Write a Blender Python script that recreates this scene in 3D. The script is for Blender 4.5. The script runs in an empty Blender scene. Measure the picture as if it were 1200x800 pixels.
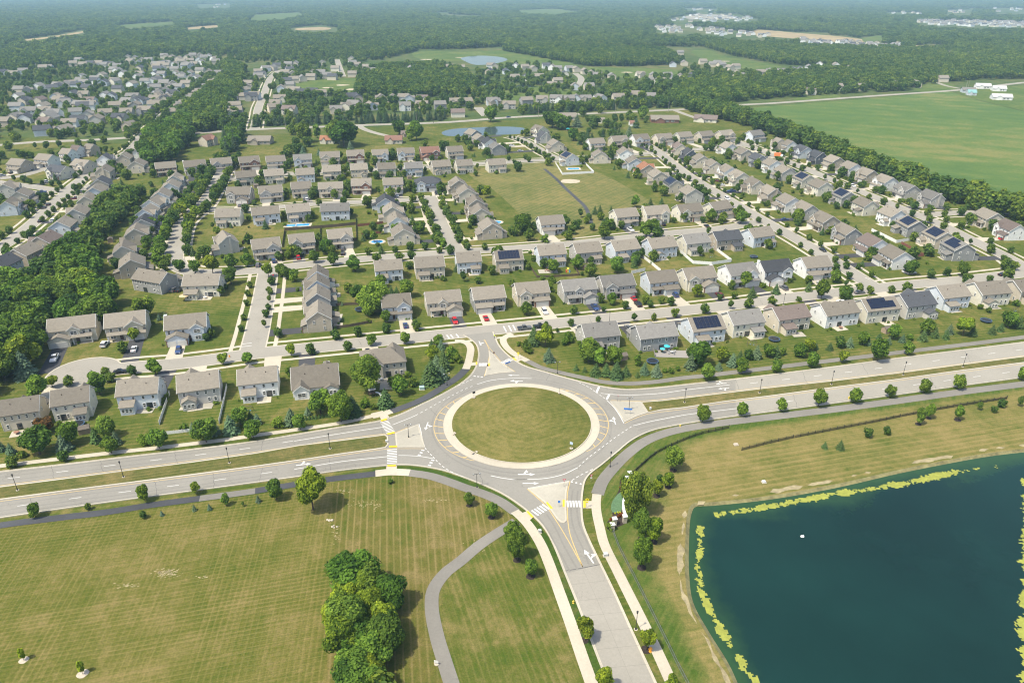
import bpy, math, random
import numpy as np
from mathutils import Vector, noise
from mathutils.geometry import tessellate_polygon

R = math.radians
scene = bpy.context.scene
# ------------------------------------------------------------------ camera, sky, sun, exposure
CAM_H = 120.0
FPX, HORIZON = 843.0, -15.0
PITCH = math.atan((400 - HORIZON) / FPX)
cam_data = bpy.data.cameras.new('camera')
cam_data.sensor_width = 36.0
cam_data.lens = 36.0 * FPX / 1200.0
cam_data.clip_start = 1.0
cam_data.clip_end = 30000.0
cam = bpy.data.objects.new('camera', cam_data)
scene.collection.objects.link(cam)
cam.location = (0, 0, CAM_H)
cam.rotation_euler = (math.pi / 2 - PITCH, 0, 0)
scene.camera = cam

SUN_ELEV = R(61)
SUN_DIR = Vector((-0.82, -0.57, 0)).normalized()          # where the sun stands, seen from above
SUN_AZ = math.atan2(SUN_DIR.x, SUN_DIR.y)                # clockwise from +Y
world = bpy.data.worlds.new('World')
scene.world = world
world.use_nodes = True
wn = world.node_tree
sky = wn.nodes.new('ShaderNodeTexSky')
sky.sky_type = 'NISHITA'
sky.sun_disc = False
sky.sun_elevation = SUN_ELEV
sky.sun_rotation = SUN_AZ
sky.air_density = 1.0
sky.dust_density = 3.0
wn.links.new(sky.outputs[0], wn.nodes['Background'].inputs[0])
wn.nodes['Background'].inputs[1].default_value = 0.15
sd = bpy.data.lights.new('sun', 'SUN')
sd.energy = 3.4
sd.angle = R(1.5)
sd.color = (1.0, 0.945, 0.78)
sun = bpy.data.objects.new('sun', sd)
scene.collection.objects.link(sun)
sv = Vector((SUN_DIR.x * math.cos(SUN_ELEV), SUN_DIR.y * math.cos(SUN_ELEV), math.sin(SUN_ELEV)))
sun.rotation_euler = sv.to_track_quat('Z', 'Y').to_euler()
sun.location = (0, 0, 400)
scene.view_settings.view_transform = 'Standard'
scene.view_settings.look = 'None'
scene.view_settings.gamma = 1.0
scene.view_settings.use_curve_mapping = False
scene.view_settings.exposure = EXPOSURE = 0.66
scene.cycles.max_bounces = 6
scene.cycles.diffuse_bounces = 3
scene.cycles.glossy_bounces = 2
scene.cycles.transmission_bounces = 2
scene.cycles.volume_bounces = 0
scene.cycles.use_denoising = True
scene.cycles.filter_width = 1.15

HAZE_DENSITY = 0.000115
HAZE_COLOR = (0.52, 0.80, 1.0)

# ------------------------------------------------------------------ pixel of the survey photo -> point on the ground
SP, CP = math.sin(PITCH), math.cos(PITCH)
def G(px, py, z=0.0):
    xc, yc = (px - 600.0) / FPX, (400.0 - py) / FPX
    t = (CAM_H - z) / (SP - yc * CP)
    return (xc * t, (CP + yc * SP) * t)
def depth(px, py):
    yc = (400.0 - py) / FPX
    return CAM_H / (SP - yc * CP)
def dep_angle(py):
    return PITCH + math.atan((py - 400.0) / FPX)
def px_w(wpx, px, py):
    return wpx * depth(px, py) / FPX
def px_h(hpx, px, py):
    return hpx * depth(px, py) / (FPX * math.cos(dep_angle(py)))
def GP(pts):
    return [G(*p) for p in pts]
def smooth(pts, closed=False, n=8):
    """Catmull-Rom through ground points"""
    P = [np.array(p, float) for p in pts]
    m = len(P)
    out = []
    rng = range(m) if closed else range(m - 1)
    for i in rng:
        p1, p2 = P[i], P[(i + 1) % m]
        p0 = P[(i - 1) % m] if closed or i > 0 else 2 * p1 - p2
        p3 = P[(i + 2) % m] if closed or i + 2 < m else 2 * p2 - p1
        t0 = 0.0
        t1 = t0 + max(np.linalg.norm(p1 - p0), 1e-6) ** 0.5
        t2 = t1 + max(np.linalg.norm(p2 - p1), 1e-6) ** 0.5
        t3 = t2 + max(np.linalg.norm(p3 - p2), 1e-6) ** 0.5
        for k in range(n):
            t = t1 + (t2 - t1) * k / n
            A1 = (t1 - t) / (t1 - t0) * p0 + (t - t0) / (t1 - t0) * p1
            A2 = (t2 - t) / (t2 - t1) * p1 + (t - t1) / (t2 - t1) * p2
            A3 = (t3 - t) / (t3 - t2) * p2 + (t - t2) / (t3 - t2) * p3
            B1 = (t2 - t) / (t2 - t0) * A1 + (t - t0) / (t2 - t0) * A2
            B2 = (t3 - t) / (t3 - t1) * A2 + (t - t1) / (t3 - t1) * A3
            out.append(tuple((t2 - t) / (t2 - t1) * B1 + (t - t1) / (t2 - t1) * B2))
    if not closed:
        out.append(tuple(P[-1]))
    return out
def inside(p, poly):
    x, y = p
    c = False
    j = len(poly) - 1
    for i in range(len(poly)):
        xi, yi = poly[i]
        xj, yj = poly[j]
        if (yi > y) != (yj > y) and x < (xj - xi) * (y - yi) / (yj - yi) + xi:
            c = not c
        j = i
    return c
def resample(pts, step):
    pts = [np.array(p, float) for p in pts]
    out, acc = [], 0.0
    nxt = 0.0
    for a, b in zip(pts[:-1], pts[1:]):
        d = np.linalg.norm(b - a)
        while nxt <= acc + d:
            u = (nxt - acc) / d if d else 0
            out.append((tuple(a + (b - a) * u), tuple((b - a) / (d or 1))))
            nxt += step
        acc += d
    return out

# ------------------------------------------------------------------ objects and meshes
def link(o):
    scene.collection.objects.link(o)
    return o
class MB:
    def __init__(self):
        self.v, self.f, self.m = [], [], []
    def add(self, vs, fs, mi=0):
        b = len(self.v)
        self.v += [tuple(q) for q in vs]
        self.f += [tuple(b + i for i in f) for f in fs]
        self.m += [mi] * len(fs)
    def box(self, x0, x1, y0, y1, z0, z1, mi=0):
        self.add([(x0, y0, z0), (x1, y0, z0), (x1, y1, z0), (x0, y1, z0), (x0, y0, z1), (x1, y0, z1), (x1, y1, z1), (x0, y1, z1)],
                 [(0, 3, 2, 1), (4, 5, 6, 7), (0, 1, 5, 4), (1, 2, 6, 5), (2, 3, 7, 6), (3, 0, 4, 7)], mi)
    def obox(self, c, d, l, w, z0, z1, mi=0):
        """box along direction d in plan"""
        dx, dy = d
        nx, ny = -dy, dx
        q = [(c[0] + dx * a * l / 2 + nx * b * w / 2, c[1] + dy * a * l / 2 + ny * b * w / 2) for a, b in ((-1, -1), (1, -1), (1, 1), (-1, 1))]
        self.add([(x, y, z0) for x, y in q] + [(x, y, z1) for x, y in q],
                 [(0, 3, 2, 1), (4, 5, 6, 7), (0, 1, 5, 4), (1, 2, 6, 5), (2, 3, 7, 6), (3, 0, 4, 7)], mi)
    def prism(self, poly, z0, z1, mi=0):
        n = len(poly)
        self.add([(x, y, z0) for x, y in poly] + [(x, y, z1) for x, y in poly],
                 [tuple(range(n - 1, -1, -1)), tuple(range(n, 2 * n))] + [(i, (i + 1) % n, n + (i + 1) % n, n + i) for i in range(n)], mi)
    def tube(self, pts, radii, seg=8, mi=0, caps=True):
        b = len(self.v)
        pts = [Vector(p) for p in pts]
        for i, p in enumerate(pts):
            d = (pts[min(i + 1, len(pts) - 1)] - pts[max(i - 1, 0)]).normalized()
            u = d.cross(Vector((0, 0, 1)) if abs(d.z) < 0.9 else Vector((1, 0, 0))).normalized()
            w = d.cross(u)
            for k in range(seg):
                a = 2 * math.pi * k / seg
                self.v.append(tuple(p + (u * math.cos(a) + w * math.sin(a)) * radii[i]))
        n = len(pts)
        for i in range(n - 1):
            for k in range(seg):
                self.f.append((b + i * seg + k, b + i * seg + (k + 1) % seg, b + (i + 1) * seg + (k + 1) % seg, b + (i + 1) * seg + k))
                self.m.append(mi)
        if caps:
            self.f += [tuple(b + k for k in range(seg)), tuple(b + (n - 1) * seg + k for k in range(seg))]
            self.m += [mi, mi]
    def sheet(self, poly, z, mi=0):
        vs = [Vector((x, y, 0)) for x, y in poly]
        tris = tessellate_polygon([vs])
        fs = []
        for t in tris:
            a, b, c = (poly[i] for i in t)
            s = (b[0] - a[0]) * (c[1] - a[1]) - (b[1] - a[1]) * (c[0] - a[0])
            fs.append(t if s > 0 else (t[0], t[2], t[1]))
        self.add([(x, y, z) for x, y in poly], fs, mi)
    def ribbon(self, pts, w, z, mi=0, w2=None):
        """flat strip along pts; w to the left and w2 to the right when given"""
        l, r = (w / 2, w / 2) if w2 is None else (w, w2)
        P = [np.array(p, float) for p in pts]
        L, Rr = [], []
        for i, p in enumerate(P):
            d = P[min(i + 1, len(P) - 1)] - P[max(i - 1, 0)]
            d = d / (np.linalg.norm(d) or 1)
            n = np.array((-d[1], d[0]))
            L.append(p + n * l)
            Rr.append(p - n * r)
        n = len(P)
        self.add([(x, y, z) for x, y in L] + [(x, y, z) for x, y in Rr],
                 [(i, n + i, n + i + 1, i + 1) for i in range(n - 1)], mi)
    def kerb(self, pts, w, z0, z1, mi=0):
        P = [np.array(p, float) for p in pts]
        ring = []
        for i, p in enumerate(P):
            d = P[min(i + 1, len(P) - 1)] - P[max(i - 1, 0)]
            d = d / (np.linalg.norm(d) or 1)
            n = np.array((-d[1], d[0]))
            a, b = p + n * w / 2, p - n * w / 2
            ring.append([(a[0], a[1], z0), (a[0], a[1], z1), (b[0], b[1], z1), (b[0], b[1], z0)])
        vs = [q for r in ring for q in r]
        fs = []
        for i in range(len(P) - 1):
            for k in range(3):
                fs.append((4 * i + k, 4 * i + 4 + k, 4 * i + 5 + k, 4 * i + 1 + k))
        self.add(vs, fs, mi)
    def mesh(self, name, mats):
        me = bpy.data.meshes.new(name)
        me.from_pydata(self.v, [], self.f)
        for m in mats if isinstance(mats, (list, tuple)) else [mats]:
            me.materials.append(m)
        if any(self.m):
            me.polygons.foreach_set('material_index', self.m)
        me.update()
        return me
    def build(self, name, mats, parent=None):
        o = bpy.data.objects.new(name, self.mesh(name, mats))
        link(o)
        if parent is not None:
            o.parent = parent
        return o
def empty(name, loc=(0, 0, 0), rz=0.0):
    o = bpy.data.objects.new(name, None)
    o.empty_display_size = 0.5
    link(o)
    o.location = loc
    o.rotation_euler = (0, 0, rz)
    return o
def tag(o, label, cat, group=None, kind=None):
    if label:
        n = len(label.split())
        assert 4 <= n <= 16, (n, label)
        o['label'] = label
    if cat:
        o['category'] = cat
    if group:
        o['group'] = group
    if kind:
        o['kind'] = kind
    return o
def structure(o):
    o['kind'] = 'structure'
    return o
PAINTED = {'wall', 'garage', 'sunroom', 'chimney'}
ROOFED = {'roof', 'garage_roof', 'porch_roof', 'sunroom_roof'}
def copy_tree(o, parent=None, wc=None, rc=None, pc=None):
    c = o.copy()
    scene.collection.objects.link(c)
    if parent is not None:
        c.parent = parent
    st = o.name.split('.')[0]
    if wc and st in PAINTED:
        c.color = tuple(wc) + (1.0,)
    elif rc and st in ROOFED:
        c.color = tuple(rc) + (1.0,)
    if pc and st in ('body', 'cabin_roof'):
        c.color = tuple(pc) + (1.0,)
    for ch in KIDS.get(o.name, ()):
        copy_tree(ch, c, wc, rc, pc)
    return c
KIDS = {}
def note_kids(o):
    KIDS[o.name] = list(o.children)
    for ch in KIDS[o.name]:
        note_kids(ch)
def drop_tree(o):
    for ch in KIDS.get(o.name, ()):
        drop_tree(ch)
    bpy.data.objects.remove(o)

ONES = ['', 'first', 'second', 'third', 'fourth', 'fifth', 'sixth', 'seventh', 'eighth', 'ninth', 'tenth', 'eleventh', 'twelfth', 'thirteenth', 'fourteenth', 'fifteenth', 'sixteenth', 'seventeenth', 'eighteenth', 'nineteenth']
TENS = {2: ('twentieth', 'twenty'), 3: ('thirtieth', 'thirty'), 4: ('fortieth', 'forty'), 5: ('fiftieth', 'fifty'), 6: ('sixtieth', 'sixty'), 7: ('seventieth', 'seventy'), 8: ('eightieth', 'eighty'), 9: ('ninetieth', 'ninety')}
def nth(n):
    if n >= 100:
        return 'hundredth' if n == 100 else 'hundred-and-' + nth(n - 100)
    if n < 20:
        return ONES[n]
    t, o = divmod(n, 10)
    return TENS[t][0] if o == 0 else TENS[t][1] + '-' + ONES[o]

# ------------------------------------------------------------------ materials
def nodes_of(name):
    m = bpy.data.materials.new(name)
    m.use_nodes = True
    return m, m.node_tree, m.node_tree.nodes['Principled BSDF']
def lin(c):
    return tuple(c) + (1.0,)
class NT:
    """small helper round a node tree"""
    def __init__(self, t):
        self.t = t
    def n(self, kind, **kw):
        nd = self.t.nodes.new(kind)
        for k, v in kw.items():
            setattr(nd, k, v)
        return nd
    def l(self, a, b):
        self.t.links.new(a, b)
    def noise(self, vec, scale, detail=4.0, rough=0.6, dist=0.0):
        nd = self.n('ShaderNodeTexNoise')
        nd.inputs['Scale'].default_value = scale
        nd.inputs['Detail'].default_value = detail
        nd.inputs['Roughness'].default_value = rough
        nd.inputs['Distortion'].default_value = dist
        if vec is not None:
            self.l(vec, nd.inputs['Vector'])
        return nd.outputs[0]
    def ramp(self, fac, lo, hi):
        nd = self.n('ShaderNodeMapRange')
        nd.inputs[1].default_value = lo
        nd.inputs[2].default_value = hi
        self.l(fac, nd.inputs[0])
        return nd.outputs[0]
    def mix(self, fac, a, b, blend='MIX'):
        nd = self.n('ShaderNodeMix', data_type='RGBA', blend_type=blend)
        nd.clamp_factor = True
        if isinstance(fac, (int, float)):
            nd.inputs[0].default_value = fac
        else:
            self.l(fac, nd.inputs[0])
        for s, i in ((a, 6), (b, 7)):
            if isinstance(s, tuple):
                nd.inputs[i].default_value = s if len(s) == 4 else lin(s)
            else:
                self.l(s, nd.inputs[i])
        return nd.outputs[2]
    def math(self, op, a, b=None):
        nd = self.n('ShaderNodeMath', operation=op)
        for i, s in enumerate((a, b)):
            if s is None:
                continue
            if isinstance(s, (int, float)):
                nd.inputs[i].default_value = s
            else:
                self.l(s, nd.inputs[i])
        return nd.outputs[0]
    def pos(self):
        return self.n('ShaderNodeNewGeometry').outputs['Position']
    def mapped(self, vec, rot=0.0, scale=(1, 1, 1)):
        """turn first, then squeeze along the turned axes"""
        for r, sc in ((rot, (1, 1, 1)), (0.0, scale)):
            nd = self.n('ShaderNodeMapping')
            nd.inputs['Rotation'].default_value = (0, 0, r)
            nd.inputs['Scale'].default_value = sc
            self.l(vec, nd.inputs['Vector'])
            vec = nd.outputs[0]
        return vec

def grass_colour(h, p, dry, mid, lush, big=0.018, bias=0.0, stripes=(), specks=0.0, ring=None, tracks=()):
    """mown grass: straw, middle and lush greens mixed at three scales, mowing lines laid over"""
    n1 = h.ramp(h.noise(p, big, 6, 0.62, 0.6), 0.36 - bias, 0.64 - bias)
    n2 = h.ramp(h.noise(p, big * 7, 5, 0.65), 0.36, 0.66)
    n3 = h.noise(p, 2.6, 8, 0.82)
    n4 = h.noise(p, 0.40, 7, 0.78)
    f = h.math('ADD', h.math('MULTIPLY', n1, 0.55), h.math('MULTIPLY', n2, 0.45))
    f = h.math('ADD', f, h.math('MULTIPLY', h.math('SUBTRACT', n4, 0.5), 1.5))
    for ang, width, k in stripes:
        # streaks: noise squeezed along the mowing direction, plus a regular pass of the mower
        q = h.mapped(p, -ang, (0.012, 1.0 / width, 1))
        s = h.noise(q, 1.0, 3, 0.55)
        f = h.math('ADD', f, h.math('MULTIPLY', h.math('SUBTRACT', s, 0.5), k * 2.2))
        w = h.n('ShaderNodeTexWave', wave_type='BANDS', bands_direction='Y')
        w.inputs['Scale'].default_value = 1.0
        w.inputs['Distortion'].default_value = 2.0
        w.inputs['Detail'].default_value = 2.0
        w.inputs['Detail Scale'].default_value = 0.6
        q2 = h.mapped(p, -ang, (0.05, 0.31 / width, 1))
        h.l(q2, w.inputs['Vector'])
        amp = h.math('MULTIPLY', h.ramp(h.noise(p, 0.03, 3), 0.35, 0.65), k)
        f = h.math('ADD', f, h.math('MULTIPLY', h.math('SUBTRACT', w.outputs[1], 0.5), amp))
    if ring:
        cx, cy, step, k = ring
        sx = h.n('ShaderNodeSeparateXYZ')
        h.l(p, sx.inputs[0])
        dx = h.math('SUBTRACT', sx.outputs[0], cx)
        dy = h.math('SUBTRACT', sx.outputs[1], cy)
        r = h.math('SQRT', h.math('ADD', h.math('MULTIPLY', dx, dx), h.math('MULTIPLY', dy, dy)))
        r = h.math('ADD', r, h.math('MULTIPLY', h.noise(p, 0.12, 3), 1.6))
        s = h.math('SINE', h.math('MULTIPLY', r, 6.283 / step))
        f = h.math('ADD', f, h.math('MULTIPLY', s, k))
    c = h.mix(h.ramp(f, 0.05, 0.5), dry, mid)
    c = h.mix(h.ramp(f, 0.5, 1.0), c, lush)
    for ang, step, k in tracks:
        # pale wheel tracks of the mower, one every few strides, coming and going
        w = h.n('ShaderNodeTexWave', wave_type='BANDS', bands_direction='Y')
        w.inputs['Scale'].default_value = 1.0
        w.inputs['Distortion'].default_value = 1.2
        w.inputs['Detail'].default_value = 2.0
        w.inputs['Detail Scale'].default_value = 0.5
        h.l(h.mapped(p, -ang, (0.04, 0.314 / step, 1)), w.inputs['Vector'])
        tr = h.math('MULTIPLY', h.ramp(w.outputs[1], 0.72, 0.98), h.ramp(h.noise(h.mapped(p, -ang, (0.025, 0.25, 1)), 1.0, 4, 0.7), 0.30, 0.62))
        c = h.mix(h.math('MULTIPLY', tr, k), c, tuple(min(1, x * 1.25) for x in dry))
    v = h.ramp(n3, 0.25, 0.75)
    c = h.mix(v, h.mix(1.0, c, (0.52, 0.54, 0.5), 'MULTIPLY'), h.mix(1.0, c, (1.45, 1.42, 1.38), 'MULTIPLY'))
    if specks:
        s = h.ramp(h.noise(p, 0.9, 6, 0.8), 0.70 - specks * 0.06, 0.76)
        s = h.math('MULTIPLY', s, h.ramp(h.noise(p, 0.05, 3), 0.45, 0.62))
        c = h.mix(h.math('MULTIPLY', s, 0.8), c, (0.36, 0.30, 0.19))
    return c, n3
def grass(name, *a, blend=None, **kw):
    """blend: (args, kwargs) of a second grass that takes over where the mesh attribute 'blend' rises"""
    m, t, b = nodes_of(name)
    h = NT(t)
    p = h.pos()
    c, n3 = grass_colour(h, p, *a, **kw)
    if blend:
        c2, _ = grass_colour(h, p, *blend[0], **blend[1])
        at = h.n('ShaderNodeAttribute')
        at.attribute_name = 'blend'
        f = h.math('ADD', at.outputs['Fac'], h.math('MULTIPLY', h.math('SUBTRACT', h.noise(p, 0.13, 6, 0.75), 0.5), 0.9))
        c = h.mix(h.ramp(f, 0.3, 0.7), c, c2)
    h.l(c, b.inputs['Base Color'])
    b.inputs['Roughness'].default_value = 1.0
    b.inputs['Specular IOR Level'].default_value = 0.05
    bump = h.n('ShaderNodeBump')
    bump.inputs['Strength'].default_value = 0.35
    bump.inputs['Distance'].default_value = 0.25
    h.l(n3, bump.inputs['Height'])
    h.l(bump.outputs[0], b.inputs['Normal'])
    return m
def plain(name, col, rough=0.7, var=0.0, scale=1.0, metal=0.0, spec=0.3, detail=6):
    m, t, b = nodes_of(name)
    h = NT(t)
    if var:
        p = h.pos()
        n = h.ramp(h.noise(p, scale, detail, 0.7), 0.3, 0.7)
        h.l(h.mix(n, tuple(c * (1 - var) for c in col), tuple(min(1, c * (1 + var)) for c in col)), b.inputs['Base Color'])
    else:
        b.inputs['Base Color'].default_value = lin(col)
    b.inputs['Roughness'].default_value = rough
    b.inputs['Metallic'].default_value = metal
    b.inputs['Specular IOR Level'].default_value = spec
    return m
def paving(name, col, wear=0.12, crack=0.3):
    m, t, b = nodes_of(name)
    h = NT(t)
    p = h.pos()
    big = h.ramp(h.noise(p, 0.05, 4, 0.6), 0.3, 0.7)
    fine = h.ramp(h.noise(p, 1.7, 7, 0.75), 0.25, 0.75)
    c = h.mix(big, tuple(x * (1 - wear) for x in col), tuple(x * (1 + wear) for x in col))
    c = h.mix(fine, h.mix(1.0, c, (0.88, 0.88, 0.88), 'MULTIPLY'), h.mix(1.0, c, (1.1, 1.1, 1.1), 'MULTIPLY'))
    vo = h.n('ShaderNodeTexVoronoi', feature='DISTANCE_TO_EDGE')
    vo.inputs['Scale'].default_value = 0.12
    q = h.n('ShaderNodeVectorMath', operation='ADD')
    h.l(p, q.inputs[0])
    nz = h.n('ShaderNodeTexNoise')
    nz.inputs['Scale'].default_value = 0.5
    h.l(p, nz.inputs['Vector'])
    sc = h.n('ShaderNodeVectorMath', operation='SCALE')
    sc.inputs['Scale'].default_value = 5.0
    h.l(nz.outputs['Color'], sc.inputs[0])
    h.l(sc.outputs[0], q.inputs[1])
    h.l(q.outputs[0], vo.inputs['Vector'])
    cr = h.ramp(vo.outputs['Distance'], 0.012, 0.0)
    cr = h.math('MULTIPLY', cr, h.math('MULTIPLY', h.ramp(h.noise(p, 0.07, 2), 0.5, 0.62), crack))
    c = h.mix(cr, c, tuple(x * 0.4 for x in col))
    st = h.ramp(h.noise(p, 0.35, 5, 0.8), 0.66, 0.78)
    c = h.mix(h.math('MULTIPLY', st, 0.25), c, tuple(x * 0.55 for x in col))
    h.l(c, b.inputs['Base Color'])
    b.inputs['Roughness'].default_value = 0.9
    b.inputs['Specular IOR Level'].default_value = 0.2
    return m
def tinted(name, rough=0.7, pattern=None, spec=0.25):
    """takes the object's own colour; siding boards or shingle courses drawn procedurally"""
    m, t, b = nodes_of(name)
    h = NT(t)
    oi = h.n('ShaderNodeObjectInfo')
    tc = h.n('ShaderNodeTexCoord').outputs['Object']
    c = oi.outputs['Color']
    n = h.ramp(h.noise(h.pos(), 0.9, 6, 0.75), 0.3, 0.7)
    c = h.mix(n, h.mix(1.0, c, (0.87, 0.87, 0.87), 'MULTIPLY'), h.mix(1.0, c, (1.10, 1.10, 1.10), 'MULTIPLY'))
    if pattern == 'shingle':
        n2 = h.ramp(h.noise(h.mapped(tc, 0, (1.2, 5, 5)), 1.0, 4, 0.8), 0.3, 0.7)
        c = h.mix(n2, h.mix(1.0, c, (0.80, 0.80, 0.80), 'MULTIPLY'), h.mix(1.0, c, (1.16, 1.15, 1.14), 'MULTIPLY'))
    if pattern == 'siding':
        w = h.n('ShaderNodeTexWave', wave_type='BANDS', bands_direction='Z')
        w.inputs['Scale'].default_value = 1.6
        h.l(tc, w.inputs['Vector'])
        c = h.mix(h.math('MULTIPLY', h.ramp(w.outputs[1], 0.2, 0.0), 0.25), c, h.mix(1.0, c, (0.6, 0.6, 0.6), 'MULTIPLY'))
    h.l(c, b.inputs['Base Color'])
    b.inputs['Roughness'].default_value = rough
    b.inputs['Specular IOR Level'].default_value = spec
    return m
def foliage(name, dark, light, by_random=False, trans=0.36):
    m, t, b = nodes_of(name)
    h = NT(t)
    at = h.n('ShaderNodeAttribute')
    at.attribute_name = 'leafvar'
    oi = h.n('ShaderNodeObjectInfo')
    c = h.mix(at.outputs['Fac'], dark, light)
    if by_random:
        r = oi.outputs['Random']
        c = h.mix(h.ramp(r, 0.0, 0.45), h.mix(1.0, c, (0.68, 0.80, 0.85), 'MULTIPLY'), c)
        c = h.mix(h.ramp(r, 0.55, 1.0), c, h.mix(1.0, c, (1.55, 1.30, 0.95), 'MULTIPLY'))
        pn = h.noise(h.mapped(h.pos(), 0.3, (0.0035, 0.0022, 1)), 1.0, 4, 0.6)
        c = h.mix(h.ramp(pn, 0.3, 0.7), h.mix(1.0, c, (0.60, 0.72, 0.80), 'MULTIPLY'), h.mix(1.0, c, (1.40, 1.25, 1.0), 'MULTIPLY'))
    else:
        c = h.mix(1.0, c, oi.outputs['Color'], 'MULTIPLY')
    h.l(c, b.inputs['Base Color'])
    b.inputs['Roughness'].default_value = 0.75
    b.inputs['Specular IOR Level'].default_value = 0.15
    tr = h.n('ShaderNodeBsdfTranslucent')
    h.l(h.mix(1.0, c, (1.25, 1.35, 0.6), 'MULTIPLY'), tr.inputs[0])
    mx = h.n('ShaderNodeMixShader')
    mx.inputs[0].default_value = trans
    h.l(b.outputs[0], mx.inputs[1])
    h.l(tr.outputs[0], mx.inputs[2])
    h.l(mx.outputs[0], t.nodes['Material Output'].inputs['Surface'])
    return m

M = {}
M['lawn'] = grass('lawn', (0.176, 0.148, 0.052), (0.086, 0.104, 0.021), (0.042, 0.077, 0.010), big=0.024, bias=0.04, stripes=((R(12), 1.8, 0.22), (R(100), 2.0, 0.10)), tracks=((R(12), 1.9, 0.35),))
M['country'] = grass('country', (0.14, 0.13, 0.055), (0.07, 0.10, 0.03), (0.035, 0.07, 0.018), big=0.006)
M['meadow'] = grass('meadow', (0.180, 0.146, 0.055), (0.106, 0.108, 0.023), (0.058, 0.084, 0.010), big=0.014, bias=0.05, stripes=((R(14), 1.1, 0.26), (R(97), 1.2, 0.18)), specks=0.5, tracks=((R(14), 1.15, 0.40), (R(97), 1.3, 0.32)))
M['meadow_east'] = grass('meadow_east', (0.186, 0.146, 0.062), (0.116, 0.108, 0.027), (0.060, 0.088, 0.012), big=0.02, bias=0.0, stripes=((R(99), 2.2, 0.26),), specks=0.9, tracks=((R(99), 1.6, 0.62),))
M['meadow_south'] = grass('meadow_south', (0.175, 0.146, 0.054), (0.088, 0.102, 0.020), (0.048, 0.086, 0.010), big=0.022, bias=0.0, stripes=((R(108), 1.6, 0.22),), specks=0.6, tracks=((R(108), 1.4, 0.28),))
BANK = (((0.215, 0.172, 0.068), (0.148, 0.136, 0.042), (0.066, 0.094, 0.016)), dict(big=0.014, bias=-0.03, stripes=((R(14), 1.9, 0.30),), specks=0.6, tracks=((R(14), 2.0, 0.45),)))
LUSH = (((0.135, 0.130, 0.040), (0.070, 0.104, 0.019), (0.038, 0.080, 0.010)), dict(big=0.03, stripes=((R(60), 1.6, 0.26),), tracks=((R(60), 1.8, 0.25),)))
M['bank_grass'] = grass('bank_grass', *BANK[0], **BANK[1])
M['bank_lush'] = grass('bank_lush', *BANK[0], blend=LUSH, **BANK[1])
M['verge'] = grass('verge', (0.185, 0.150, 0.070), (0.105, 0.102, 0.036), (0.055, 0.080, 0.020), big=0.06)
M['verge_green'] = grass('verge_green', (0.110, 0.110, 0.036), (0.050, 0.085, 0.016), (0.034, 0.072, 0.011), big=0.06)
M['median'] = grass('median', (0.172, 0.140, 0.056), (0.104, 0.104, 0.033), (0.062, 0.082, 0.020), big=0.05, stripes=((R(15), 1.2, 0.18),), tracks=((R(15), 1.4, 0.4),))
M['park'] = grass('park', (0.185, 0.160, 0.062), (0.115, 0.122, 0.040), (0.058, 0.092, 0.022), big=0.02, bias=-0.02, stripes=((R(55), 3.2, 0.22), (R(-35), 3.2, 0.14)), tracks=((R(55), 3.4, 0.5), (R(-35), 3.4, 0.35)))
M['crop'] = grass('crop', (0.165, 0.170, 0.060), (0.092, 0.142, 0.040), (0.066, 0.120, 0.036), big=0.006, bias=0.04, stripes=((R(-28), 26, 0.34), (R(-28), 5, 0.10)))
M['fairway'] = grass('fairway', (0.140, 0.160, 0.050), (0.085, 0.125, 0.032), (0.055, 0.100, 0.024), big=0.02)
M['stubble'] = plain('stubble', (0.30, 0.23, 0.12), 1.0, 0.3, 0.02)
M['building_site'] = plain('building_site', (0.27, 0.25, 0.20), 1.0, 0.5, 0.012)
M['asphalt'] = paving('asphalt', (0.235, 0.222, 0.192), 0.08, 0.5)
M['trail_dark'] = paving('trail_dark', (0.062, 0.064, 0.070), 0.25, 0.3)
M['trail_grey'] = paving('trail_grey', (0.190, 0.178, 0.155), 0.15, 0.3)
M['concrete_road'] = paving('concrete_road', (0.282, 0.262, 0.222), 0.08, 0.6)
M['parkway_light'] = paving('parkway_light', (0.285, 0.266, 0.224), 0.08, 0.4)
M['concrete'] = paving('concrete', (0.44, 0.395, 0.310), 0.10, 0.2)
M['kerb'] = paving('kerb', (0.44, 0.40, 0.32), 0.10, 0.0)
M['splitter'] = paving('splitter', (0.36, 0.335, 0.275), 0.16, 0.3)
M['driveway_dark'] = paving('driveway_dark', (0.058, 0.058, 0.062), 0.15, 0.2)
M['white_paint'] = plain('white_paint', (0.58, 0.57, 0.54), 0.7, 0.10, 1.5)
M['yellow_paint'] = plain('yellow_paint', (0.54, 0.38, 0.14), 0.7, 0.14, 1.5)
M['tactile'] = plain('tactile', (0.72, 0.45, 0.03), 0.7, 0.1, 2)
M['joint'] = plain('joint', (0.10, 0.095, 0.09), 0.9)
M['slab_joint'] = plain('slab_joint', (0.19, 0.175, 0.15), 0.9)
M['tyre_track'] = paving('tyre_track', (0.208, 0.197, 0.172), 0.12, 0.3)
M['crack_seal'] = plain('crack_seal', (0.075, 0.073, 0.07), 0.8, 0.3, 1.0)
M['mulch'] = plain('mulch', (0.035, 0.026, 0.020), 1.0, 0.4, 3)
M['stone'] = plain('stone', (0.42, 0.37, 0.29), 0.9, 0.35, 2)
M['sand'] = plain('sand', (0.42, 0.36, 0.26), 1.0, 0.12, 0.5)
M['siding'] = tinted('siding', 0.65, 'siding')
M['shingle'] = tinted('shingle', 0.9, 'shingle', 0.1)
M['paint'] = tinted('paint', 0.45, None, 0.4)
M['trim'] = plain('trim', (0.70, 0.69, 0.66), 0.6)
M['glass'] = plain('glass', (0.025, 0.030, 0.036), 0.08, spec=0.8)
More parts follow.
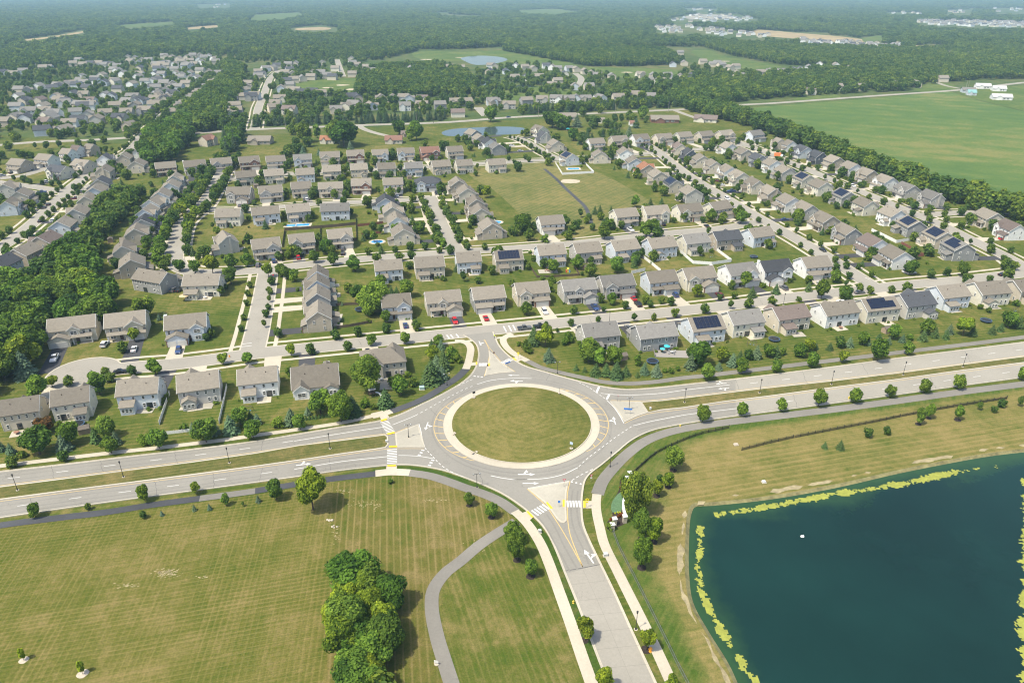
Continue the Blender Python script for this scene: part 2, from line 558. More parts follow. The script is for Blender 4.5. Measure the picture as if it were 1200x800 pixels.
M['brick'] = plain('brick', (0.20, 0.105, 0.075), 0.9, 0.3, 2.5)
M['door_paint'] = plain('door_paint', (0.62, 0.60, 0.55), 0.5)
M['entry_door'] = plain('entry_door', (0.09, 0.05, 0.04), 0.5)
M['bark'] = plain('bark', (0.085, 0.066, 0.050), 0.95, 0.3, 6)
M['metal_black'] = plain('metal_black', (0.018, 0.020, 0.022), 0.4, spec=0.5)
M['metal_grey'] = plain('metal_grey', (0.30, 0.31, 0.32), 0.4, metal=0.6)
M['solar'] = plain('solar', (0.010, 0.013, 0.028), 0.12, spec=0.8)
M['white_vinyl'] = plain('white_vinyl', (0.78, 0.78, 0.76), 0.5)
M['wood_fence'] = plain('wood_fence', (0.11, 0.080, 0.058), 0.9, 0.25, 3)
M['pool'] = plain('pool', (0.03, 0.30, 0.60), 0.08, 0.1, 1.0, spec=0.6)
M['leaf'] = foliage('leaf', (0.044, 0.096, 0.012), (0.250, 0.365, 0.042))
M['leaf_wood'] = foliage('leaf_wood', (0.038, 0.086, 0.017), (0.175, 0.258, 0.044), True)
M['needle'] = foliage('needle', (0.032, 0.062, 0.022), (0.085, 0.128, 0.045), trans=0.1)
M['needle_wood'] = foliage('needle_wood', (0.022, 0.046, 0.020), (0.050, 0.082, 0.034), True, 0.1)
# ================================================================== SETTING: ground, fields, water, roads
POND = [(806, 600), (812, 590), (835, 588), (900, 581), (975, 568), (1050, 551), (1100, 541), (1150, 532), (1200, 526), (1250, 524), (1268, 545), (1256, 600), (1262, 700), (1290, 800), (1320, 900),
        (1100, 960), (900, 900), (868, 820), (850, 778), (828, 742), (808, 705), (803, 672), (803, 635)]
pond = smooth(GP(POND), True, 6)
def shrink(poly, d):
    P = [np.array(p) for p in poly]
    n = len(P)
    area = sum(P[i][0] * P[(i + 1) % n][1] - P[(i + 1) % n][0] * P[i][1] for i in range(n))
    s = 1 if area > 0 else -1
    out = []
    for i in range(n):
        t = P[(i + 1) % n] - P[i - 1]
        t = t / (np.linalg.norm(t) or 1)
        out.append(tuple(P[i] + s * d * np.array((-t[1], t[0]))))
    return out
def holed(name, outer, hole, z, mat):
    vs = [Vector((x, y, 0)) for x, y in outer]
    hs = [Vector((x, y, 0)) for x, y in hole]
    tris = tessellate_polygon([vs, hs])
    allv = list(outer) + list(hole)
    mb = MB()
    fs = []
    for t in tris:
        a, b, c = (allv[i] for i in t)
        s = (b[0] - a[0]) * (c[1] - a[1]) - (b[1] - a[1]) * (c[0] - a[0])
        fs.append(t if s > 0 else (t[0], t[2], t[1]))
    mb.add([(x, y, z) for x, y in allv], fs)
    return structure(mb.build(name, mat))
def area(name, pts, z, mat, n=5, px=True):
    mb = MB()
    mb.sheet(smooth(GP(pts) if px else pts, True, n), z)
    return structure(mb.build(name, mat))

far_y = 11500
holed('ground', [(-11500, -300), (11500, -300), (11500, far_y), (-11500, far_y)], pond, 0.0, M['country'])
lawn_poly = GP([(-420, 130), (165, 170), (420, 150), (640, 139), (860, 126), (1040, 190), (1500, 330), (1600, 560)]) + [(260, 30), (-260, 30)]
holed('lawn', lawn_poly, pond, 0.010, M['lawn'])
# pond: sloping bank down to the water
ring = MB()
r0, r1, r2 = pond, shrink(pond, 1.2), shrink(pond, 7.0)
n = len(pond)
ring.add([(x, y, 0.034) for x, y in r0] + [(x, y, -0.55) for x, y in r1] + [(x, y, -2.6) for x, y in r2],
         [(i, (i + 1) % n, n + (i + 1) % n, n + i) for i in range(n)] + [(n + i, n + (i + 1) % n, 2 * n + (i + 1) % n, 2 * n + i) for i in range(n)])
M['bank_mud'] = plain('bank_mud', (0.17, 0.155, 0.070), 1.0, 0.5, 0.5)
structure(ring.build('pond_bank', M['bank_mud']))
def water_mat(name, deep, shallow=None, rough=(0.06, 0.22), ripple=0.03):
    m, t, b = nodes_of(name)
    h = NT(t)
    p = h.pos()
    nb = h.ramp(h.noise(p, 0.025, 4), 0.3, 0.7)
    c = h.mix(nb, tuple(x * 0.78 for x in deep), tuple(x * 1.25 for x in deep))
    if shallow:
        at = h.n('ShaderNodeAttribute')
        at.attribute_name = 'blend'
        f = h.math('ADD', at.outputs['Fac'], h.math('MULTIPLY', h.math('SUBTRACT', h.noise(p, 0.35, 5, 0.7), 0.5), 0.7))
        c = h.mix(h.ramp(f, 0.1, 0.95), c, shallow)
    h.l(c, b.inputs['Base Color'])
    wind = h.ramp(h.noise(h.mapped(p, 0.5, (0.012, 0.035, 1)), 1.0, 4, 0.6), 0.35, 0.65)
    r = h.n('ShaderNodeMapRange')
    r.inputs[3].default_value, r.inputs[4].default_value = rough
    h.l(wind, r.inputs[0])
    h.l(r.outputs[0], b.inputs['Roughness'])
    b.inputs['IOR'].default_value = 1.33
    bp = h.n('ShaderNodeBump')
    bp.inputs['Strength'].default_value = 0.35
    bp.inputs['Distance'].default_value = ripple
    h.l(h.noise(p, 1.4, 6, 0.7), bp.inputs['Height'])
    h.l(bp.outputs[0], b.inputs['Normal'])
    return m
M['water'] = water_mat('water', (0.0046, 0.0235, 0.0190))
M['shallow'] = water_mat('shallow', (0.0046, 0.0235, 0.0190), (0.022, 0.060, 0.022))
M['pond_far'] = water_mat('pond_far', (0.050, 0.075, 0.078), None, (0.03, 0.08))
edge = shrink(pond, 0.85)
cxp, cyp = (sum(p[0] for p in edge) / len(edge), sum(p[1] for p in edge) / len(edge))
PA = np.array(pond)
wob = [1.0 + 0.8 * noise.noise((x * 0.05, y * 0.05, 0)) for x, y in pond]
mb = MB()
bl = []
TS = (0, .02, .04, .065, .095, .13, .18, .26, .45, .8)
for t in TS:
    for i_, (x, y) in enumerate(edge):
        q = (x + (cxp - x) * t, y + (cyp - y) * t)
        d = math.sqrt(((PA[:, 0] - q[0]) ** 2 + (PA[:, 1] - q[1]) ** 2).min()) - .85
        mb.v.append((q[0], q[1], -0.42))
        bl.append(max(0.0, 1.1 - d / (6.5 * wob[i_])))
n = len(edge)
for k in range(len(TS) - 1):
    for i_ in range(n):
        mb.f.append((k * n + i_, (k + 1) * n + i_, (k + 1) * n + (i_ + 1) % n, k * n + (i_ + 1) % n))
        mb.m.append(0)
mb.v.append((cxp, cyp, -0.42))
bl.append(0.0)
for i_ in range(n):
    mb.f.append(((len(TS) - 1) * n + i_, len(mb.v) - 1, (len(TS) - 1) * n + (i_ + 1) % n))
    mb.m.append(0)
wa = mb.build('water', M['shallow'])
a_ = wa.data.attributes.new('blend', 'FLOAT', 'POINT')
a_.data.foreach_set('value', np.array(bl, dtype=np.float32))
structure(wa)

# land cover
S_E = [(545, 850), (580, 950)]
T5P = [(605, 611), (582, 625), (560, 640), (540, 657), (521, 672), (508, 691), (506, 712), (512, 745), (521, 775), (529, 800)]
area('meadow_grass', [(-300, 660), (0, 617), (125, 602), (235, 588), (300, 579), (388, 566), (392, 640), (388, 700), (382, 800), (375, 960), (-300, 960)], 0.018, M['meadow'], 1)
area('meadow_grass', [(388, 566), (440, 559), (478, 556), (520, 566), (545, 574), (570, 584), (600, 604)] + T5P + [(545, 850), (570, 960), (375, 960), (382, 800), (388, 700), (392, 640)], 0.018, M['meadow_east'], 1)
area('meadow_grass', [(606, 611), (620, 622), (640, 660), (655, 695), (670, 734), (692, 790), (730, 880), (760, 960), (570, 960), (545, 850)] + T5P[::-1], 0.018, M['meadow_south'], 1)
area('verge_grass', [(468, 546), (503, 549), (543, 560), (563, 568), (587, 579), (603, 589), (617, 600), (603, 600), (587, 590), (570, 582), (545, 573), (523, 566), (503, 559), (478, 554), (466, 551)], 0.022, M['verge_green'], 1)
area('verge_grass', [(620, 604), (633, 616), (643, 630), (653, 650), (663, 675), (683, 727), (708, 790), (760, 900), (730, 900), (692, 796), (670, 734), (655, 695), (643, 660), (628, 627)], 0.022, M['verge_green'], 1)
bank_poly = GP([(1500, 414), (1360, 434), (1200, 451), (1050, 471), (900, 490), (850, 496), (775, 510), (735, 533), (717, 551), (703, 567), (699, 583), (700, 612), (707, 637), (725, 672), (750, 722), (787, 800), (840, 910), (900, 960), (1500, 960)])
holed('bank_grass', bank_poly, pond, 0.018, M['bank_grass'])
tr_ = smooth(GP([(1360, 429), (1200, 450), (1050, 470), (900, 489), (850, 495), (800, 502.5), (775, 509), (755, 517.5), (735, 532), (717, 550), (706, 564), (700, 579), (698.5, 590), (699.5, 602), (703, 618), (708, 637), (725, 672), (750, 722), (770, 763), (787, 800), (815, 860), (850, 940)]), False, 6)
pond_out = shrink(pond, -2.0)
wid = np.interp(range(len(tr_)), [0, 20, 40, 60, 75, 90, len(tr_)], [2, 5, 12, 24, 21, 11, 7])
mb = MB()
cols_ = [0, .3, .6, 1.0]
P_ = [np.array(q) for q in tr_]
for i_, q in enumerate(P_):
    d_ = P_[min(i_ + 1, len(P_) - 1)] - P_[max(i_ - 1, 0)]
    d_ = d_ / np.linalg.norm(d_)
    n_ = np.array((-d_[1], d_[0]))
    for u in cols_:
        r_ = 1.0 + wid[i_] * u * 1.25
        while r_ > 1.0 and inside(tuple(q + n_ * r_), pond_out):
            r_ -= 0.5
        w_ = q + n_ * r_
        mb.v.append((w_[0], w_[1], 0.024))
for i_ in range(len(P_) - 1):
    for k_ in range(3):
        a_ = i_ * 4 + k_
        mb.f.append((a_, a_ + 4, a_ + 5, a_ + 1))
        mb.m.append(0)
lo = mb.build('bank_grass', M['bank_lush'])
at_ = lo.data.attributes.new('blend', 'FLOAT', 'POINT')
at_.data.foreach_set('value', np.array([1.15 - 1.15 * u for _ in P_ for u in cols_], dtype=np.float32))
structure(lo)
# worn earth path round the pond
def rough_ribbon(mb, pts, w, z, gap):
    P = [q for q, _ in resample(pts, 0.5)]
    run = []
    for i, q in enumerate(P + [None]):
        v = None if q is None else noise.fractal((q[0] * .22, q[1] * .22, 1.3), 1.0, 2.0, 4)
        if v is None or v < gap:
            if len(run) > 2:
                L = [np.array(r[0]) for r in run]
                vs = []
                for k, r in enumerate(run):
                    d = L[min(k + 1, len(L) - 1)] - L[max(k - 1, 0)]
                    d = d / (np.linalg.norm(d) or 1)
                    nn = np.array((-d[1], d[0]))
                    hw = w * max(.12, .55 + r[1] * .9) * (min(k, len(run) - 1 - k, 3) / 3 + .05)
                    o = nn * noise.noise((r[0][0] * .3, r[0][1] * .3, 7)) * .5
                    vs += [tuple(L[k] + o + nn * hw) + (z,), tuple(L[k] + o - nn * hw) + (z,)]
                mb.add(vs, [(2 * k, 2 * k + 1, 2 * k + 3, 2 * k + 2) for k in range(len(run) - 1)])
            run = []
        else:
            run.append((q, v))
mb = MB()
rough_ribbon(mb, smooth(GP([(803, 598), (799, 625), (797, 660), (799, 690), (812, 722), (832, 757), (846, 785), (862, 812), (890, 860)])), 0.7, 0.030, -0.5)
rough_ribbon(mb, smooth(GP([(806, 596), (840, 583), (900, 576), (975, 563), (1050, 546), (1110, 535), (1160, 526), (1220, 520)])), 0.8, 0.030, 0.02)
M['earth'] = plain('earth', (0.28, 0.235, 0.135), 1.0, 0.4, 0.5)
structure(mb.build('footpath', M['earth']))
area('park_grass', [(548, 203), (580, 194), (640, 192), (690, 199), (722, 212), (770, 240), (790, 250), (715, 262), (700, 272), (655, 281), (625, 265), (598, 240), (575, 220)], 0.016, M['park'], 2)
area('crop_field', [(882, 126), (975, 119), (1060, 112), (1112, 107), (1150, 119), (1200, 131), (1400, 168), (1400, 330), (1200, 250), (1100, 220), (1000, 185), (930, 160), (900, 146)], 0.02, M['crop'], 1)
area('hay_field', [(1120, 108), (1200, 100), (1400, 86), (1400, 166), (1200, 130), (1150, 118)], 0.022, M['fairway'], 1)
for k, pts in enumerate([[(342, 99), (385, 93), (420, 92), (424, 108), (400, 112), (365, 108)], [(490, 60), (540, 61), (600, 59), (660, 71), (672, 79), (600, 77), (560, 72), (500, 71)],
                         [(690, 79), (745, 80), (792, 82), (792, 89), (720, 91), (690, 87)], [(812, 59), (828, 59), (852, 67), (915, 78), (905, 85), (870, 80), (832, 72)],
                         [(560, 101), (640, 101), (685, 111), (664, 117), (600, 119), (556, 113)], [(1060, 101), (1110, 98), (1120, 105), (1080, 108)], [(790, 118), (830, 112), (850, 118), (835, 124), (800, 126)], [(930, 116), (975, 110), (985, 115), (940, 120)]]):
    area('fairway', pts, 0.03 + 0.004 * k, M['fairway'], 3)
for k, (pts, mm) in enumerate([([(888, 35), (935, 39), (985, 43), (1018, 48), (1000, 51), (950, 47), (900, 43), (878, 40)], 'stubble'), ([(30, 46.5), (60, 43), (100, 36.5), (96, 39), (65, 44), (32, 48)], 'stubble'),
                               ([(608, 12.5), (650, 11), (680, 14), (650, 17), (612, 16)], 'fairway'), ([(300, 18), (350, 15), (357, 18), (312, 24), (293, 24)], 'fairway'),
                               ([(348, 33.5), (375, 32), (388, 33.5), (380, 35.5), (350, 35.5)], 'stubble'), ([(800, 20), (830, 17), (852, 18), (866, 21), (850, 23), (815, 23)], 'building_site'),
                               ([(140, 30), (200, 26), (205, 28), (150, 33)], 'fairway'), ([(218, 33), (255, 30), (256, 32), (220, 35)], 'stubble'),
                               ([(1012, 45), (1032, 42), (1034, 47), (1015, 50)], 'fairway'), ([(1070, 54), (1100, 53), (1122, 56), (1090, 58)], 'stubble'), ([(1170, 66), (1200, 65), (1260, 70), (1200, 72)], 'fairway')]):
    area('far_field', pts, 0.08 + 0.03 * k, M[mm], 3)
area('pond_water', [(518, 155), (530, 151.5), (560, 149.5), (593, 148.5), (613, 150), (619, 154), (610, 157), (570, 158.5), (535, 160), (522, 159)], 0.06, M['pond_far'], 4)
area('pond_water', [(541, 68), (560, 65.5), (582, 66.5), (595, 70), (578, 75), (560, 76.5), (545, 72)], 0.09, M['pond_far'], 4)
area('pond_water', [(536, 92.5), (563, 91.5), (577, 95), (568, 100), (553, 98)], 0.075, M['pond_far'], 4)
area('pond_water', [(603, 101), (615, 100), (626, 101.5), (612, 103)], 0.075, M['pond_far'], 4)
for k, (x, y) in enumerate([(384, 103), (401, 100), (414, 105), (665, 83), (735, 85), (500, 70), (538, 68), (850, 72)]):
    gx, gy = G(x, y)
    s = 7 + k % 3 * 2
    mb = MB()
    mb.sheet([(gx + s * math.cos(a) * (1 + 0.25 * math.sin(3 * a + k)), gy + 0.8 * s * math.sin(a)) for a in [i * 0.524 for i in range(12)]], 0.10)
    structure(mb.build('sand_bunker', M['sand']))

mb = MB()
rb = random.Random(8)
for cx_, cy_, sx_, sy_, n_ in ((196, 671, 13, 4.5, 150), (150, 686, 16, 3, 30), (237, 676, 8, 2, 14), (430, 590, 22, 9, 60), (510, 586, 16, 2.5, 24), (405, 575, 12, 3, 20), (560, 640, 14, 8, 26), (395, 625, 5, 9, 26)):
    for _ in range(n_):
        gx_, gy_ = G(rb.gauss(cx_, sx_ * .5), rb.gauss(cy_, sy_ * .5))
        l_, w_ = rb.uniform(.12, .55), rb.uniform(.05, .16)
        mb.obox((gx_, gy_), (math.cos(.25), math.sin(.25)), l_, w_, 0.02, 0.035)
bs = mb.build('bare_soil', plain('bare_soil', (0.36, 0.30, 0.17), 1.0, 0.2, 2))
bs['kind'] = 'stuff'
tag(bs, 'pale bare soil specks scattered in the mown meadow', 'bare soil', kind='stuff')
# ---------------------------------------------------------------- residential streets
STREET = {}
def street(key, pts, w=8.2, walks=(1, 1), z=None, mat='concrete_road', px=True, name='road', end=None):
    c = smooth(GP(pts) if px else pts, False, 8)
    STREET[key] = (c, w)
    k = len(STREET)
    mb = MB()
    mb.ribbon(c, w, 0.080 + 0.0025 * k if z is None else z)
    if end is not None:
        ex, ey = G(*end[:2])
        rr = end[2]
        mb.sheet([(ex + rr * math.cos(a * math.pi / 14), ey + rr * math.sin(a * math.pi / 14)) for a in range(28)], 0.081 + 0.0025 * k)
    structure(mb.build(name, M[mat]))
    mb = MB()
    mb.ribbon(c, w + 1.1, 0.070 + 0.0002 * k)
    if end is not None:
        mb.sheet([(ex + (rr + .55) * math.cos(a * math.pi / 14), ey + (rr + .55) * math.sin(a * math.pi / 14)) for a in range(28)], 0.0701 + 0.0002 * k)
    structure(mb.build('kerb', M['kerb']))
    for s, on in zip((1, -1), walks):
        if on:
            mb = MB()
            a, b = (w / 2 + 4.3, -(w / 2 + 2.8))
            if s == 1:
                mb.ribbon(c, a, 0.062 + 0.0003 * k, w2=b)
            else:
                mb.ribbon(c, b, 0.062 + 0.0003 * k, w2=a)
            structure(mb.build('sidewalk', M['concrete']))
    return c
street('S1', [(112, 436), (150, 431), (200, 427), (250, 421), (300, 414), (350, 409), (400, 404), (480, 396), (560, 388), (640, 380), (720, 372), (800, 364), (870, 356), (940, 347), (1010, 340), (1060, 334), (1130, 328), (1200, 320), (1290, 310)], 8.4, (1, 1), end=(98, 437, 11.5))
street('S2', [(206, 305), (212, 314), (228, 319), (262, 319), (300, 317), (350, 311), (430, 303), (510, 297), (600, 291), (675, 285), (720, 280), (787, 273), (850, 267), (900, 258)])
street('S3', [(296, 410), (301, 390), (305, 370), (309, 350), (314, 319)], 8.6)
street('S4', [(205, 312), (204, 300), (207, 280), (214, 262), (225, 252), (236, 243), (246, 228), (254, 213), (262, 200), (274, 184)])
street('S5', [(536, 296), (526, 279), (517, 264), (508, 240), (503, 230)])
street('S5b', [(236, 246), (283, 246), (322, 243), (370, 239), (440, 236), (505, 233)])
street('S6', [(256, 211), (300, 207), (340, 204), (420, 200), (500, 196), (560, 192), (620, 188.5), (650, 187), (700, 184), (770, 179), (840, 173), (885, 168)])
street('S7', [(748, 163), (772, 179), (807, 206), (850, 232), (892, 257), (937, 282), (980, 308), (1022, 335)], 8.6)
street('S8', [(862, 165), (890, 176), (935, 194), (975, 211), (1020, 229), (1075, 252), (1100, 262), (1130, 277), (1165, 294), (1188, 306), (1202, 318)])
street('S13', [(1078, 253), (1110, 250), (1160, 249), (1230, 250)])
street('S12', [(655, 187), (640, 180), (625, 171), (612, 164), (598, 160)], 8.0)
street('S10', [(-60, 176), (37, 167), (110, 164), (165, 160.5), (240, 155.5), (300, 151.7), (382, 148.5), (420, 147), (525, 143.3), (600, 137.6), (720, 132), (785, 129), (825, 127), (870, 123), (900, 121.5), (970, 116.5), (1040, 111.5), (1125, 105.5), (1200, 97), (1330, 86)], 8.5, (0, 0), mat='concrete_road')
street('S11', [(-60, 318), (0, 290), (37, 263), (62, 240), (80, 224), (92, 213), (130, 188), (150, 178), (165, 163)])
street('S11b', [(-60, 208), (0, 214), (40, 219), (95, 226), (112, 216)], 7.5, (0, 1))
street('S11c', [(-40, 212), (20, 207), (48, 199), (62, 190)], 7.0, (0, 0))
street('S15', [(163, 163), (180, 146), (195, 131), (225, 112), (250, 96), (263, 86)], 8.0, (1, 0))
street('S16', [(298, 152), (301, 138), (303, 126), (309, 112), (313, 100), (318, 90), (327, 82)], 8.0, (1, 1))
street('S17', [(395, 70), (399, 82), (402, 90)], 8.0, (0, 0))
street('S18', [(676, 103), (681, 92), (674, 86)], 8.0, (0, 0))
street('S19', [(570, 136), (565, 131), (560, 126)], 9.0, (0, 0))
street('farm_drive', [(421, 148), (428, 152), (440, 156), (457, 160)], 5, (0, 0), name='driveway')
street('lane', [(790, 129), (800, 133), (823, 141)], 5, (0, 0), name='driveway')
street('lane2', [(1098, 97), (1110, 101), (1125, 104)], 5, (0, 0), name='driveway')
mb = MB()
mb.ribbon(smooth(GP([(638, 198), (652, 210), (664, 222), (676, 233), (686, 243), (693, 262)])), 2.4, 0.056)
mb2 = mb.build('footpath', M['trail_dark'])
structure(mb2)

# ---------------------------------------------------------------- parkway and roundabout
NW = [(-170, 573), (-80, 562), (0, 552.5), (75, 544), (150, 535), (225, 526.5), (300, 517), (350, 508.5), (395, 501), (445, 493), (470, 485), (490, 475.5), (510, 466), (527, 457), (543, 447), (553, 437.5), (559, 425.5), (560.5, 413), (557.5, 403.5), (550, 397), (543, 393)]
NE = [(578, 389), (581, 396), (584.5, 404), (592, 413), (603, 422), (617, 429.5), (636, 435), (655, 440.5), (680, 447), (706, 453), (733, 456.3), (767, 454.5), (800, 451), (850, 445.5), (900, 439.5), (975, 430), (1050, 420), (1125, 410.5), (1200, 401), (1360, 381), (1460, 369)]
SE = [(1460, 408), (1360, 421), (1200, 442.5), (1125, 452.5), (1050, 463), (975, 473), (900, 483), (850, 489.5), (820, 494), (790, 499), (765, 504.5), (742, 515), (722, 531), (705, 545), (692, 555), (686, 563), (683, 577), (682, 595), (684, 615), (691, 633), (703, 658), (720, 693), (745, 748), (769, 800), (800, 866), (840, 950)]
SW = [(782, 950), (742, 866), (712, 800), (684, 728), (672, 697), (661, 670), (652, 647), (643, 627.5), (633, 613.5), (617, 598.5), (603, 588), (587, 578), (565, 568), (543, 559.5), (523, 552.5), (503, 548), (482, 545.3), (465, 545), (450, 546), (400, 551.5), (347, 559), (300, 565.5), (225, 575.5), (150, 585.5), (75, 596), (0, 607), (-80, 619), (-170, 632)]
nwc, nec, sec, swc = (smooth(GP(q), False, 6) for q in (NW, NE, SE, SW))
mb = MB()
mb.sheet(nwc + nec + sec + swc, 0.130)
structure(mb.build('road', M['asphalt']))
mb = MB()
for c in (nwc, nec, sec, swc):
    mb.ribbon(c, 0.0, 0.1345, w2=0.40)
structure(mb.build('gutter', M['kerb']))
mb = MB()
for c in (nwc, nec, sec, swc):
    mb.kerb(c, 0.20, 0.0, 0.262)
structure(mb.build('kerb', M['kerb']))
# lighter concrete carriageways away from the circle
def strip_between(a, b, z, name, mat):
    mb = MB()
    mb.sheet(smooth(GP(a), False, 5) + smooth(GP(b), False, 5)[::-1], z)
    return structure(mb.build(name, M[mat]))
strip_between([(664, 672), (674, 697), (686, 728), (714, 800), (744, 866), (784, 950)], [(702, 661), (718, 693), (743, 748), (767, 800), (798, 866), (838, 950)], 0.132, 'road', 'concrete_road')
strip_between([(862, 445.5), (900, 440.8), (975, 431.2), (1050, 421.2), (1200, 402), (1460, 370)], [(862, 487), (900, 481.5), (975, 471.5), (1050, 461.5), (1200, 441.2), (1460, 407)], 0.1325, 'road', 'parkway_light')
strip_between([(-170, 574.5), (0, 554), (75, 545.5), (150, 536.5), (225, 528), (308, 517.5)], [(-170, 630), (0, 605.5), (75, 594.5), (150, 584), (225, 574), (304, 563.5)], 0.1325, 'road', 'asphalt_left') if 'asphalt_left' in M else None
def island(pts, mat, name, n=1, top=0.26, rim=0.45):
    P = smooth(GP(pts), True, n) if n > 1 else GP(pts)
    a2 = sum(P[i][0] * P[(i + 1) % len(P)][1] - P[(i + 1) % len(P)][0] * P[i][1] for i in range(len(P)))
    if a2 < 0:
        P = P[::-1]
    mb = MB()
    mb.prism(P, 0.0, top - 0.008)
    structure(mb.build('kerb', M['kerb']))
    mb = MB()
    mb.sheet(shrink(P, rim), top)
    structure(mb.build(name, M[mat]))
island([(-170, 591.5), (-80, 581), (0, 570.5), (75, 561), (150, 551), (225, 541.5), (300, 531), (350, 522), (400, 516), (440, 511), (451, 509.5), (455, 512), (455.5, 521), (452, 525), (440, 527), (400, 532.5), (350, 540), (300, 547), (225, 557), (150, 566.5), (75, 576), (0, 586), (-80, 597), (-170, 608.5)], 'median', 'median_grass')
island([(751, 471.5), (775, 469.5), (800, 466.5), (850, 460.5), (900, 454.5), (975, 446.5), (1050, 437.5), (1125, 427.5), (1200, 417.8), (1360, 397), (1460, 384), (1460, 391), (1360, 404.5), (1200, 425.5), (1125, 435), (1050, 445.5), (975, 455), (900, 465), (850, 471), (800, 478.5), (775, 481), (759, 484)], 'median', 'median_grass')
island([(463, 508), (478, 502), (490, 497.5), (492, 503), (494, 510), (496.5, 518), (498, 524.5), (480, 524.3), (464.5, 524.6), (463.5, 516)], 'splitter', 'traffic_island')
island([(714.5, 470.5), (732, 470.7), (751, 471), (759, 483.7), (745, 488.5), (732, 495), (728, 489.5), (723, 481.5)], 'splitter', 'traffic_island')
island([(572.5, 411), (580, 417), (587, 425), (595, 430.5), (603, 436), (585, 437.5), (568, 440.5), (571, 429), (573.5, 420)], 'splitter', 'traffic_island')
island([(618.5, 573), (645, 568.5), (667, 564.5), (665.5, 570), (664, 578), (663.5, 592), (664.3, 610), (661, 613), (657, 612.5), (652, 608), (646, 599.5), (640, 591), (628, 581)], 'splitter', 'traffic_island')
CX, CY = 0.0, 0.0
gt, gb = G(611, 454.3), G(611, 543)
CX, CY, RG = G(611, 495)[0], (gt[1] + gb[1]) / 2, (gt[1] - gb[1]) / 2
def disc(r, n=96):
    return [(CX + r * math.cos(2 * math.pi * i / n), CY + r * math.sin(2 * math.pi * i / n)) for i in range(n)]
mb = MB()
mb.prism(disc(RG + 2.65), 0.0, 0.235)
structure(mb.build('truck_apron', M['concrete']))
mb = MB()
mb.prism(disc(RG + 0.25), 0.1, 0.40)
structure(mb.build('kerb', M['kerb']))
M['circle_grass'] = grass('circle_grass', (0.175, 0.152, 0.052), (0.114, 0.116, 0.030), (0.070, 0.092, 0.018), big=0.03, bias=0.0, ring=(CX + 1.5, CY + 2, 2.2, 0.10), tracks=((R(24), 1.6, 0.3),))
mb = MB()
rings = [(RG * k / 8, 0.40 + 1.1 * (1 - (k / 8) ** 2)) for k in range(1, 9)]
vs = [(CX, CY, 1.5)]
for r, z in rings:
    vs += [(x, y, z) for x, y in disc(r, 96)]
fs = [(0, 1 + i, 1 + (i + 1) % 96) for i in range(96)]
for k in range(7):
    fs += [(1 + k * 96 + i, 1 + (k + 1) * 96 + i, 1 + (k + 1) * 96 + (i + 1) % 96, 1 + k * 96 + (i + 1) % 96) for i in range(96)]
mb.add(vs, fs)
structure(mb.build('roundabout_grass', M['circle_grass']))

# trails
def trail(pts, w, mat, z=0.085, name='footpath'):
    mb = MB()
    mb.ribbon(smooth(GP(pts), False, 6), w, z)
    return structure(mb.build(name, M[mat]))
trail([(-170, 569), (0, 546), (75, 537), (140, 529.5), (187, 524.5), (225, 520), (262, 515.5), (300, 510), (350, 503), (400, 495.5), (438, 487)], 1.9, 'concrete', 0.084)
trail([(436, 487.5), (450, 484), (461, 480.5)], 3.2, 'concrete', 0.087)
trail([(459, 482), (480, 474.5), (500, 465.5), (520, 453), (537, 441.5), (547, 431.5)], 2.9, 'trail_dark', 0.090)
trail([(546, 432.5), (549, 424), (551, 415), (551.5, 408), (548, 402.5), (541, 400), (533, 400)], 2.7, 'concrete', 0.092)
trail([(600, 391), (595, 393.5), (590, 397), (590.5, 402), (595, 408.5), (603, 415), (618, 423)], 2.6, 'concrete', 0.092)
trail([(616, 422), (625, 426.5), (633, 430.5), (658, 437), (683, 442.5), (707, 447.5), (733, 449.5), (767, 447.5), (800, 443), (830, 440)], 2.5, 'trail_grey', 0.090)
trail([(826, 440.3), (850, 437.5), (900, 431.5), (962, 424), (1025, 416.5), (1087, 409), (1150, 401.5), (1200, 395), (1360, 374)], 2.6, 'trail_grey', 0.087)
trail([(1360, 429), (1200, 450), (1125, 459.5), (1050, 470), (975, 480), (900, 489), (850, 495), (800, 502.5), (775, 509), (755, 517.5), (735, 532), (717, 550), (706, 564), (700, 579)], 3.4, 'trail_grey', 0.085)
trail([(699.5, 579), (698.5, 590), (699.5, 602), (703, 618), (708, 637), (725, 672), (750, 722), (770, 763), (787, 800), (815, 860), (850, 940)], 2.4, 'concrete', 0.088)
trail([(-170, 646), (0, 615.5), (62, 607.5), (125, 600), (175, 592), (236, 583.8)], 2.5, 'trail_dark', 0.084)
trail([(234, 584), (265, 580), (301, 575)], 2.5, 'trail_grey', 0.087)
trail([(299, 575.2), (337, 569), (382, 562), (442, 554.8)], 2.5, 'trail_dark', 0.090)
trail([(440, 554.8), (458, 553), (480, 553.8)], 3.0, 'concrete', 0.093)
trail([(478, 553.7), (503, 557.5), (523, 563.5), (545, 571.5), (570, 580), (587, 588), (604, 600)], 3.0, 'trail_grey', 0.087)
trail([(603, 599), (611, 606), (620, 616), (633, 636), (643, 659), (656, 695), (670, 734), (683, 772), (693, 800), (712, 852), (745, 940)], 2.5, 'concrete', 0.090)
trail(T5P + [(545, 850), (575, 940)], 3.0, 'trail_grey', 0.084)
def pad(pts, mat='concrete', z=0.095):
    mb = MB()
    mb.sheet(GP(pts), z)
    return structure(mb.build('ramp', M[mat]))
pad([(444, 485.5), (453, 483), (457, 491), (447, 493)])
pad([(453, 546), (465, 545.5), (465, 553), (452, 554)])
pad([(551, 425), (559, 424.5), (559, 428), (549, 429)])
pad([(601, 420.5), (606, 417), (613, 421), (607, 424)])
pad([(683, 587), (700, 587), (700, 595.5), (683, 595.5)])
pad([(609, 602), (617, 599), (624, 607), (616, 613)])
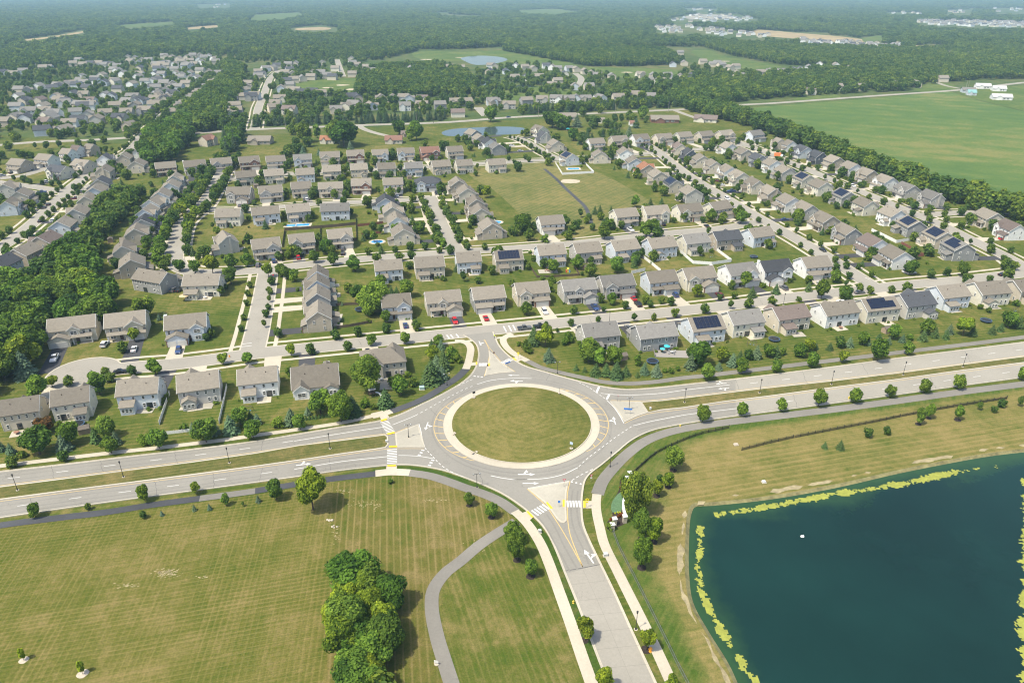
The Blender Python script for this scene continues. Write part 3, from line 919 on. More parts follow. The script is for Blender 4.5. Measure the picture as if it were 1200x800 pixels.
# paint
paint_w, paint_y, joints = MB(), MB(), MB()
ZP = 0.1385
def line(mb, pts, w=0.14, z=ZP, n=5):
    mb.ribbon(smooth(GP(pts), False, n), w, z)
def dashes(mb, pts, on, off, w=0.14, z=ZP):
    P = smooth(GP(pts), False, 8)
    pos = resample(P, 0.25)
    per = int((on + off) / 0.25)
    k = int(on / 0.25)
    for i in range(0, len(pos) - k, per):
        mb.ribbon([pos[j][0] for j in range(i, i + k + 1)], w, z)
# lane lines of the parkway
NL = [(-170, 582.5), (0, 562), (75, 552.5), (150, 543), (225, 534), (300, 524), (345, 516.5)]
SL = [(-170, 619), (0, 596), (75, 585.5), (150, 576), (225, 566.5), (300, 556), (325, 552.5)]
dashes(paint_w, NL, 3, 9, 0.17)
dashes(paint_w, SL, 3, 9, 0.17)
line(paint_w, [(345, 517), (400, 508), (450, 500.5)], 0.2)
line(paint_w, [(460, 498), (480, 490), (487, 487)], 0.2)
line(paint_w, [(345, 550), (400, 541), (455, 535)], 0.2)
line(paint_w, [(467, 533.8), (480, 534), (493, 535), (508, 537.5)], 0.2)
NR = [(1460, 377), (1200, 409.5), (1125, 419), (1050, 429), (975, 438.5), (900, 447), (856, 452)]
SR = [(1460, 399), (1200, 434), (1125, 444), (1050, 454), (975, 463.5), (900, 473.5), (885, 475.5)]
dashes(paint_w, NR, 3, 9, 0.18)
dashes(paint_w, SR, 3, 9, 0.18)
line(paint_w, [(704, 461), (720, 462.5), (740, 463), (775, 461), (800, 457.5), (855, 451)], 0.2)
line(paint_w, [(742, 499), (760, 494.5), (780, 490.5), (805, 486), (870, 478)], 0.2)
# circulating lane
dashes(paint_w, [(487, 487), (500, 480), (515, 471.5), (530, 463.5), (545, 456), (558, 451)], 1.1, 1.1, 0.19)
line(paint_w, [(559, 450.5), (575, 446), (600, 443.5), (623, 443.7)], 0.22)
dashes(paint_w, [(678, 448), (690, 454), (700, 461), (710, 468)], 1.0, 0.8, 0.2)
line(paint_w, [(711, 469), (719, 477), (726, 487), (731, 496)], 0.22)
dashes(paint_w, [(740, 500), (722, 512), (706, 524), (690, 536), (678, 547)], 1.1, 1.1, 0.19)
line(paint_w, [(677, 548), (660, 556), (640, 560.5), (615, 562), (600, 562)], 0.22)
line(paint_w, [(575, 557.5), (590, 560.5), (605, 562), (618, 562)], 0.22)
dashes(paint_w, [(498, 525), (507, 535), (518, 546), (530, 553.5), (545, 559.5)], 1.0, 0.9, 0.2)
line(paint_w, [(491, 497), (493, 504), (495, 514), (498, 524)], 0.22)
dashes(paint_w, [(537, 452), (548, 447), (558, 443)], 1.0, 0.9, 0.18)
dashes(paint_w, [(555, 441), (567, 442)], 0.8, 0.6, 0.5)
dashes(paint_w, [(670, 563), (682, 556), (700, 547.5)], 1.0, 0.9, 0.2)
dashes(paint_w, [(669, 564.5), (676, 566), (682, 567.5)], 0.7, 0.6, 0.5)
dashes(paint_w, [(491, 534), (494, 530), (497, 526)], 0.7, 0.7, 0.9)
dashes(paint_w, [(503, 546), (506, 541), (509, 537)], 0.7, 0.7, 0.9)
line(paint_w, [(699, 460), (702, 453.5)], 0.7, n=1)
line(paint_w, [(711, 468), (714, 462.5)], 0.7, n=1)
line(paint_w, [(618.5, 572.2), (645, 567.5), (667, 563.8)], 0.15)
# yellow edge lines by the median noses and islands
line(paint_y, [(-170, 590), (0, 569), (150, 549.7), (300, 529.7), (400, 514.7), (440, 509.7), (462, 507), (478, 501)], 0.15)
line(paint_y, [(-170, 610.3), (0, 587.6), (150, 568), (300, 548.4), (400, 533.9), (450, 526.7), (480, 525.8), (497, 526)], 0.15)
line(paint_y, [(732, 496.2), (746, 489.6), (760, 485), (800, 479.9), (850, 472.4), (900, 466.3), (975, 456.3), (1050, 446.6), (1200, 426.6), (1460, 392)], 0.15)
line(paint_y, [(716, 469.3), (751, 470), (800, 465.3), (900, 453.3), (1050, 436.4), (1200, 416.9), (1460, 383)], 0.15)
line(paint_y, [(567, 398), (570.5, 404), (573.5, 412), (572, 425), (567.5, 441)], 0.15)
line(paint_y, [(568, 398), (573, 407), (581, 416.5), (588, 424.5), (604, 436)], 0.15)
line(paint_y, [(618, 573), (628, 582), (639, 592), (651, 609), (665, 632), (683, 664.5)], 0.2)
line(paint_y, [(668, 564), (665, 578), (664.7, 595), (667, 622), (674, 643), (683, 664.5)], 0.2)
# hatching beside the apron on both sides
def hatch(a0, a1, bulge, nb):
    def edge(a):
        u = (a - a0) / (a1 - a0)
        r = RG + 2.9 + bulge * math.sin(math.pi * u) ** 0.8
        return (CX + r * math.cos(a), CY + r * math.sin(a))
    N = 40
    paint_y.ribbon([edge(a0 + (a1 - a0) * i / N) for i in range(N + 1)], 0.17, ZP)
    for k in range(1, nb):
        a = a0 + (a1 - a0) * k / nb
        p1 = edge(a)
        a2 = a + 0.035
        p0 = (CX + (RG + 2.75) * math.cos(a2), CY + (RG + 2.75) * math.sin(a2))
        paint_y.ribbon([p0, p1], 0.28, ZP + 0.0012)
hatch(R(142), R(236), 2.6, 11)
hatch(R(-40), R(58), 2.6, 12)
def crosswalk(p0, p1, length, n, mb=paint_w, w=0.42):
    a, b = np.array(G(*p0)), np.array(G(*p1))
    d = (b - a) / np.linalg.norm(b - a)
    nrm = np.array((-d[1], d[0]))
    for k in range(n):
        c = a + (b - a) * (k + 0.5) / n
        mb.ribbon([tuple(c - nrm * length / 2), tuple(c + nrm * length / 2)], w, ZP + 0.0024)
crosswalk((450, 493.5), (458, 507), 2.6, 9, w=0.30)
crosswalk((459.5, 526), (459.5, 543.5), 2.8, 9, w=0.34)
crosswalk((561, 427.5), (571, 427.3), 2.2, 6)
crosswalk((589, 426), (599, 421), 2.2, 6)
crosswalk((625.5, 602), (641, 593), 2.6, 5, w=0.5)
crosswalk((663.5, 590.5), (681, 590.5), 2.6, 5, w=0.5)
ZS = 0.125
def bar(p0, p1, w, z=ZS):
    paint_w.ribbon(GP([p0, p1]), w, z)
for x in (523.5, 528, 534.5):
    bar((x, 392.8 - (x - 523) * 0.1), (x + 3.2, 396.8 - (x - 523) * 0.1), 0.5)
for x in (590, 596, 601):
    bar((x, 382.3 - (x - 590) * 0.12), (x + 3.4, 389 - (x - 590) * 0.12), 0.5)
bar((284, 403.4), (295, 402), 0.3), bar((283, 406.6), (295, 405.2), 0.3)
for x in (1014,):
    bar((x, 325.5), (x + 6, 328), 0.35)
# turn arrows
def arrow(px, py, ang, kind='left', s=1.0):
    s *= 0.86
    """painted lane arrow; ang is the heading in plan, 0 = +X"""
    cx, cy = G(px, py)
    ca, sa = math.cos(ang), math.sin(ang)
    def T(pts):
        return [(cx + s * (x * ca - y * sa), cy + s * (x * sa + y * ca)) for x, y in pts]
    quads = [[(-1.9, -0.14), (0.7, -0.14), (0.7, 0.14), (-1.9, 0.14)], [(0.7, -0.5), (1.9, 0), (0.7, 0.5)]]
    sg = 1 if kind == 'left' else -1
    if kind != 'straight':
        quads += [[(-0.9, 0.0), (-0.55, 0.0), (0.05, 0.75 * sg), (-0.25, 0.85 * sg)], [(-0.5, 0.70 * sg), (0.4, 0.62 * sg), (0.0, 1.65 * sg)]]
    for k, q in enumerate(quads):
        paint_w.sheet(T(q), ZP + 0.0015 * (k + 1))
arrow(500, 499.5, R(-95), 'left', 1.35)
arrow(617, 556, R(0), 'left', 1.45)
arrow(622, 566.5, R(0), 'straight', 1.35)
arrow(605, 446.5, R(178), 'left', 1.35)
arrow(602, 440, R(178), 'straight', 1.2)
arrow(720, 493, R(92), 'left', 1.35)
arrow(356, 544.5, R(12), 'left', 1.3)
arrow(848, 455.3, R(190), 'left', 1.2)
arrow(845, 449.7, R(190), 'right', 1.2)
arrow(690, 652, R(112), 'right', 1.5)
arrow(562.5, 402.5, R(-75), 'left', 1.2)
structure(paint_w.build('road_marking', M['white_paint']))
structure(paint_y.build('road_marking', M['yellow_paint']))
# tactile pads
tp = MB()
for q in [[(446, 492.6), (453, 490.5), (454, 492.3), (447, 494.4)], [(453.5, 508.3), (462, 506.4), (463, 508.2), (454.5, 510)], [(456, 522.8), (465.5, 522.6), (465.5, 524.6), (456, 524.8)], [(454, 545.2), (464, 545), (464, 546.9), (454, 547)],
          [(683.5, 587.2), (686.3, 587.2), (686.3, 595.3), (683.5, 595.3)], [(659.3, 586), (661.7, 586), (661.7, 594.5), (659.3, 594.5)], [(639.5, 589.5), (641.5, 588.6), (648, 596), (645.5, 597)], [(616.8, 600.2), (618.8, 599), (625.5, 606.2), (623.4, 607.4)],
          [(557.6, 424.8), (559.3, 424.8), (559.3, 428), (557.6, 428)], [(572.3, 426), (574, 426), (574, 429.5), (572.3, 429.5)], [(600.5, 420.3), (602, 419.5), (605.5, 422.2), (604, 423)]]:
    tp.sheet(GP(q), 0.2655)
structure(tp.build('tactile_paving', M['tactile']))
# saw-cut joints of the concrete leg
slab = MB()
for py in (685, 704, 722, 741, 761, 783, 806):
    u = np.interp(py, [672, 697, 728, 800, 866], [664.5, 674.5, 686.5, 714.5, 744])
    v = np.interp(py, [661, 693, 748, 800, 866], [702, 718, 743, 767, 798])
    slab.ribbon(GP([(u, py), (v, py - 5)]), 0.06, 0.1352)
slab.ribbon(smooth(GP([(683, 667), (697, 697), (713, 733), (741, 800), (771, 866)])), 0.05, 0.1356)
structure(slab.build('road_joint', M['slab_joint']))
joints.ribbon(GP([(662.5, 669), (683, 665.5), (703, 661.5)]), 0.22, 0.1352)
for a, b in (((308, 517), (306, 529)), ((308, 547.5), (304, 564)), ((447, 495), (448, 508))):
    joints.ribbon(GP([a, b]), 0.10, 0.1352)
structure(joints.build('road_joint', M['joint']))
# darker wheel tracks along the lanes, sealed cracks across them
def offset_line(pts, d):
    P = [np.array(q) for q in pts]
    out = []
    for i, q in enumerate(P):
        t = P[min(i + 1, len(P) - 1)] - P[max(i - 1, 0)]
        t = t / (np.linalg.norm(t) or 1)
        out.append(tuple(q + np.array((-t[1], t[0])) * d))
    return out
tt = MB()
k_ = 0
for ln in (NL, SL, [(345, 517), (400, 508), (450, 500.5)], [(345, 550), (400, 541), (455, 535)], [(742, 499), (760, 494.5), (780, 490.5), (805, 486), (870, 478)], [(720, 462.5), (740, 463), (775, 461), (800, 457.5), (855, 451)]):
    base = smooth(GP(ln), False, 6)
    for d in (-2.7, -1.1, 1.1, 2.7):
        k_ += 1
        tt.ribbon(offset_line(base, d), 0.42, 0.1362 + 0.00002 * k_)
for rr, a0, a1 in ((RG + 4.6, 0, 360), (RG + 6.1, 0, 360), (RG + 8.6, -150, 150), (RG + 10.0, -140, 150)):
    k_ += 1
    if rr > RG + 7:
        continue
    tt.ribbon([(CX + rr * math.cos(R(a)), CY + rr * math.sin(R(a))) for a in range(a0, a1 + 1, 4)], 0.5, 0.1362 + 0.00002 * k_)
for ln in ([(630, 605), (641, 620), (652, 640), (668, 670)], [(640, 602), (650, 617), (661, 640), (677, 668)], [(671, 575), (669, 595), (672, 618), (684, 645), (690, 662)], [(677, 575), (676, 595), (679, 615), (690, 640), (697, 660)]):
    k_ += 1
    tt.ribbon(smooth(GP(ln), False, 6), 0.45, 0.1362 + 0.00002 * k_)
structure(tt.build('tyre_track', M['tyre_track']))
cs = MB()
rc_ = random.Random(3)
for (x0_, y0_), (x1_, y1_) in (((60, 546), (64, 561)), ((118, 540), (121, 553)), ((205, 529.5), (208, 543)), ((36, 584), (38, 602)), ((182, 564), (184, 581)), ((250, 554), (251, 571)), ((386, 537), (388, 553)), ((862, 445), (866, 457)), ((940, 435), (945, 449)), ((1010, 426), (1017, 440)), ((930, 462), (934, 478)), ((1000, 453), (1006, 469)), ((1090, 441), (1097, 457)), ((1130, 411), (1137, 425)), ((560, 549), (566, 567)), ((700, 500), (716, 512)), ((505, 480), (518, 494)), ((640, 446), (645, 437)), ((420, 399), (424, 405)), ((520, 391), (523, 398)), ((760, 365), (765, 372)), ((830, 358), (834, 365)), ((690, 372), (694, 379)), ((890, 351), (894, 357)), ((300, 352), (312, 350)), ((302, 378), (314, 376))):
    a_, b2_ = np.array(G(x0_, y0_)), np.array(G(x1_, y1_))
    n_ = max(4, int(np.linalg.norm(b2_ - a_) / .7))
    pts_ = [tuple(a_ + (b2_ - a_) * k / n_ + np.array((rc_.gauss(0, .12), rc_.gauss(0, .12)))) for k in range(n_ + 1)]
    cs.ribbon(pts_, 0.075, 0.1373 if y0_ > 420 or x0_ > 860 else 0.1255)
structure(cs.build('crack_seal', M['crack_seal']))
# algae mats on the pond
def algae(lines, z=-0.395):
    mb = MB()
    cell = 0.36
    rnd = random.Random(5)
    cells = set()
    for pts, wd, dens in lines:
        P = resample(smooth(GP(pts), False, 8), 0.3)
        for (x, y), (dx, dy) in P:
            k = -wd
            while k <= wd:
                qx, qy = x - dy * k, y + dx * k
                i, j = int(math.floor(qx / cell)), int(math.floor(qy / cell))
                if (i, j) not in cells:
                    v = noise.fractal((i * 0.075, j * 0.075, 3.1), 0.9, 2.1, 4) * 0.55 + noise.fractal((i * 0.33, j * 0.33, 8.1), 0.7, 2.1, 3) * 0.42
                    edge = 1 - abs(k) / wd
                    if v + dens + 0.55 * min(1, edge * 1.4) - 0.35 > 0:
                        cells.add((i, j))
                k += cell * 0.7
    for i, j in cells:
        x, y = i * cell, j * cell
        mb.add([(x, y, z), (x + cell, y, z), (x + cell, y + cell, z), (x, y + cell, z)], [(0, 1, 2, 3)])
    return mb
amb = algae([([(838, 601), (870, 597), (900, 592), (935, 586), (975, 577), (1010, 573), (1050, 566), (1090, 558), (1120, 551)], 1.35, 0.0), ([(1110, 553), (1140, 549), (1172, 545)], 1.2, -0.2),
             ([(822, 615), (820, 640), (819, 665), (822, 690), (832, 712), (845, 735), (860, 760), (876, 782), (892, 806), (915, 850)], 1.2, -0.08), ([(1203, 560), (1206, 590), (1203, 640), (1206, 680), (1200, 725), (1204, 760), (1210, 830)], 2.0, -0.10)])
alg = amb.build('algae', plain('algae', (0.25, 0.265, 0.045), 0.8, 0.25, 0.9))
tag(alg, 'yellow-green algae mats floating along the shore of the dark pond', 'algae', kind='stuff')
# ================================================================== HOUSES
WALLC = {'b': (0.56, 0.50, 0.40), 't': (0.45, 0.39, 0.31), 'w': (0.76, 0.755, 0.73), 'g': (0.30, 0.30, 0.295), 'l': (0.54, 0.575, 0.61), 'd': (0.10, 0.115, 0.135), 'y': (0.66, 0.62, 0.51), 's': (0.46, 0.44, 0.40), 'r': (0.23, 0.12, 0.085)}
WALLN = {'b': 'beige', 't': 'tan', 'w': 'white', 'g': 'grey', 'l': 'pale blue-grey', 'd': 'dark grey', 'y': 'cream', 's': 'stone-grey', 'r': 'brick'}
ROOFC = {'n': (0.212, 0.190, 0.156), 'k': (0.070, 0.074, 0.082), 'g': (0.185, 0.178, 0.164), 'r': (0.215, 0.125, 0.095), 'm': (0.170, 0.138, 0.122), 'o': (0.30, 0.15, 0.09)}
ROOFN = {'n': 'brown', 'k': 'charcoal', 'g': 'grey-brown', 'r': 'red-brown', 'm': 'dull brown', 'o': 'orange-brown'}

def gable(mb, x0, x1, y0, y1, ze, rise, ov=0.45, th=0.22, axis='x', ends=(1, 1)):
    """solid gable roof over a rectangle, ridge along axis"""
    def P(a, b, z):
        return (a, b, z) if axis == 'x' else (b, a, z)
    if axis == 'x':
        a0, a1, b0, b1 = x0, x1, y0, y1
    else:
        a0, a1, b0, b1 = y0, y1, x0, x1
    a0 -= ov * 0.7 * ends[0]
    a1 += ov * 0.7 * ends[1]
    bm = (b0 + b1) / 2
    k = rise / (bm - b0)
    lo = ze - ov * k
    sec = [(b0 - ov, lo), (bm, ze + rise), (b1 + ov, lo), (b1 + ov, lo + th), (bm, ze + rise + th), (b0 - ov, lo + th)]
    vs = [P(a0, b, z) for b, z in sec] + [P(a1, b, z) for b, z in sec]
    mb.add(vs, [(0, 1, 4, 5), (1, 2, 3, 4), (11, 10, 7, 6), (10, 9, 8, 7), (5, 4, 10, 11), (4, 3, 9, 10), (0, 6, 7, 1), (1, 7, 8, 2), (0, 5, 11, 6), (2, 8, 9, 3)])
    return sec
def gable_walls(mb, x0, x1, y0, y1, z0, ze, rise, axis='x'):
    def P(a, b, z):
        return (a, b, z) if axis == 'x' else (b, a, z)
    if axis == 'x':
        a0, a1, b0, b1 = x0, x1, y0, y1
    else:
        a0, a1, b0, b1 = y0, y1, x0, x1
    bm = (b0 + b1) / 2
    sec = [(b0, z0), (b1, z0), (b1, ze), (bm, ze + rise), (b0, ze)]
    vs = [P(a0, b, z) for b, z in sec] + [P(a1, b, z) for b, z in sec]
    mb.add(vs, [(4, 3, 2, 1, 0), (5, 6, 7, 8, 9), (0, 1, 6, 5), (1, 2, 7, 6), (4, 0, 5, 9), (2, 3, 8, 7), (3, 4, 9, 8)])
def rake_trim(mb, side, a0, a1, b0, b1, ze, rise, ov, axis='x'):
    """white boards along one gable edge, one chevron"""
    def P(a, b, z):
        return (a, b, z) if axis == 'x' else (b, a, z)
    bm = (b0 + b1) / 2
    k = rise / (bm - b0)
    a = a0 - ov * 0.7 - 0.05 if side == 0 else a1 + ov * 0.7 + 0.05
    pr = [(b0 - ov, ze - ov * k - .14), (bm, ze + rise - .14), (b1 + ov, ze - ov * k - .14), (b1 + ov, ze - ov * k + .13), (bm, ze + rise + .13), (b0 - ov, ze - ov * k + .13)]
    mb.add([P(a - .04, b, z) for b, z in pr] + [P(a + .04, b, z) for b, z in pr],
           [(0, 1, 4, 5), (1, 2, 3, 4), (11, 10, 7, 6), (10, 9, 8, 7)] + [(i, 6 + i, 6 + (i + 1) % 6, (i + 1) % 6) for i in range(6)])
WIN_CACHE = {}
def window_mesh(w, h):
    k = (w, h)
    if k not in WIN_CACHE:
        mb = MB()
        f, d = 0.13, 0.10
        mb.box(-w / 2, w / 2, -d, 0, -h / 2, -h / 2 + f)
        mb.box(-w / 2, w / 2, -d, 0, h / 2 - f, h / 2)
        mb.box(-w / 2, -w / 2 + f, -d, 0, -h / 2 + f, h / 2 - f)
        mb.box(w / 2 - f, w / 2, -d, 0, -h / 2 + f, h / 2 - f)
        mb.box(-w / 2 + f, w / 2 - f, -0.05, 0, -0.04, 0.04)
        mb.box(-w / 2 + f, w / 2 - f, -0.03, 0.02, -h / 2 + f, h / 2 - f, 1)
        if w > 1.5:
            mb.box(-0.05, 0.05, -0.055, 0, -h / 2 + f, -0.041)
            mb.box(-0.05, 0.05, -0.055, 0, 0.041, h / 2 - f)
        WIN_CACHE[k] = mb.mesh('window', [M['trim'], M['glass']])
    return WIN_CACHE[k]
def window(parent, x, y, z, rz, w=1.0, h=1.5):
    o = bpy.data.objects.new('window', window_mesh(w, h))
    link(o)
    o.parent = parent
    o.location = (x, y, z)
    o.rotation_euler = (0, 0, rz)
    return o

def make_house(v, mirror=False, simple=False):
    """v: dict of proportions. Front of the house is -Y, origin at ground centre."""
    root = empty('house')
    mx = -1 if mirror else 1
    W, D, ze, rise = v['W'], v['D'], v.get('eave', 5.5), v.get('rise', 3.1)
    x0, x1, y0, y1 = -W / 2, W / 2, -D / 2, D / 2
    def fin(mb):
        if mirror:
            mb.v = [(-x, y, z) for x, y, z in mb.v]
            mb.f = [f[::-1] for f in mb.f]
        return mb
    ov = 0.45
    wall, roof, trims = MB(), MB(), []
    if v.get('hip'):
        wall.box(x0, x1, y0, y1, 0, ze)
        hx = D / 2 * 0.85
        k = rise / (D / 2)
        lo = ze - ov * k
        a = [(x0 - ov, y0 - ov, lo), (x1 + ov, y0 - ov, lo), (x1 + ov, y1 + ov, lo), (x0 - ov, y1 + ov, lo), (x0 + hx, 0, ze + rise), (x1 - hx, 0, ze + rise)]
        a += [(x, y, z + 0.22) for x, y, z in a]
        roof.add(a, [(6, 7, 11, 10), (7, 8, 11), (8, 9, 10, 11), (9, 6, 10), (0, 1, 7, 6), (1, 2, 8, 7), (2, 3, 9, 8), (3, 0, 6, 9), (3, 2, 1, 0)])
    else:
        gable_walls(wall, x0, x1, y0, y1, 0, ze, rise)
        gable(roof, x0, x1, y0, y1, ze, rise, ov)
        trims.append((x0, x1, y0, y1, ze, rise, ov, 'x'))
    for cx in (x0, x1):
        for cy in (y0, y1):
            cb = MB()
            cb.box(cx - 0.06, cx + 0.06, cy - 0.06, cy + 0.06, 0.02, ze - 0.25)
            fin(cb).build('corner_board', M['trim'], root)
    fg = v.get('fg')
    if fg:                                     # cross gable on the front
        gx, gw, gd = fg
        gr = gw * 0.5 * 0.80
        top = min(gr, rise - 0.15)
        back = -D / 2 + (D / 2) * (top / rise) + 0.5
        gable_walls(wall, gx - gw / 2, gx + gw / 2, y0 - gd, y0 + 0.5, 0.0 if v.get('fg_floor', True) else 2.9, ze, top, 'y')
        gable(roof, gx - gw / 2, gx + gw / 2, y0 - gd, back, ze, top, 0.35, 0.2, 'y', (1, 0))
        trims.append((y0 - gd, None, gx - gw / 2, gx + gw / 2, ze, top, 0.35, 'y'))
    bg = v.get('bg')
    if bg:
        gx, gw, gd = bg
        top = min(gw * 0.4, rise - 0.15)
        bk = D / 2 - (D / 2) * (top / rise) - 0.5
        gable_walls(wall, gx - gw / 2, gx + gw / 2, y1 - 0.5, y1 + gd, 0, ze, top, 'y')
        gable(roof, gx - gw / 2, gx + gw / 2, bk, y1 + gd, ze, top, 0.35, 0.2, 'y', (0, 1))
        trims.append((None, y1 + gd, gx - gw / 2, gx + gw / 2, ze, top, 0.35, 'y'))
    wo = fin(wall).build('wall', M['siding'], root)
    ro = fin(roof).build('roof', M['shingle'], root)
    for px_, py_ in ((W * 0.22, D * 0.2), (-W * 0.3, D * 0.12)):
        vp = MB()
        zz = ze + rise * (1 - py_ / (D / 2)) + 0.2
        vp.tube([(mx * px_, py_, zz - 0.2), (mx * px_, py_, zz + 0.45)], [0.12, 0.12], 6)
        vp.build('vent_pipe', M['bark'], ro)
    if v.get('chimney'):
        ch = MB()
        cx = x1 - 0.2
        ch.box(cx - 0.1, cx + 0.65, 0.4, 1.5, 0, ze + rise * .7 + 0.9)
        ch.box(cx - 0.2, cx + .75, 0.3, 1.6, ze + rise * .7 + 0.9, ze + rise * .7 + 1.05)
        fin(ch).build('chimney', M['siding'], ro if False else root)
    for tr in trims:
        for side in (0, 1):
            if tr[side] is not None:
                tb = MB()
                rake_trim(tb, side, *tr)
                fin(tb).build('gable_trim', M['trim'], root)
    g = v.get('garage')
    if g:
        gx, gw, gd = g
        gm, gr = MB(), MB()
        if v.get('garage_gable'):
            gable_walls(gm, gx - gw / 2, gx + gw / 2, y0 - gd, y0 + 0.02, 0, 2.9, gw * 0.28, 'y')
            gable(gr, gx - gw / 2, gx + gw / 2, y0 - gd, y0 + 0.03, 2.9, gw * 0.28, 0.35, 0.2, 'y', (1, 0))
        else:
            gm.box(gx - gw / 2, gx + gw / 2, y0 - gd, y0 + 0.02, 0, 2.9)
            lean = [(gx - gw / 2 - 0.3, y0 - gd - 0.5, 2.75), (gx + gw / 2 + 0.3, y0 - gd - 0.5, 2.75), (gx + gw / 2 + 0.3, y0 + 0.03, 2.75 + (gd + 0.5) * 0.36), (gx - gw / 2 - 0.3, y0 + 0.03, 2.75 + (gd + 0.5) * 0.36)]
            gr.add(lean + [(x, y, z + 0.2) for x, y, z in lean], [(3, 2, 1, 0), (4, 5, 6, 7), (0, 1, 5, 4), (1, 2, 6, 5), (2, 3, 7, 6), (3, 0, 4, 7)])
        gw_o = fin(gm).build('garage', M['siding'], root)
        fin(gr).build('garage_roof', M['shingle'], gw_o)
        nd = 2 if v.get('two_doors') else 1
        for k in range(nd):
            dw = 2.6 if nd == 2 else min(4.9, gw - 1.0)
            dx = gx + ((k - 0.5) * 3.1 if nd == 2 else 0)
            dm = MB()
            yf = y0 - gd
            for r in range(4):
                dm.box(dx - dw / 2, dx + dw / 2, yf - 0.07, yf + 0.01, 0.05 + r * 0.56, 0.05 + r * 0.56 + 0.53)
            fin(dm).build('garage_door', M['door_paint'], gw_o)
        if v.get('brick'):
            for bx0, bx1 in ((gx - gw / 2 - 0.05, gx - gw / 2 + 0.5), (gx + gw / 2 - 0.5, gx + gw / 2 + 0.05)):
                bk = MB()
                bk.box(bx0, bx1, y0 - gd - 0.05, y0 - gd + 0.3, 0, 2.6)
                fin(bk).build('brick_pier', M['brick'], gw_o)
    p = v.get('porch')
    if p:
        pxx, pw, pd = p
        pm = MB()
        lean = [(pxx - pw / 2 - 0.2, y0 - pd - 0.3, 2.75), (pxx + pw / 2 + 0.2, y0 - pd - 0.3, 2.75), (pxx + pw / 2 + 0.2, y0 + 0.03, 3.5), (pxx - pw / 2 - 0.2, y0 + 0.03, 3.5)]
        pm.add(lean + [(x, y, z + 0.18) for x, y, z in lean], [(3, 2, 1, 0), (4, 5, 6, 7), (0, 1, 5, 4), (1, 2, 6, 5), (2, 3, 7, 6), (3, 0, 4, 7)])
        po = fin(pm).build('porch_roof', M['shingle'], root)
        cm = MB()
        for cx in (pxx - pw / 2 + 0.2, pxx + pw / 2 - 0.2):
            c1 = MB()
            c1.box(cx - 0.12, cx + 0.12, y0 - pd, y0 - pd + 0.24, 0.1, 2.8)
            fin(c1).build('porch_post', M['trim'], po)
        dk = MB()
        dk.box(pxx - pw / 2, pxx + pw / 2, y0 - pd, y0 - 0.02, 0, 0.16)
        fin(dk).build('porch_floor', M['concrete'], root)
    dx = v.get('door', 0.0)
    dm = MB()
    dm.box(dx - 0.5, dx + 0.5, y0 - 0.07, y0 + 0.01, 0.15, 2.3)
    fin(dm).build('front_door', M['entry_door'], root)
    s = v.get('sun')
    if s:
        sx, sw, sdp = s
        sm, sr = MB(), MB()
        if v.get('sun_gable'):
            gable_walls(sm, sx - sw / 2, sx + sw / 2, y1 - 0.02, y1 + sdp, 0, 2.8, 1.2, 'y')
            gable(sr, sx - sw / 2, sx + sw / 2, y1 - 0.03, y1 + sdp, 2.8, 1.2, 0.3, 0.18, 'y', (0, 1))
        else:
            sm.box(sx - sw / 2, sx + sw / 2, y1 - 0.02, y1 + sdp, 0, 2.8)
            lean = [(sx - sw / 2 - 0.3, y1 - 0.03, 2.75 + (sdp + .4) * 0.30), (sx + sw / 2 + 0.3, y1 - 0.03, 2.75 + (sdp + .4) * 0.30), (sx + sw / 2 + 0.3, y1 + sdp + 0.4, 2.75), (sx - sw / 2 - 0.3, y1 + sdp + 0.4, 2.75)]
            sr.add(lean + [(x, y, z + 0.2) for x, y, z in lean], [(3, 2, 1, 0), (4, 5, 6, 7), (0, 1, 5, 4), (1, 2, 6, 5), (2, 3, 7, 6), (3, 0, 4, 7)])
        so = fin(sm).build('sunroom', M['siding'], root)
        fin(sr).build('sunroom_roof', M['shingle'], so)
        for k in (-1, 0, 1):
            window(so, mx * (sx + k * 1.15), y1 + sdp + 0.02, 1.55, math.pi, 0.95, 1.4)
    # windows
    def front(x, z, w=1.0, h=1.5, y=None):
        window(root, mx * x, (y0 if y is None else y) - 0.015, z, 0, w, h)
    def back(x, z, w=1.0, h=1.5, y=None):
        window(root, mx * x, (y1 if y is None else y) + 0.015, z, math.pi, w, h)
    for x in v.get('fw_up', ()):
        front(x, 4.2)
    for x in v.get('fw_dn', ()):
        front(x, 1.6, 1.7, 1.5)
    if fg:
        front(fg[0], 4.2, 2.0, 1.5, y0 - fg[2])
        if v.get('fg_floor', True) and not (g and abs(g[0] - fg[0]) < (g[1] + fg[1]) / 2):
            front(fg[0], 1.6, 1.8, 1.5, y0 - fg[2])
    for x in v.get('bw_up', ()):
        back(x, 4.25, 0.95, 1.35)
    for x in v.get('bw_dn', ()):
        back(x, 1.5, 0.95, 1.5)
    if bg:
        back(bg[0], 1.6, 2.4, 1.5, y1 + bg[2])
    for s_, xs in ((1, v.get('sw_r', ())), (-1, v.get('sw_l', ()))):
        for yy, zz in xs:
            window(root, mx * s_ * (W / 2 + 0.015), yy, zz, R(90) * s_ * mx, 0.85, 1.3)
    if v.get('slider'):
        sl = MB()
        sl.box(v['slider'] - 0.9, v['slider'] + 0.9, y1 - 0.01, y1 + 0.06, 0.1, 2.2)
        fin(sl).build('patio_door', M['glass'], root)
    if v.get('vane'):
        pass
    note_kids(root)
    return root
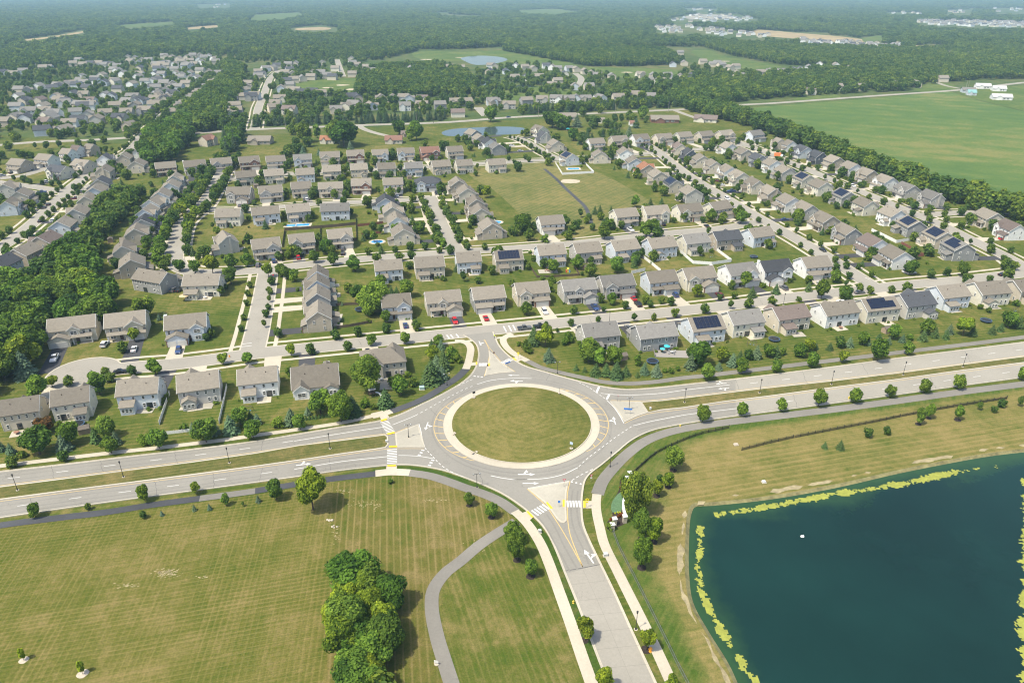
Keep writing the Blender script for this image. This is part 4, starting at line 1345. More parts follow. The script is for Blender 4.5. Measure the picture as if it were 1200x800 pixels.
VARS = [
    dict(W=12.4, D=9.6, fg=(-3.2, 4.4, 1.0), fg_floor=True, garage=(2.9, 6.0, 2.2), door=-0.5, porch=(-0.6, 2.6, 1.6), sun=(-3.0, 4.2, 3.0), fw_up=(1.6, 4.4), bw_up=(-4.5, -1.2, 1.8, 4.8), bw_dn=(1.6, 4.8), slider=3.2, sw_r=((-2, 4.2), (2, 4.2), (2, 1.6)), sw_l=((-1.5, 4.2), (2.4, 1.6)), brick=True),
    dict(W=11.6, D=10.2, fg=(2.6, 5.2, 0.9), fg_floor=False, garage=(2.8, 5.8, 1.8), door=-1.6, porch=(-2.6, 5.4, 1.7), fw_up=(-4.2, -1.6), fw_dn=(-4.0,), sun=(3.0, 3.8, 2.8), sun_gable=True, bw_up=(-4.4, -2.0, 0.4, 4.2), bw_dn=(-4.4, -2.6), slider=0.0, sw_r=((-2.5, 4.2), (1.5, 4.2)), sw_l=((-2, 4.2), (2, 4.2), (-2, 1.6)), rise=3.3),
    dict(W=13.2, D=9.2, fg=(0.6, 3.4, 0.6), fg_floor=False, garage=(-3.6, 6.0, 3.2), garage_gable=True, door=1.2, porch=(2.8, 5.6, 1.8), fw_up=(-4.4, 3.4, 5.2), fw_dn=(4.2,), bw_up=(-5, -2.4, 0.2, 2.6, 5), bw_dn=(-5, -3.5, 4.8), slider=1.0, sw_r=((-2, 4.2), (2, 1.6)), sw_l=((1, 4.2),), rise=3.0, chimney=False),
    dict(W=11.0, D=9.8, garage=(2.4, 5.6, 2.6), door=-1.4, porch=(-2.6, 4.6, 1.6), fw_up=(-4, -1.6, 1.2, 3.8), fw_dn=(-3.6,), sun=(2.6, 4.0, 2.6), bw_up=(-4, -1.8, 3.6), bw_dn=(-4, -2.6), slider=-0.4, sw_r=((-1.5, 4.2), (2, 4.2), (2, 1.6)), sw_l=((-2, 1.6), (1.6, 4.2)), rise=3.2),
    dict(W=14.2, D=10.4, hip=True, fg=(-4.0, 4.2, 1.0), garage=(3.6, 6.4, 1.6), two_doors=True, door=-0.4, porch=(-0.6, 2.4, 1.4), fw_up=(1.2, 3.6, 5.8), bg=(2.6, 4.2, 1.2), bw_up=(-5.6, -3.4, -1.0, 5.8), bw_dn=(-5.6, -3.8), slider=-1.2, sw_r=((-2, 4.2), (2, 4.2)), sw_l=((-2, 4.2), (2, 1.6)), rise=3.0),
    dict(W=13.6, D=12.0, eave=3.3, rise=4.4, fg=(-3.4, 4.4, 1.0), garage=(3.4, 5.8, 1.6), garage_gable=True, door=-0.4, bg=(4.2, 4.4, 1.6), sun=(-4.4, 4.2, 1.6), sun_gable=True, bw_dn=(-1.2, 0.6), sw_r=((-2, 1.7),), sw_l=((2, 1.7),)),
    dict(W=12.0, D=9.4, fg=(-3.4, 4.0, 0.8), fg_floor=True, garage=(2.6, 6.2, 3.6), garage_gable=True, two_doors=True, door=-0.8, fw_up=(0.8, 3.0, 5.0), bw_up=(-4.8, -2.6, 0, 2.6, 4.8), bw_dn=(-4.8, -2.6, 4.4), slider=1.6, sw_r=((-2, 4.2), (1, 1.6)), sw_l=((-2.4, 4.2), (1.6, 4.2)), rise=3.4, brick=True, chimney=True),
]
def one_storey(v):
    return v
PROTO = {}
def proto(i, mir):
    if (i, mir) not in PROTO:
        PROTO[(i, mir)] = make_house(VARS[i], mir)
    return PROTO[(i, mir)]
SOLAR = None
def place_house(x, y, rz, W, var, mir, wall, roof, label, group, solar=0, cat='house'):
    global SOLAR
    v = VARS[var]
    rnd = random.Random(int(x * 13 + y * 7))
    j = rnd.uniform(0.90, 1.10)
    j2 = rnd.uniform(0.72, 1.16)
    c = copy_tree(proto(var, mir), None, tuple(q * j for q in WALLC[wall]), tuple(q * j2 for q in ROOFC[roof]))
    c.name = 'house'
    s = max(0.60, min(1.18, W / v['W']))
    c.location = (x, y, 0.0)
    c.rotation_euler = (0, 0, rz)
    c.scale = (s, max(0.9, min(1.08, s)), 1.0)
    tag(c, label, cat, group)
    if solar:
        sd_ = 1 if solar > 0 else -1                     # 1 = rear slope, -1 = front slope
        D, ze, rise = v['D'], v.get('eave', 5.5), v.get('rise', 3.1)
        ang = math.atan2(rise, D / 2)
        L = math.hypot(rise, D / 2)
        mb = MB()
        cols, rows = 7, 3
        wv = v['W'] * 0.78
        for i in range(cols):
            for q in range(rows):
                if abs(solar) == 2 and i < 2 and q == 0:
                    continue
                mb.box(-wv / 2 + wv * i / cols + 0.03, -wv / 2 + wv * (i + 1) / cols - 0.03, -L * 0.44 + L * 0.84 * q / rows + 0.03, -L * 0.44 + L * 0.84 * (q + 1) / rows - 0.03, 0, 0.06)
        so = mb.build('solar_panel', M['solar'], c)
        so.location = (0, sd_ * D / 4, ze + rise / 2 + 0.29)
        so.rotation_euler = (-ang * sd_, 0, 0)
    return c
def near_on(key, p):
    c, w = STREET[key]
    best, bi = 1e18, 0
    for i, q in enumerate(c):
        d = (q[0] - p[0]) ** 2 + (q[1] - p[1]) ** 2
        if d < best:
            best, bi = d, i
    a, b = c[max(bi - 2, 0)], c[min(bi + 2, len(c) - 1)]
    t = np.array((b[0] - a[0], b[1] - a[1]))
    t = t / np.linalg.norm(t)
    n = np.array((-t[1], t[0]))
    s = np.dot(np.array(p) - np.array(c[bi]), n)
    if s < 0:
        n = -n
    return c[bi], t, n, abs(s), w
# rows: (street, offset of the centre behind the given base point, words for the label, [(px, py, width_px, wall, roof, variant(+10 mirrored), solar)])
ROWS = [
 ('parkway west', 'S1', 5.2, 'backing onto the parkway left of the roundabout', [
  (20, 505, 46, 'b', 'n', 2, 0), (80, 493, 45, 'y', 'n', 0, 0), (160, 481, 44, 'l', 'n', 10, 0), (230, 474, 44, 's', 'n', 1, 0), (300, 467, 43, 'w', 'n', 10, 0), (367, 461, 52, 'w', 'n', 5, 0), (447, 442, 50, 'b', 'n', 4, 0)]),
 ('parkway east', 'S1', 5.2, 'backing onto the parkway right of the roundabout', [
  (702, 410, 42, 's', 'g', 3, 0), (768, 411, 46, 'g', 'g', 12, 0), (826, 402, 44, 'l', 'n', 3, 1), (872, 394, 40, 'y', 'g', 13, 0), (925, 388, 42, 'b', 'm', 10, 0), (982, 383, 44, 'w', 'n', 2, 0), (1030, 378, 44, 'y', 'n', 12, 2), (1073, 372, 44, 's', 'k', 11, 0), (1115, 362, 40, 'l', 'n', 3, 0), (1161, 358, 44, 'y', 'n', 1, 0), (1206, 354, 44, 'b', 'n', 10, 0)]),
 ('front street', 'S1', 5.2, 'fronting the street just behind the roundabout', [
  (82, 402, 50, 'y', 'n', 2, 0), (145, 397, 46, 'b', 'n', 1, 0), (216, 400, 52, 'l', 'n', 16, 0), (463, 374, 33, 'l', 'n', 1, 0), (518, 369, 40, 'b', 'n', 12, 0), (571, 364, 37, 'g', 'n', 13, 0), (622, 358, 38, 'b', 'n', 0, 0), (677, 354, 40, 's', 'g', 12, 0), (722, 349, 39, 's', 'g', 0, 0), (774, 344, 36, 'l', 'n', 3, 0), (818, 340, 44, 'y', 'n', 6, 0), (867, 335, 42, 'w', 'g', 1, 0), (908, 331, 43, 'w', 'k', 16, 0), (955, 326, 41, 'w', 'n', 13, 0)]),
 ('second street south', 'S2', 5.0, 'with its back yard facing the roundabout side', [
  (454, 330, 31, 'l', 'n', 10, 0), (502, 326, 34, 'b', 'n', 3, 0), (548, 320, 28, 'l', 'n', 13, 0), (595, 318, 32, 'b', 'n', 10, 1), (645, 311, 32, 'l', 'n', 0, 0), (687, 308, 33, 's', 'n', 13, 0), (731, 305, 32, 'l', 'n', 10, 0), (774, 302, 33, 'l', 'n', 1, 0), (814, 297, 31, 'y', 'g', 3, 0), (851, 293, 33, 't', 'k', 0, 0), (890, 289, 34, 'l', 'n', 13, 0)]),
 ('second street north', 'S2', 5.0, 'fronting the second street behind the roundabout', [
  (263, 297, 33, 's', 'n', 6, 0), (310, 303, 31, 's', 'n', 1, 0), (352, 297, 28, 's', 'n', 11, 0), (397, 291, 27, 's', 'n', 1, 0), (645, 274, 32, 'w', 'n', 13, 0), (732, 265, 30, 'y', 'n', 13, 0), (768, 262, 36, 'y', 'n', 16, 0), (807, 259, 29, 'y', 'n', 0, 0), (842, 256, 31, 'y', 'n', 3, 0)]),
 ('corner block', 'S3', 5.0, 'in the tight stack along the short side street', [(372, 388, 28, 't', 'n', 0, 0), (371, 367, 28, 'g', 'n', 11, 0), (371, 352, 28, 'l', 'n', 1, 0), (371, 340, 27, 'w', 'n', 3, 0)]),
 ('third street south', 'S5b', 4.6, 'backing onto the fenced pool yards', [(267, 265, 28, 'y', 'n', 3, 0), (310, 262, 31, 'l', 'n', 10, 0), (348, 259, 26, 's', 'n', 3, 0), (392, 258, 32, 'l', 'g', 12, 0)]),
 ('third street north', 'S5b', 4.6, 'fronting the third street behind the pools', [(280, 238, 28, 's', 'n', 6, 0), (316, 236, 27, 's', 'n', 11, 0), (352, 231, 22, 'b', 'n', 3, 0), (387, 231, 27, 'b', 'n', 12, 0), (423, 227, 22, 'r', 'n', 1, 0), (460, 226, 22, 'w', 'n', 3, 0), (501, 224, 30, 'l', 'k', 4, 0)]),
 ('fourth street south', 'S6', 4.6, 'backing onto the third street gardens', [(287, 217, 23, 'y', 'n', 3, 0), (320, 215, 21, 'y', 'n', 13, 0), (357, 214, 20, 'l', 'n', 1, 0), (388, 210, 20, 'b', 'n', 3, 0), (420, 208, 19, 'b', 'n', 11, 0), (452, 207, 20, 'y', 'n', 3, 0), (484, 206, 20, 'l', 'g', 13, 0), (516, 204, 21, 'b', 'n', 1, 0), (543, 203, 19, 'y', 'n', 3, 0), (581, 202, 21, 'y', 'n', 13, 0)]),
 ('fourth street north', 'S6', 4.6, 'fronting the far street by the old farm meadow', [(193, 206, 23, 'r', 'n', 3, 0), (227, 204, 26, 'w', 'n', 16, 0), (258, 201, 22, 's', 'n', 11, 0), (291, 199, 23, 'r', 'n', 1, 0), (322, 198, 23, 'w', 'n', 13, 0), (354, 196, 20, 'l', 'g', 0, 0), (386, 193, 23, 'b', 'n', 11, 0), (416, 191, 19, 'r', 'n', 1, 0), (445, 190, 18, 'l', 'n', 10, 0), (475, 188, 19, 'l', 'n', 0, 0), (503, 187, 22, 'r', 'r', 16, 0), (532, 186, 18, 'y', 'n', 3, 0)]),
 ('side street west', 'S5', 5.0, 'along the left side of the short diagonal street', [(471, 287, 26, 'b', 'n', 13, 0), (464, 272, 28, 'w', 'n', 0, 0), (459, 260, 26, 'b', 'n', 11, 0), (451, 249, 24, 'l', 'k', 3, 0)]),
 ('side street east', 'S5', 5.0, 'along the right side of the short diagonal street', [(574, 280, 26, 't', 'n', 3, 0), (562, 262, 26, 'b', 'n', 11, 0), (557, 250, 26, 't', 'n', 0, 0), (546, 237, 24, 'b', 'n', 13, 0), (536, 227, 24, 't', 'n', 1, 0)]),
 ('tree avenue west', 'S4', 5.0, 'between the left wood and the tree-lined avenue', [(152, 325, 32, 't', 'n', 13, 0), (143, 308, 36, 'b', 'n', 0, 0), (158, 287, 33, 't', 'n', 11, 0), (167, 275, 30, 's', 'k', 3, 0), (171, 262, 30, 'l', 'n', 0, 0), (179, 251, 28, 'w', 'n', 1, 0), (188, 241, 26, 'w', 'n', 13, 0), (199, 230, 24, 'w', 'n', 3, 0), (204, 221, 26, 's', 'n', 0, 0)]),
 ('avenue corner', 'S2', 5.0, 'on the open corner lawn by the left wood', [(178, 343, 46, 'g', 'n', 2, 0), (236, 348, 50, 'y', 'n', 10, 0)]),
 ('long avenue west', 'S7', 6.0, 'beside the mown park left of the long avenue', [(811, 238, 30, 's', 'n', 3, 0), (790, 227, 28, 'b', 'k', 0, 1), (772, 217, 26, 'b', 'n', 11, 0), (758, 208, 24, 't', 'o', 1, 0), (744, 200, 24, 'l', 'n', 3, 0), (703, 192, 22, 'b', 'n', 13, 0), (733, 189, 22, 'w', 'n', 1, 0)]),
 ('long avenue east', 'S7', 6.0, 'in the row right of the long avenue', [(797, 182, 22, 'b', 'm', 0, 0), (809, 190, 22, 'd', 'k', 6, 0), (823, 197, 24, 'b', 'n', 3, 0), (837, 204, 25, 'b', 'n', 0, 0), (855, 211, 26, 'w', 'n', 11, 0), (868, 218, 27, 'y', 'n', 1, 0), (886, 228, 28, 'b', 'n', 16, 0), (905, 238, 29, 't', 'n', 6, 0), (927, 249, 30, 'w', 'n', 13, 0), (947, 258, 32, 's', 'n', 0, 0), (970, 272, 33, 't', 'n', 11, 0), (996, 287, 35, 'g', 'n', 0, 0), (1027, 301, 36, 'w', 'm', 3, 0), (1054, 316, 38, 'w', 'n', 13, 0)]),
 ('outer avenue west', 'S8', 6.0, 'in the row left of the outer avenue', [(855, 182, 22, 'w', 'n', 1, 0), (873, 189, 23, 'b', 'n', 3, 0), (890, 196, 24, 'g', 'k', 0, 0), (907, 203, 25, 'w', 'n', 11, 0), (922, 212, 26, 's', 'n', 3, 0), (945, 221, 28, 'y', 'n', 13, 1), (964, 230, 29, 'y', 'n', 1, 0), (992, 242, 32, 's', 'g', 3, 1), (1017, 253, 33, 'y', 'n', 0, 0), (1049, 265, 36, 'w', 'n', 11, 0), (1072, 278, 38, 'g', 'n', 3, 1), (1104, 292, 38, 'b', 'n', 1, 1), (1127, 306, 40, 'g', 'g', 13, 2)]),
 ('outer avenue east', 'S8', 6.0, 'before the tree belt right of the outer avenue', [(914, 176, 22, 'b', 'n', 0, 0), (927, 179, 22, 'w', 'n', 3, 0), (943, 186, 23, 'l', 'k', 1, 0), (960, 193, 24, 'd', 'k', 6, 0), (980, 199, 25, 't', 'n', 3, 0), (1000, 207, 27, 'w', 'n', 13, 0), (1019, 215, 28, 't', 'n', 0, 0), (1041, 224, 29, 'w', 'n', 11, 0), (1066, 234, 31, 's', 'g', 1, 0), (1095, 244, 34, 's', 'g', 6, 0), (1163, 268, 36, 'b', 'n', 13, 0), (1189, 282, 36, 'w', 'm', 0, 0)]),
 ('pond street', 'S12', 5.0, 'on the cul-de-sac by the small far pond', [(554, 165, 15, 'g', 'n', 3, 0), (562, 171, 17, 't', 'n', 13, 0), (573, 176, 18, 'w', 'k', 1, 0), (582, 182, 21, 'g', 'g', 3, 0), (632, 160, 17, 'y', 'n', 1, 0), (637, 168, 22, 's', 'k', 6, 0), (651, 178, 20, 'b', 'n', 3, 0), (667, 194, 26, 'w', 'n', 13, 1)]),
 ('far street', 'S6', 4.6, 'in the farthest row before the country road', [(698, 176, 21, 'w', 'n', 13, 0), (725, 173, 22, 'b', 'n', 1, 0), (750, 171, 22, 'w', 'n', 11, 0), (777, 170, 23, 'b', 'n', 0, 0), (801, 168, 22, 'y', 'n', 3, 0), (826, 167, 22, 'b', 'n', 13, 0), (850, 166, 21, 'b', 'n', 1, 0), (885, 166, 21, 'l', 'g', 3, 0)]),
 ('left avenue east', 'S11', 5.5, 'between the far-left avenue and the wood', [(-2, 326, 34, 'l', 'k', 3, 0), (24, 312, 34, 't', 'n', 13, 0), (50, 297, 32, 't', 'm', 1, 0), (70, 278, 32, 'l', 'n', 3, 0), (88, 263, 30, 's', 'n', 11, 0), (100, 247, 28, 'b', 'n', 0, 0), (110, 236, 26, 'l', 'n', 13, 0), (116, 226, 24, 't', 'k', 3, 0)]),
 ('left avenue west', 'S11', 5.5, 'at the left edge beyond the far-left avenue', [(8, 253, 26, 'l', 'n', 0, 0), (22, 241, 26, 'b', 'n', 13, 0), (6, 232, 26, 's', 'n', 1, 0)]),
 ('left cross street', 'S11b', 4.6, 'by the cross street near the left edge', [(21, 202, 24, 't', 'n', 3, 0), (53, 196, 24, 'w', 'n', 13, 0), (68, 210, 26, 'y', 'k', 0, 0), (96, 203, 22, 'b', 'n', 1, 0), (121, 211, 30, 't', 'n', 6, 0), (160, 203, 24, 'b', 'n', 3, 0), (122, 196, 22, 'w', 'k', 1, 0), (145, 195, 24, 't', 'n', 13, 0), (165, 186, 20, 'w', 'g', 3, 0), (181, 179, 16, 'y', 'n', 1, 0), (105, 183, 22, 't', 'n', 0, 0), (78, 189, 18, 'w', 'n', 3, 0), (89, 185, 20, 'w', 'm', 13, 0)]),
]
HOUSE_AT = []
DRIVES, YARDS = [], []
DRIVE_W, DRIVE_D = MB(), MB()
used_labels = set()
for rname, st, off, words, items in ROWS:
    order = sorted(range(len(items)), key=lambda i: items[i][0])
    for i, (px, py, wpx, wc, rc, var, sol) in enumerate(items):
        gx, gy = G(px, py)
        gy += off
        q, t, nrm, dist, sw = near_on(st, (gx, gy))
        front = -nrm
        rz = math.atan2(front[1], front[0]) + math.pi / 2
        # yaw follows the street; houses of diagonal rows keep a catalogue width
        diag = abs(front[1]) < 0.80
        W = 11.8 if diag else px_w(wpx, px, py) * 1.0
        if len(items) > 1:
            gap = min(math.hypot(G(o_[0], o_[1])[0] - gx, G(o_[0], o_[1])[1] + off - gy) for k_, o_ in enumerate(items) if k_ != i)
            W = min(W, max(7.7, gap - 3.2))
        pos = nth(order.index(i) + 1)
        lab = f"{WALLN[wc]} {ROOFN[rc]}-roofed house{' with solar panels' if sol else ''}, {pos} {'' if len(items) == 1 else 'from left '}{words}"
        lab = f"{WALLN[wc]} house with {ROOFN[rc]} roof {words}" if len(items) == 1 else lab
        while len(lab.split()) > 16:
            lab = lab.replace(' with solar panels', '', 1) if ' with solar panels' in lab else ' '.join(lab.split()[:16])
        place_house(gx, gy, rz, W, var % 10, var >= 10, wc, rc, lab, 'houses of the subdivision streets', sol)
        HOUSE_AT.append((gx, gy, rz, W, px, py, wc))
        # driveway from the garage to the street edge
        v = VARS[var % 10]
        s = max(0.60, min(1.18, W / v['W']))
        g = v['garage']
        lx = g[0] * s * (-1 if var >= 10 else 1)
        ly = -(v['D'] / 2 + g[2])
        L = dist - sw / 2 + ly - 0.2
        if 1.0 < L < 40:
            ca, sa = math.cos(rz), math.sin(rz)
            c0 = (gx + lx * ca - (ly - L / 2) * sa, gy + lx * sa + (ly - L / 2) * ca)
            k = len(HOUSE_AT)
            dark = (k * 7) % 10 < 4
            mb = DRIVE_D if dark else DRIVE_W
            z = 0.060 + 0.00005 * k
            wd = 5.2
            w2 = np.array((ca, sa)) * wd / 2
            a = np.array((gx + lx * ca - ly * sa, gy + lx * sa + ly * ca))
            b = a + np.array((sa, -ca)) * L
            quad = [a - w2, b - w2 * 1.15, b + w2 * 1.15, a + w2]
            DRIVES.append((tuple((a + b) / 2), math.atan2(b[1] - a[1], b[0] - a[0]), L, pos if len(items) > 1 else '', words, wc, front[1], py))
            mb1 = MB()
            mb1.sheet([tuple(p) for p in quad], z)
            structure(mb1.build('driveway', M['driveway_dark' if dark else 'concrete']))
        # back patio
        if (len(HOUSE_AT) * 5) % 3 and py > 205:
            ca, sa = math.cos(rz), math.sin(rz)
            yb = v['D'] / 2 + 2.0
            YARDS.append(((gx, gy), rz, v['D'] / 2, s, pos if len(items) > 1 else '', words, front[1], py, -1 if var < 10 else 1))
            xs = (1.5 if var < 10 else -1.5) * s
            mb1 = MB()
            mb1.obox((gx + xs * ca - yb * sa, gy + xs * sa + yb * ca), (ca, sa), 4.5 * s, 3.6, 0.0, 0.12)
            structure(mb1.build('patio', M['concrete']))
for p in list(PROTO.values()):
    drop_tree(p)

# far houses: simpler things with wall, roof and garage
def far_house(i):
    root = empty('house')
    W, D, ze, rise = (13, 10, 5.4, 3.2) if i != 2 else (16, 11, 3.2, 3.0)
    w, r = MB(), MB()
    gable_walls(w, -W / 2, W / 2, -D / 2, D / 2, 0, ze, rise)
    gable(r, -W / 2, W / 2, -D / 2, D / 2, ze, rise, 0.5, 0.25)
    sg = 1 if i % 2 else -1
    gable_walls(w, sg * 3 - 2.6, sg * 3 + 2.6, -D / 2 - 2, -D / 2 + 0.5, 0, ze if i != 2 else 2.8, 2.2, 'y')
    gable(r, sg * 3 - 2.6, sg * 3 + 2.6, -D / 2 - 2, -0.8, ze if i != 2 else 2.8, 2.2, 0.4, 0.22, 'y')
    w.build('wall', M['siding'], root)
    r.build('roof', M['shingle'], root)
    for x in (-sg * 4.4, -sg * 1.4):
        for z in ((4.2, 1.6) if i != 2 else (1.6,)):
            window(root, x, -D / 2 - 0.015, z, 0, 1.7, 1.5)
    note_kids(root)
    return root
FARP = [far_house(i) for i in range(3)]
def z6(ox, oy, pts):
    return [(ox + x / 6.0, oy + y / 6.0) for x, y in pts]
FAR = [
 ('left estate among trees', 'among the trees of the left-hand estate', z6(0, 62, [(190, 490), (330, 435), (120, 480), (30, 515), (215, 440), (290, 360), (180, 365), (400, 330), (430, 360), (460, 380), (540, 445), (600, 390), (640, 360), (625, 460), (750, 455), (850, 490), (690, 500), (900, 450), (920, 545), (640, 395), (500, 520), (330, 520), (310, 580), (460, 570), (560, 500), (820, 400), (960, 395), (940, 330), (1000, 360), (1090, 390), (1030, 435), (1100, 345), (1110, 315), (1150, 295), (1090, 265), (1160, 235), (1110, 205), (1170, 345), (600, 320), (200, 290), (500, 240), (580, 190), (620, 270)])),
 ('far left estate', 'in the far estate beyond the left woods', z6(0, 61, [(310, 130), (170, 155), (60, 170), (20, 165), (105, 175), (290, 112), (345, 128), (690, 120), (560, 75), (520, 100), (640, 100), (790, 110), (760, 105), (830, 120), (920, 85), (1000, 75), (1050, 75), (1100, 105), (1150, 100), (900, 55), (950, 60), (1160, 45), (590, 108), (700, 98), (730, 112), (980, 95)])),
 ('left estate rows', 'in the left estate near the tree belt', z6(180, 62, [(30, 215), (80, 240), (20, 270), (80, 295), (20, 330), (140, 310), (90, 355), (20, 380), (140, 245), (235, 240), (180, 265), (195, 195), (305, 200), (260, 165), (390, 155), (460, 165), (90, 110), (150, 100), (225, 95), (60, 100), (30, 115), (180, 60), (240, 50), (330, 35), (280, 35), (130, 50), (90, 45), (430, 60), (390, 40), (200, 80), (260, 75), (360, 50)])),
 ('long roof row', 'in the tight diagonal row by the tree belt', z6(180, 62, [(165, 440 - 0), (190, 415), (212, 400), (232, 383), (252, 370), (275, 350), (297, 335), (318, 318), (340, 300), (362, 283), (385, 265), (405, 248), (425, 233), (445, 218), (465, 203), (485, 187), (503, 173), (518, 160)])),
 ('middle estate', 'in the middle estate right of the tree belt', z6(180, 62, [(540, 455), (580, 432), (570, 395), (560, 365), (650, 330), (690, 335), (715, 325), (640, 290), (660, 265), (670, 240), (740, 185), (760, 172), (740, 155), (790, 130), (840, 125), (870, 110), (950, 100), (1000, 95), (960, 140), (980, 170), (930, 160), (940, 220), (990, 210), (960, 250), (900, 275), (1050, 200), (1120, 160), (1110, 190), (1180, 160), (1190, 90), (850, 415), (960, 430), (890, 345), (860, 380), (1040, 300), (1000, 290), (1120, 300), (1180, 305)])),
 ('hedge estate', 'behind the dark evergreen hedge', z6(380, 62, [(85, 425), (195, 330), (240, 345), (400, 340), (480, 345), (560, 340), (595, 345), (690, 345), (570, 405), (690, 390), (815, 395), (940, 450), (920, 370), (1000, 370), (1180, 370), (330, 400), (160, 400), (210, 390)])),
 ('golf estate', 'in the golf estate up the middle', z6(380, 62, [(190, 60), (200, 90), (230, 105), (300, 120), (200, 170), (20, 180), (60, 190), (80, 130), (885, 120), (960, 125), (1170, 110), (350, 145), (610, 130)])),
 ('golf lake estate', 'in the estate by the golf lake', z6(560, 62, [(115, 110), (265, 110), (80, 150), (200, 150), (260, 195), (330, 120), (390, 130), (430, 190), (330, 195), (520, 250), (560, 220), (680, 260), (780, 260), (610, 170), (640, 130), (690, 135), (750, 150), (800, 165), (840, 180), (560, 130), (520, 120), (480, 110), (940, 185), (1140, 175)])),
 ('hedge row right', 'in the row behind the roadside trees', z6(560, 62, [(110, 370), (220, 390), (340, 360), (450, 355), (550, 350), (640, 350), (690, 345), (755, 345), (860, 345), (985, 340), (1100, 330)])),
 ('right golf estate', 'in the golf estate up on the right', z6(740, 62, [(60, 175), (150, 180), (250, 180), (115, 215), (200, 220), (265, 225), (340, 190), (430, 185), (385, 210), (20, 315), (130, 330), (290, 100), (330, 60), (230, 30), (340, 15), (140, 20), (500, 80), (570, 100), (630, 105), (690, 125), (730, 115), (740, 165), (800, 185), (900, 160), (970, 155), (1065, 165), (1140, 140), (1135, 195), (1185, 150), (250, 65), (370, 90), (600, 90)])),
 ('right wood estate', 'by the woods beyond the crop field', z6(900, 0, [])+[(900 + x / 4.0, y / 4.0 + 1) for x, y in [(150, 335), (190, 325), (240, 310), (315, 315), (365, 330), (60, 345), (115, 365), (20, 270), (75, 275), (120, 280), (12, 345), (200, 440), (425, 420), (320, 420), (590, 408), (690, 405), (815, 380), (840, 258), (940, 262)]]),
]
FARDONE = []
rnd = random.Random(11)
cand = []
for gname, words, pts in FAR:
    for (px, py) in pts:
        cand.append((gname, words, px, py))
cand.sort(key=lambda c: -c[3])
budget = 292 - len(HOUSE_AT)
FAR_GROUPS = {}
rest = MB()
rest_roof = MB()
def far_parts():
    pass
for k, (gname, words, px, py) in enumerate(cand):
    gx, gy = G(px, py)
    rz = rnd.choice((0, 0, R(90), R(180), R(-90))) + rnd.gauss(R(8), R(12))
    wc = rnd.choice('bbtswwylg')
    rc = rnd.choice('nnnnggmk')
    if k < budget:
        FAR_GROUPS.setdefault((gname, words), []).append((px, gx, gy, rz, wc, rc))
    else:
        FARDONE.append((gx, gy, rz, wc, rc))
for (gname, words), items in FAR_GROUPS.items():
    items.sort()
    for i, (px, gx, gy, rz, wc, rc) in enumerate(items):
        c = copy_tree(FARP[(i * 7 + int(gx)) % 2], None, WALLC[wc], ROOFC[rc])
        c.name = 'house'
        c.location = (gx, gy, 0)
        c.rotation_euler = (0, 0, rz)
        s = rnd.uniform(0.92, 1.12)
        c.scale = (s, s, rnd.uniform(0.9, 1.05))
        tag(c, f"small {WALLN[wc]} house with {ROOFN[rc]} roof, {nth(i + 1)} from left {words}"[:200] if len(f"small {WALLN[wc]} house with {ROOFN[rc]} roof, {nth(i + 1)} from left {words}".split()) <= 16 else f"{WALLN[wc]} {ROOFN[rc]}-roofed house, {nth(i + 1)} from left {words}", 'house', 'houses of ' + words.split(' ', 1)[1] if words.startswith('in ') else 'houses ' + words)
        HOUSE_AT.append((gx, gy, rz, 13, px, 0, wc))
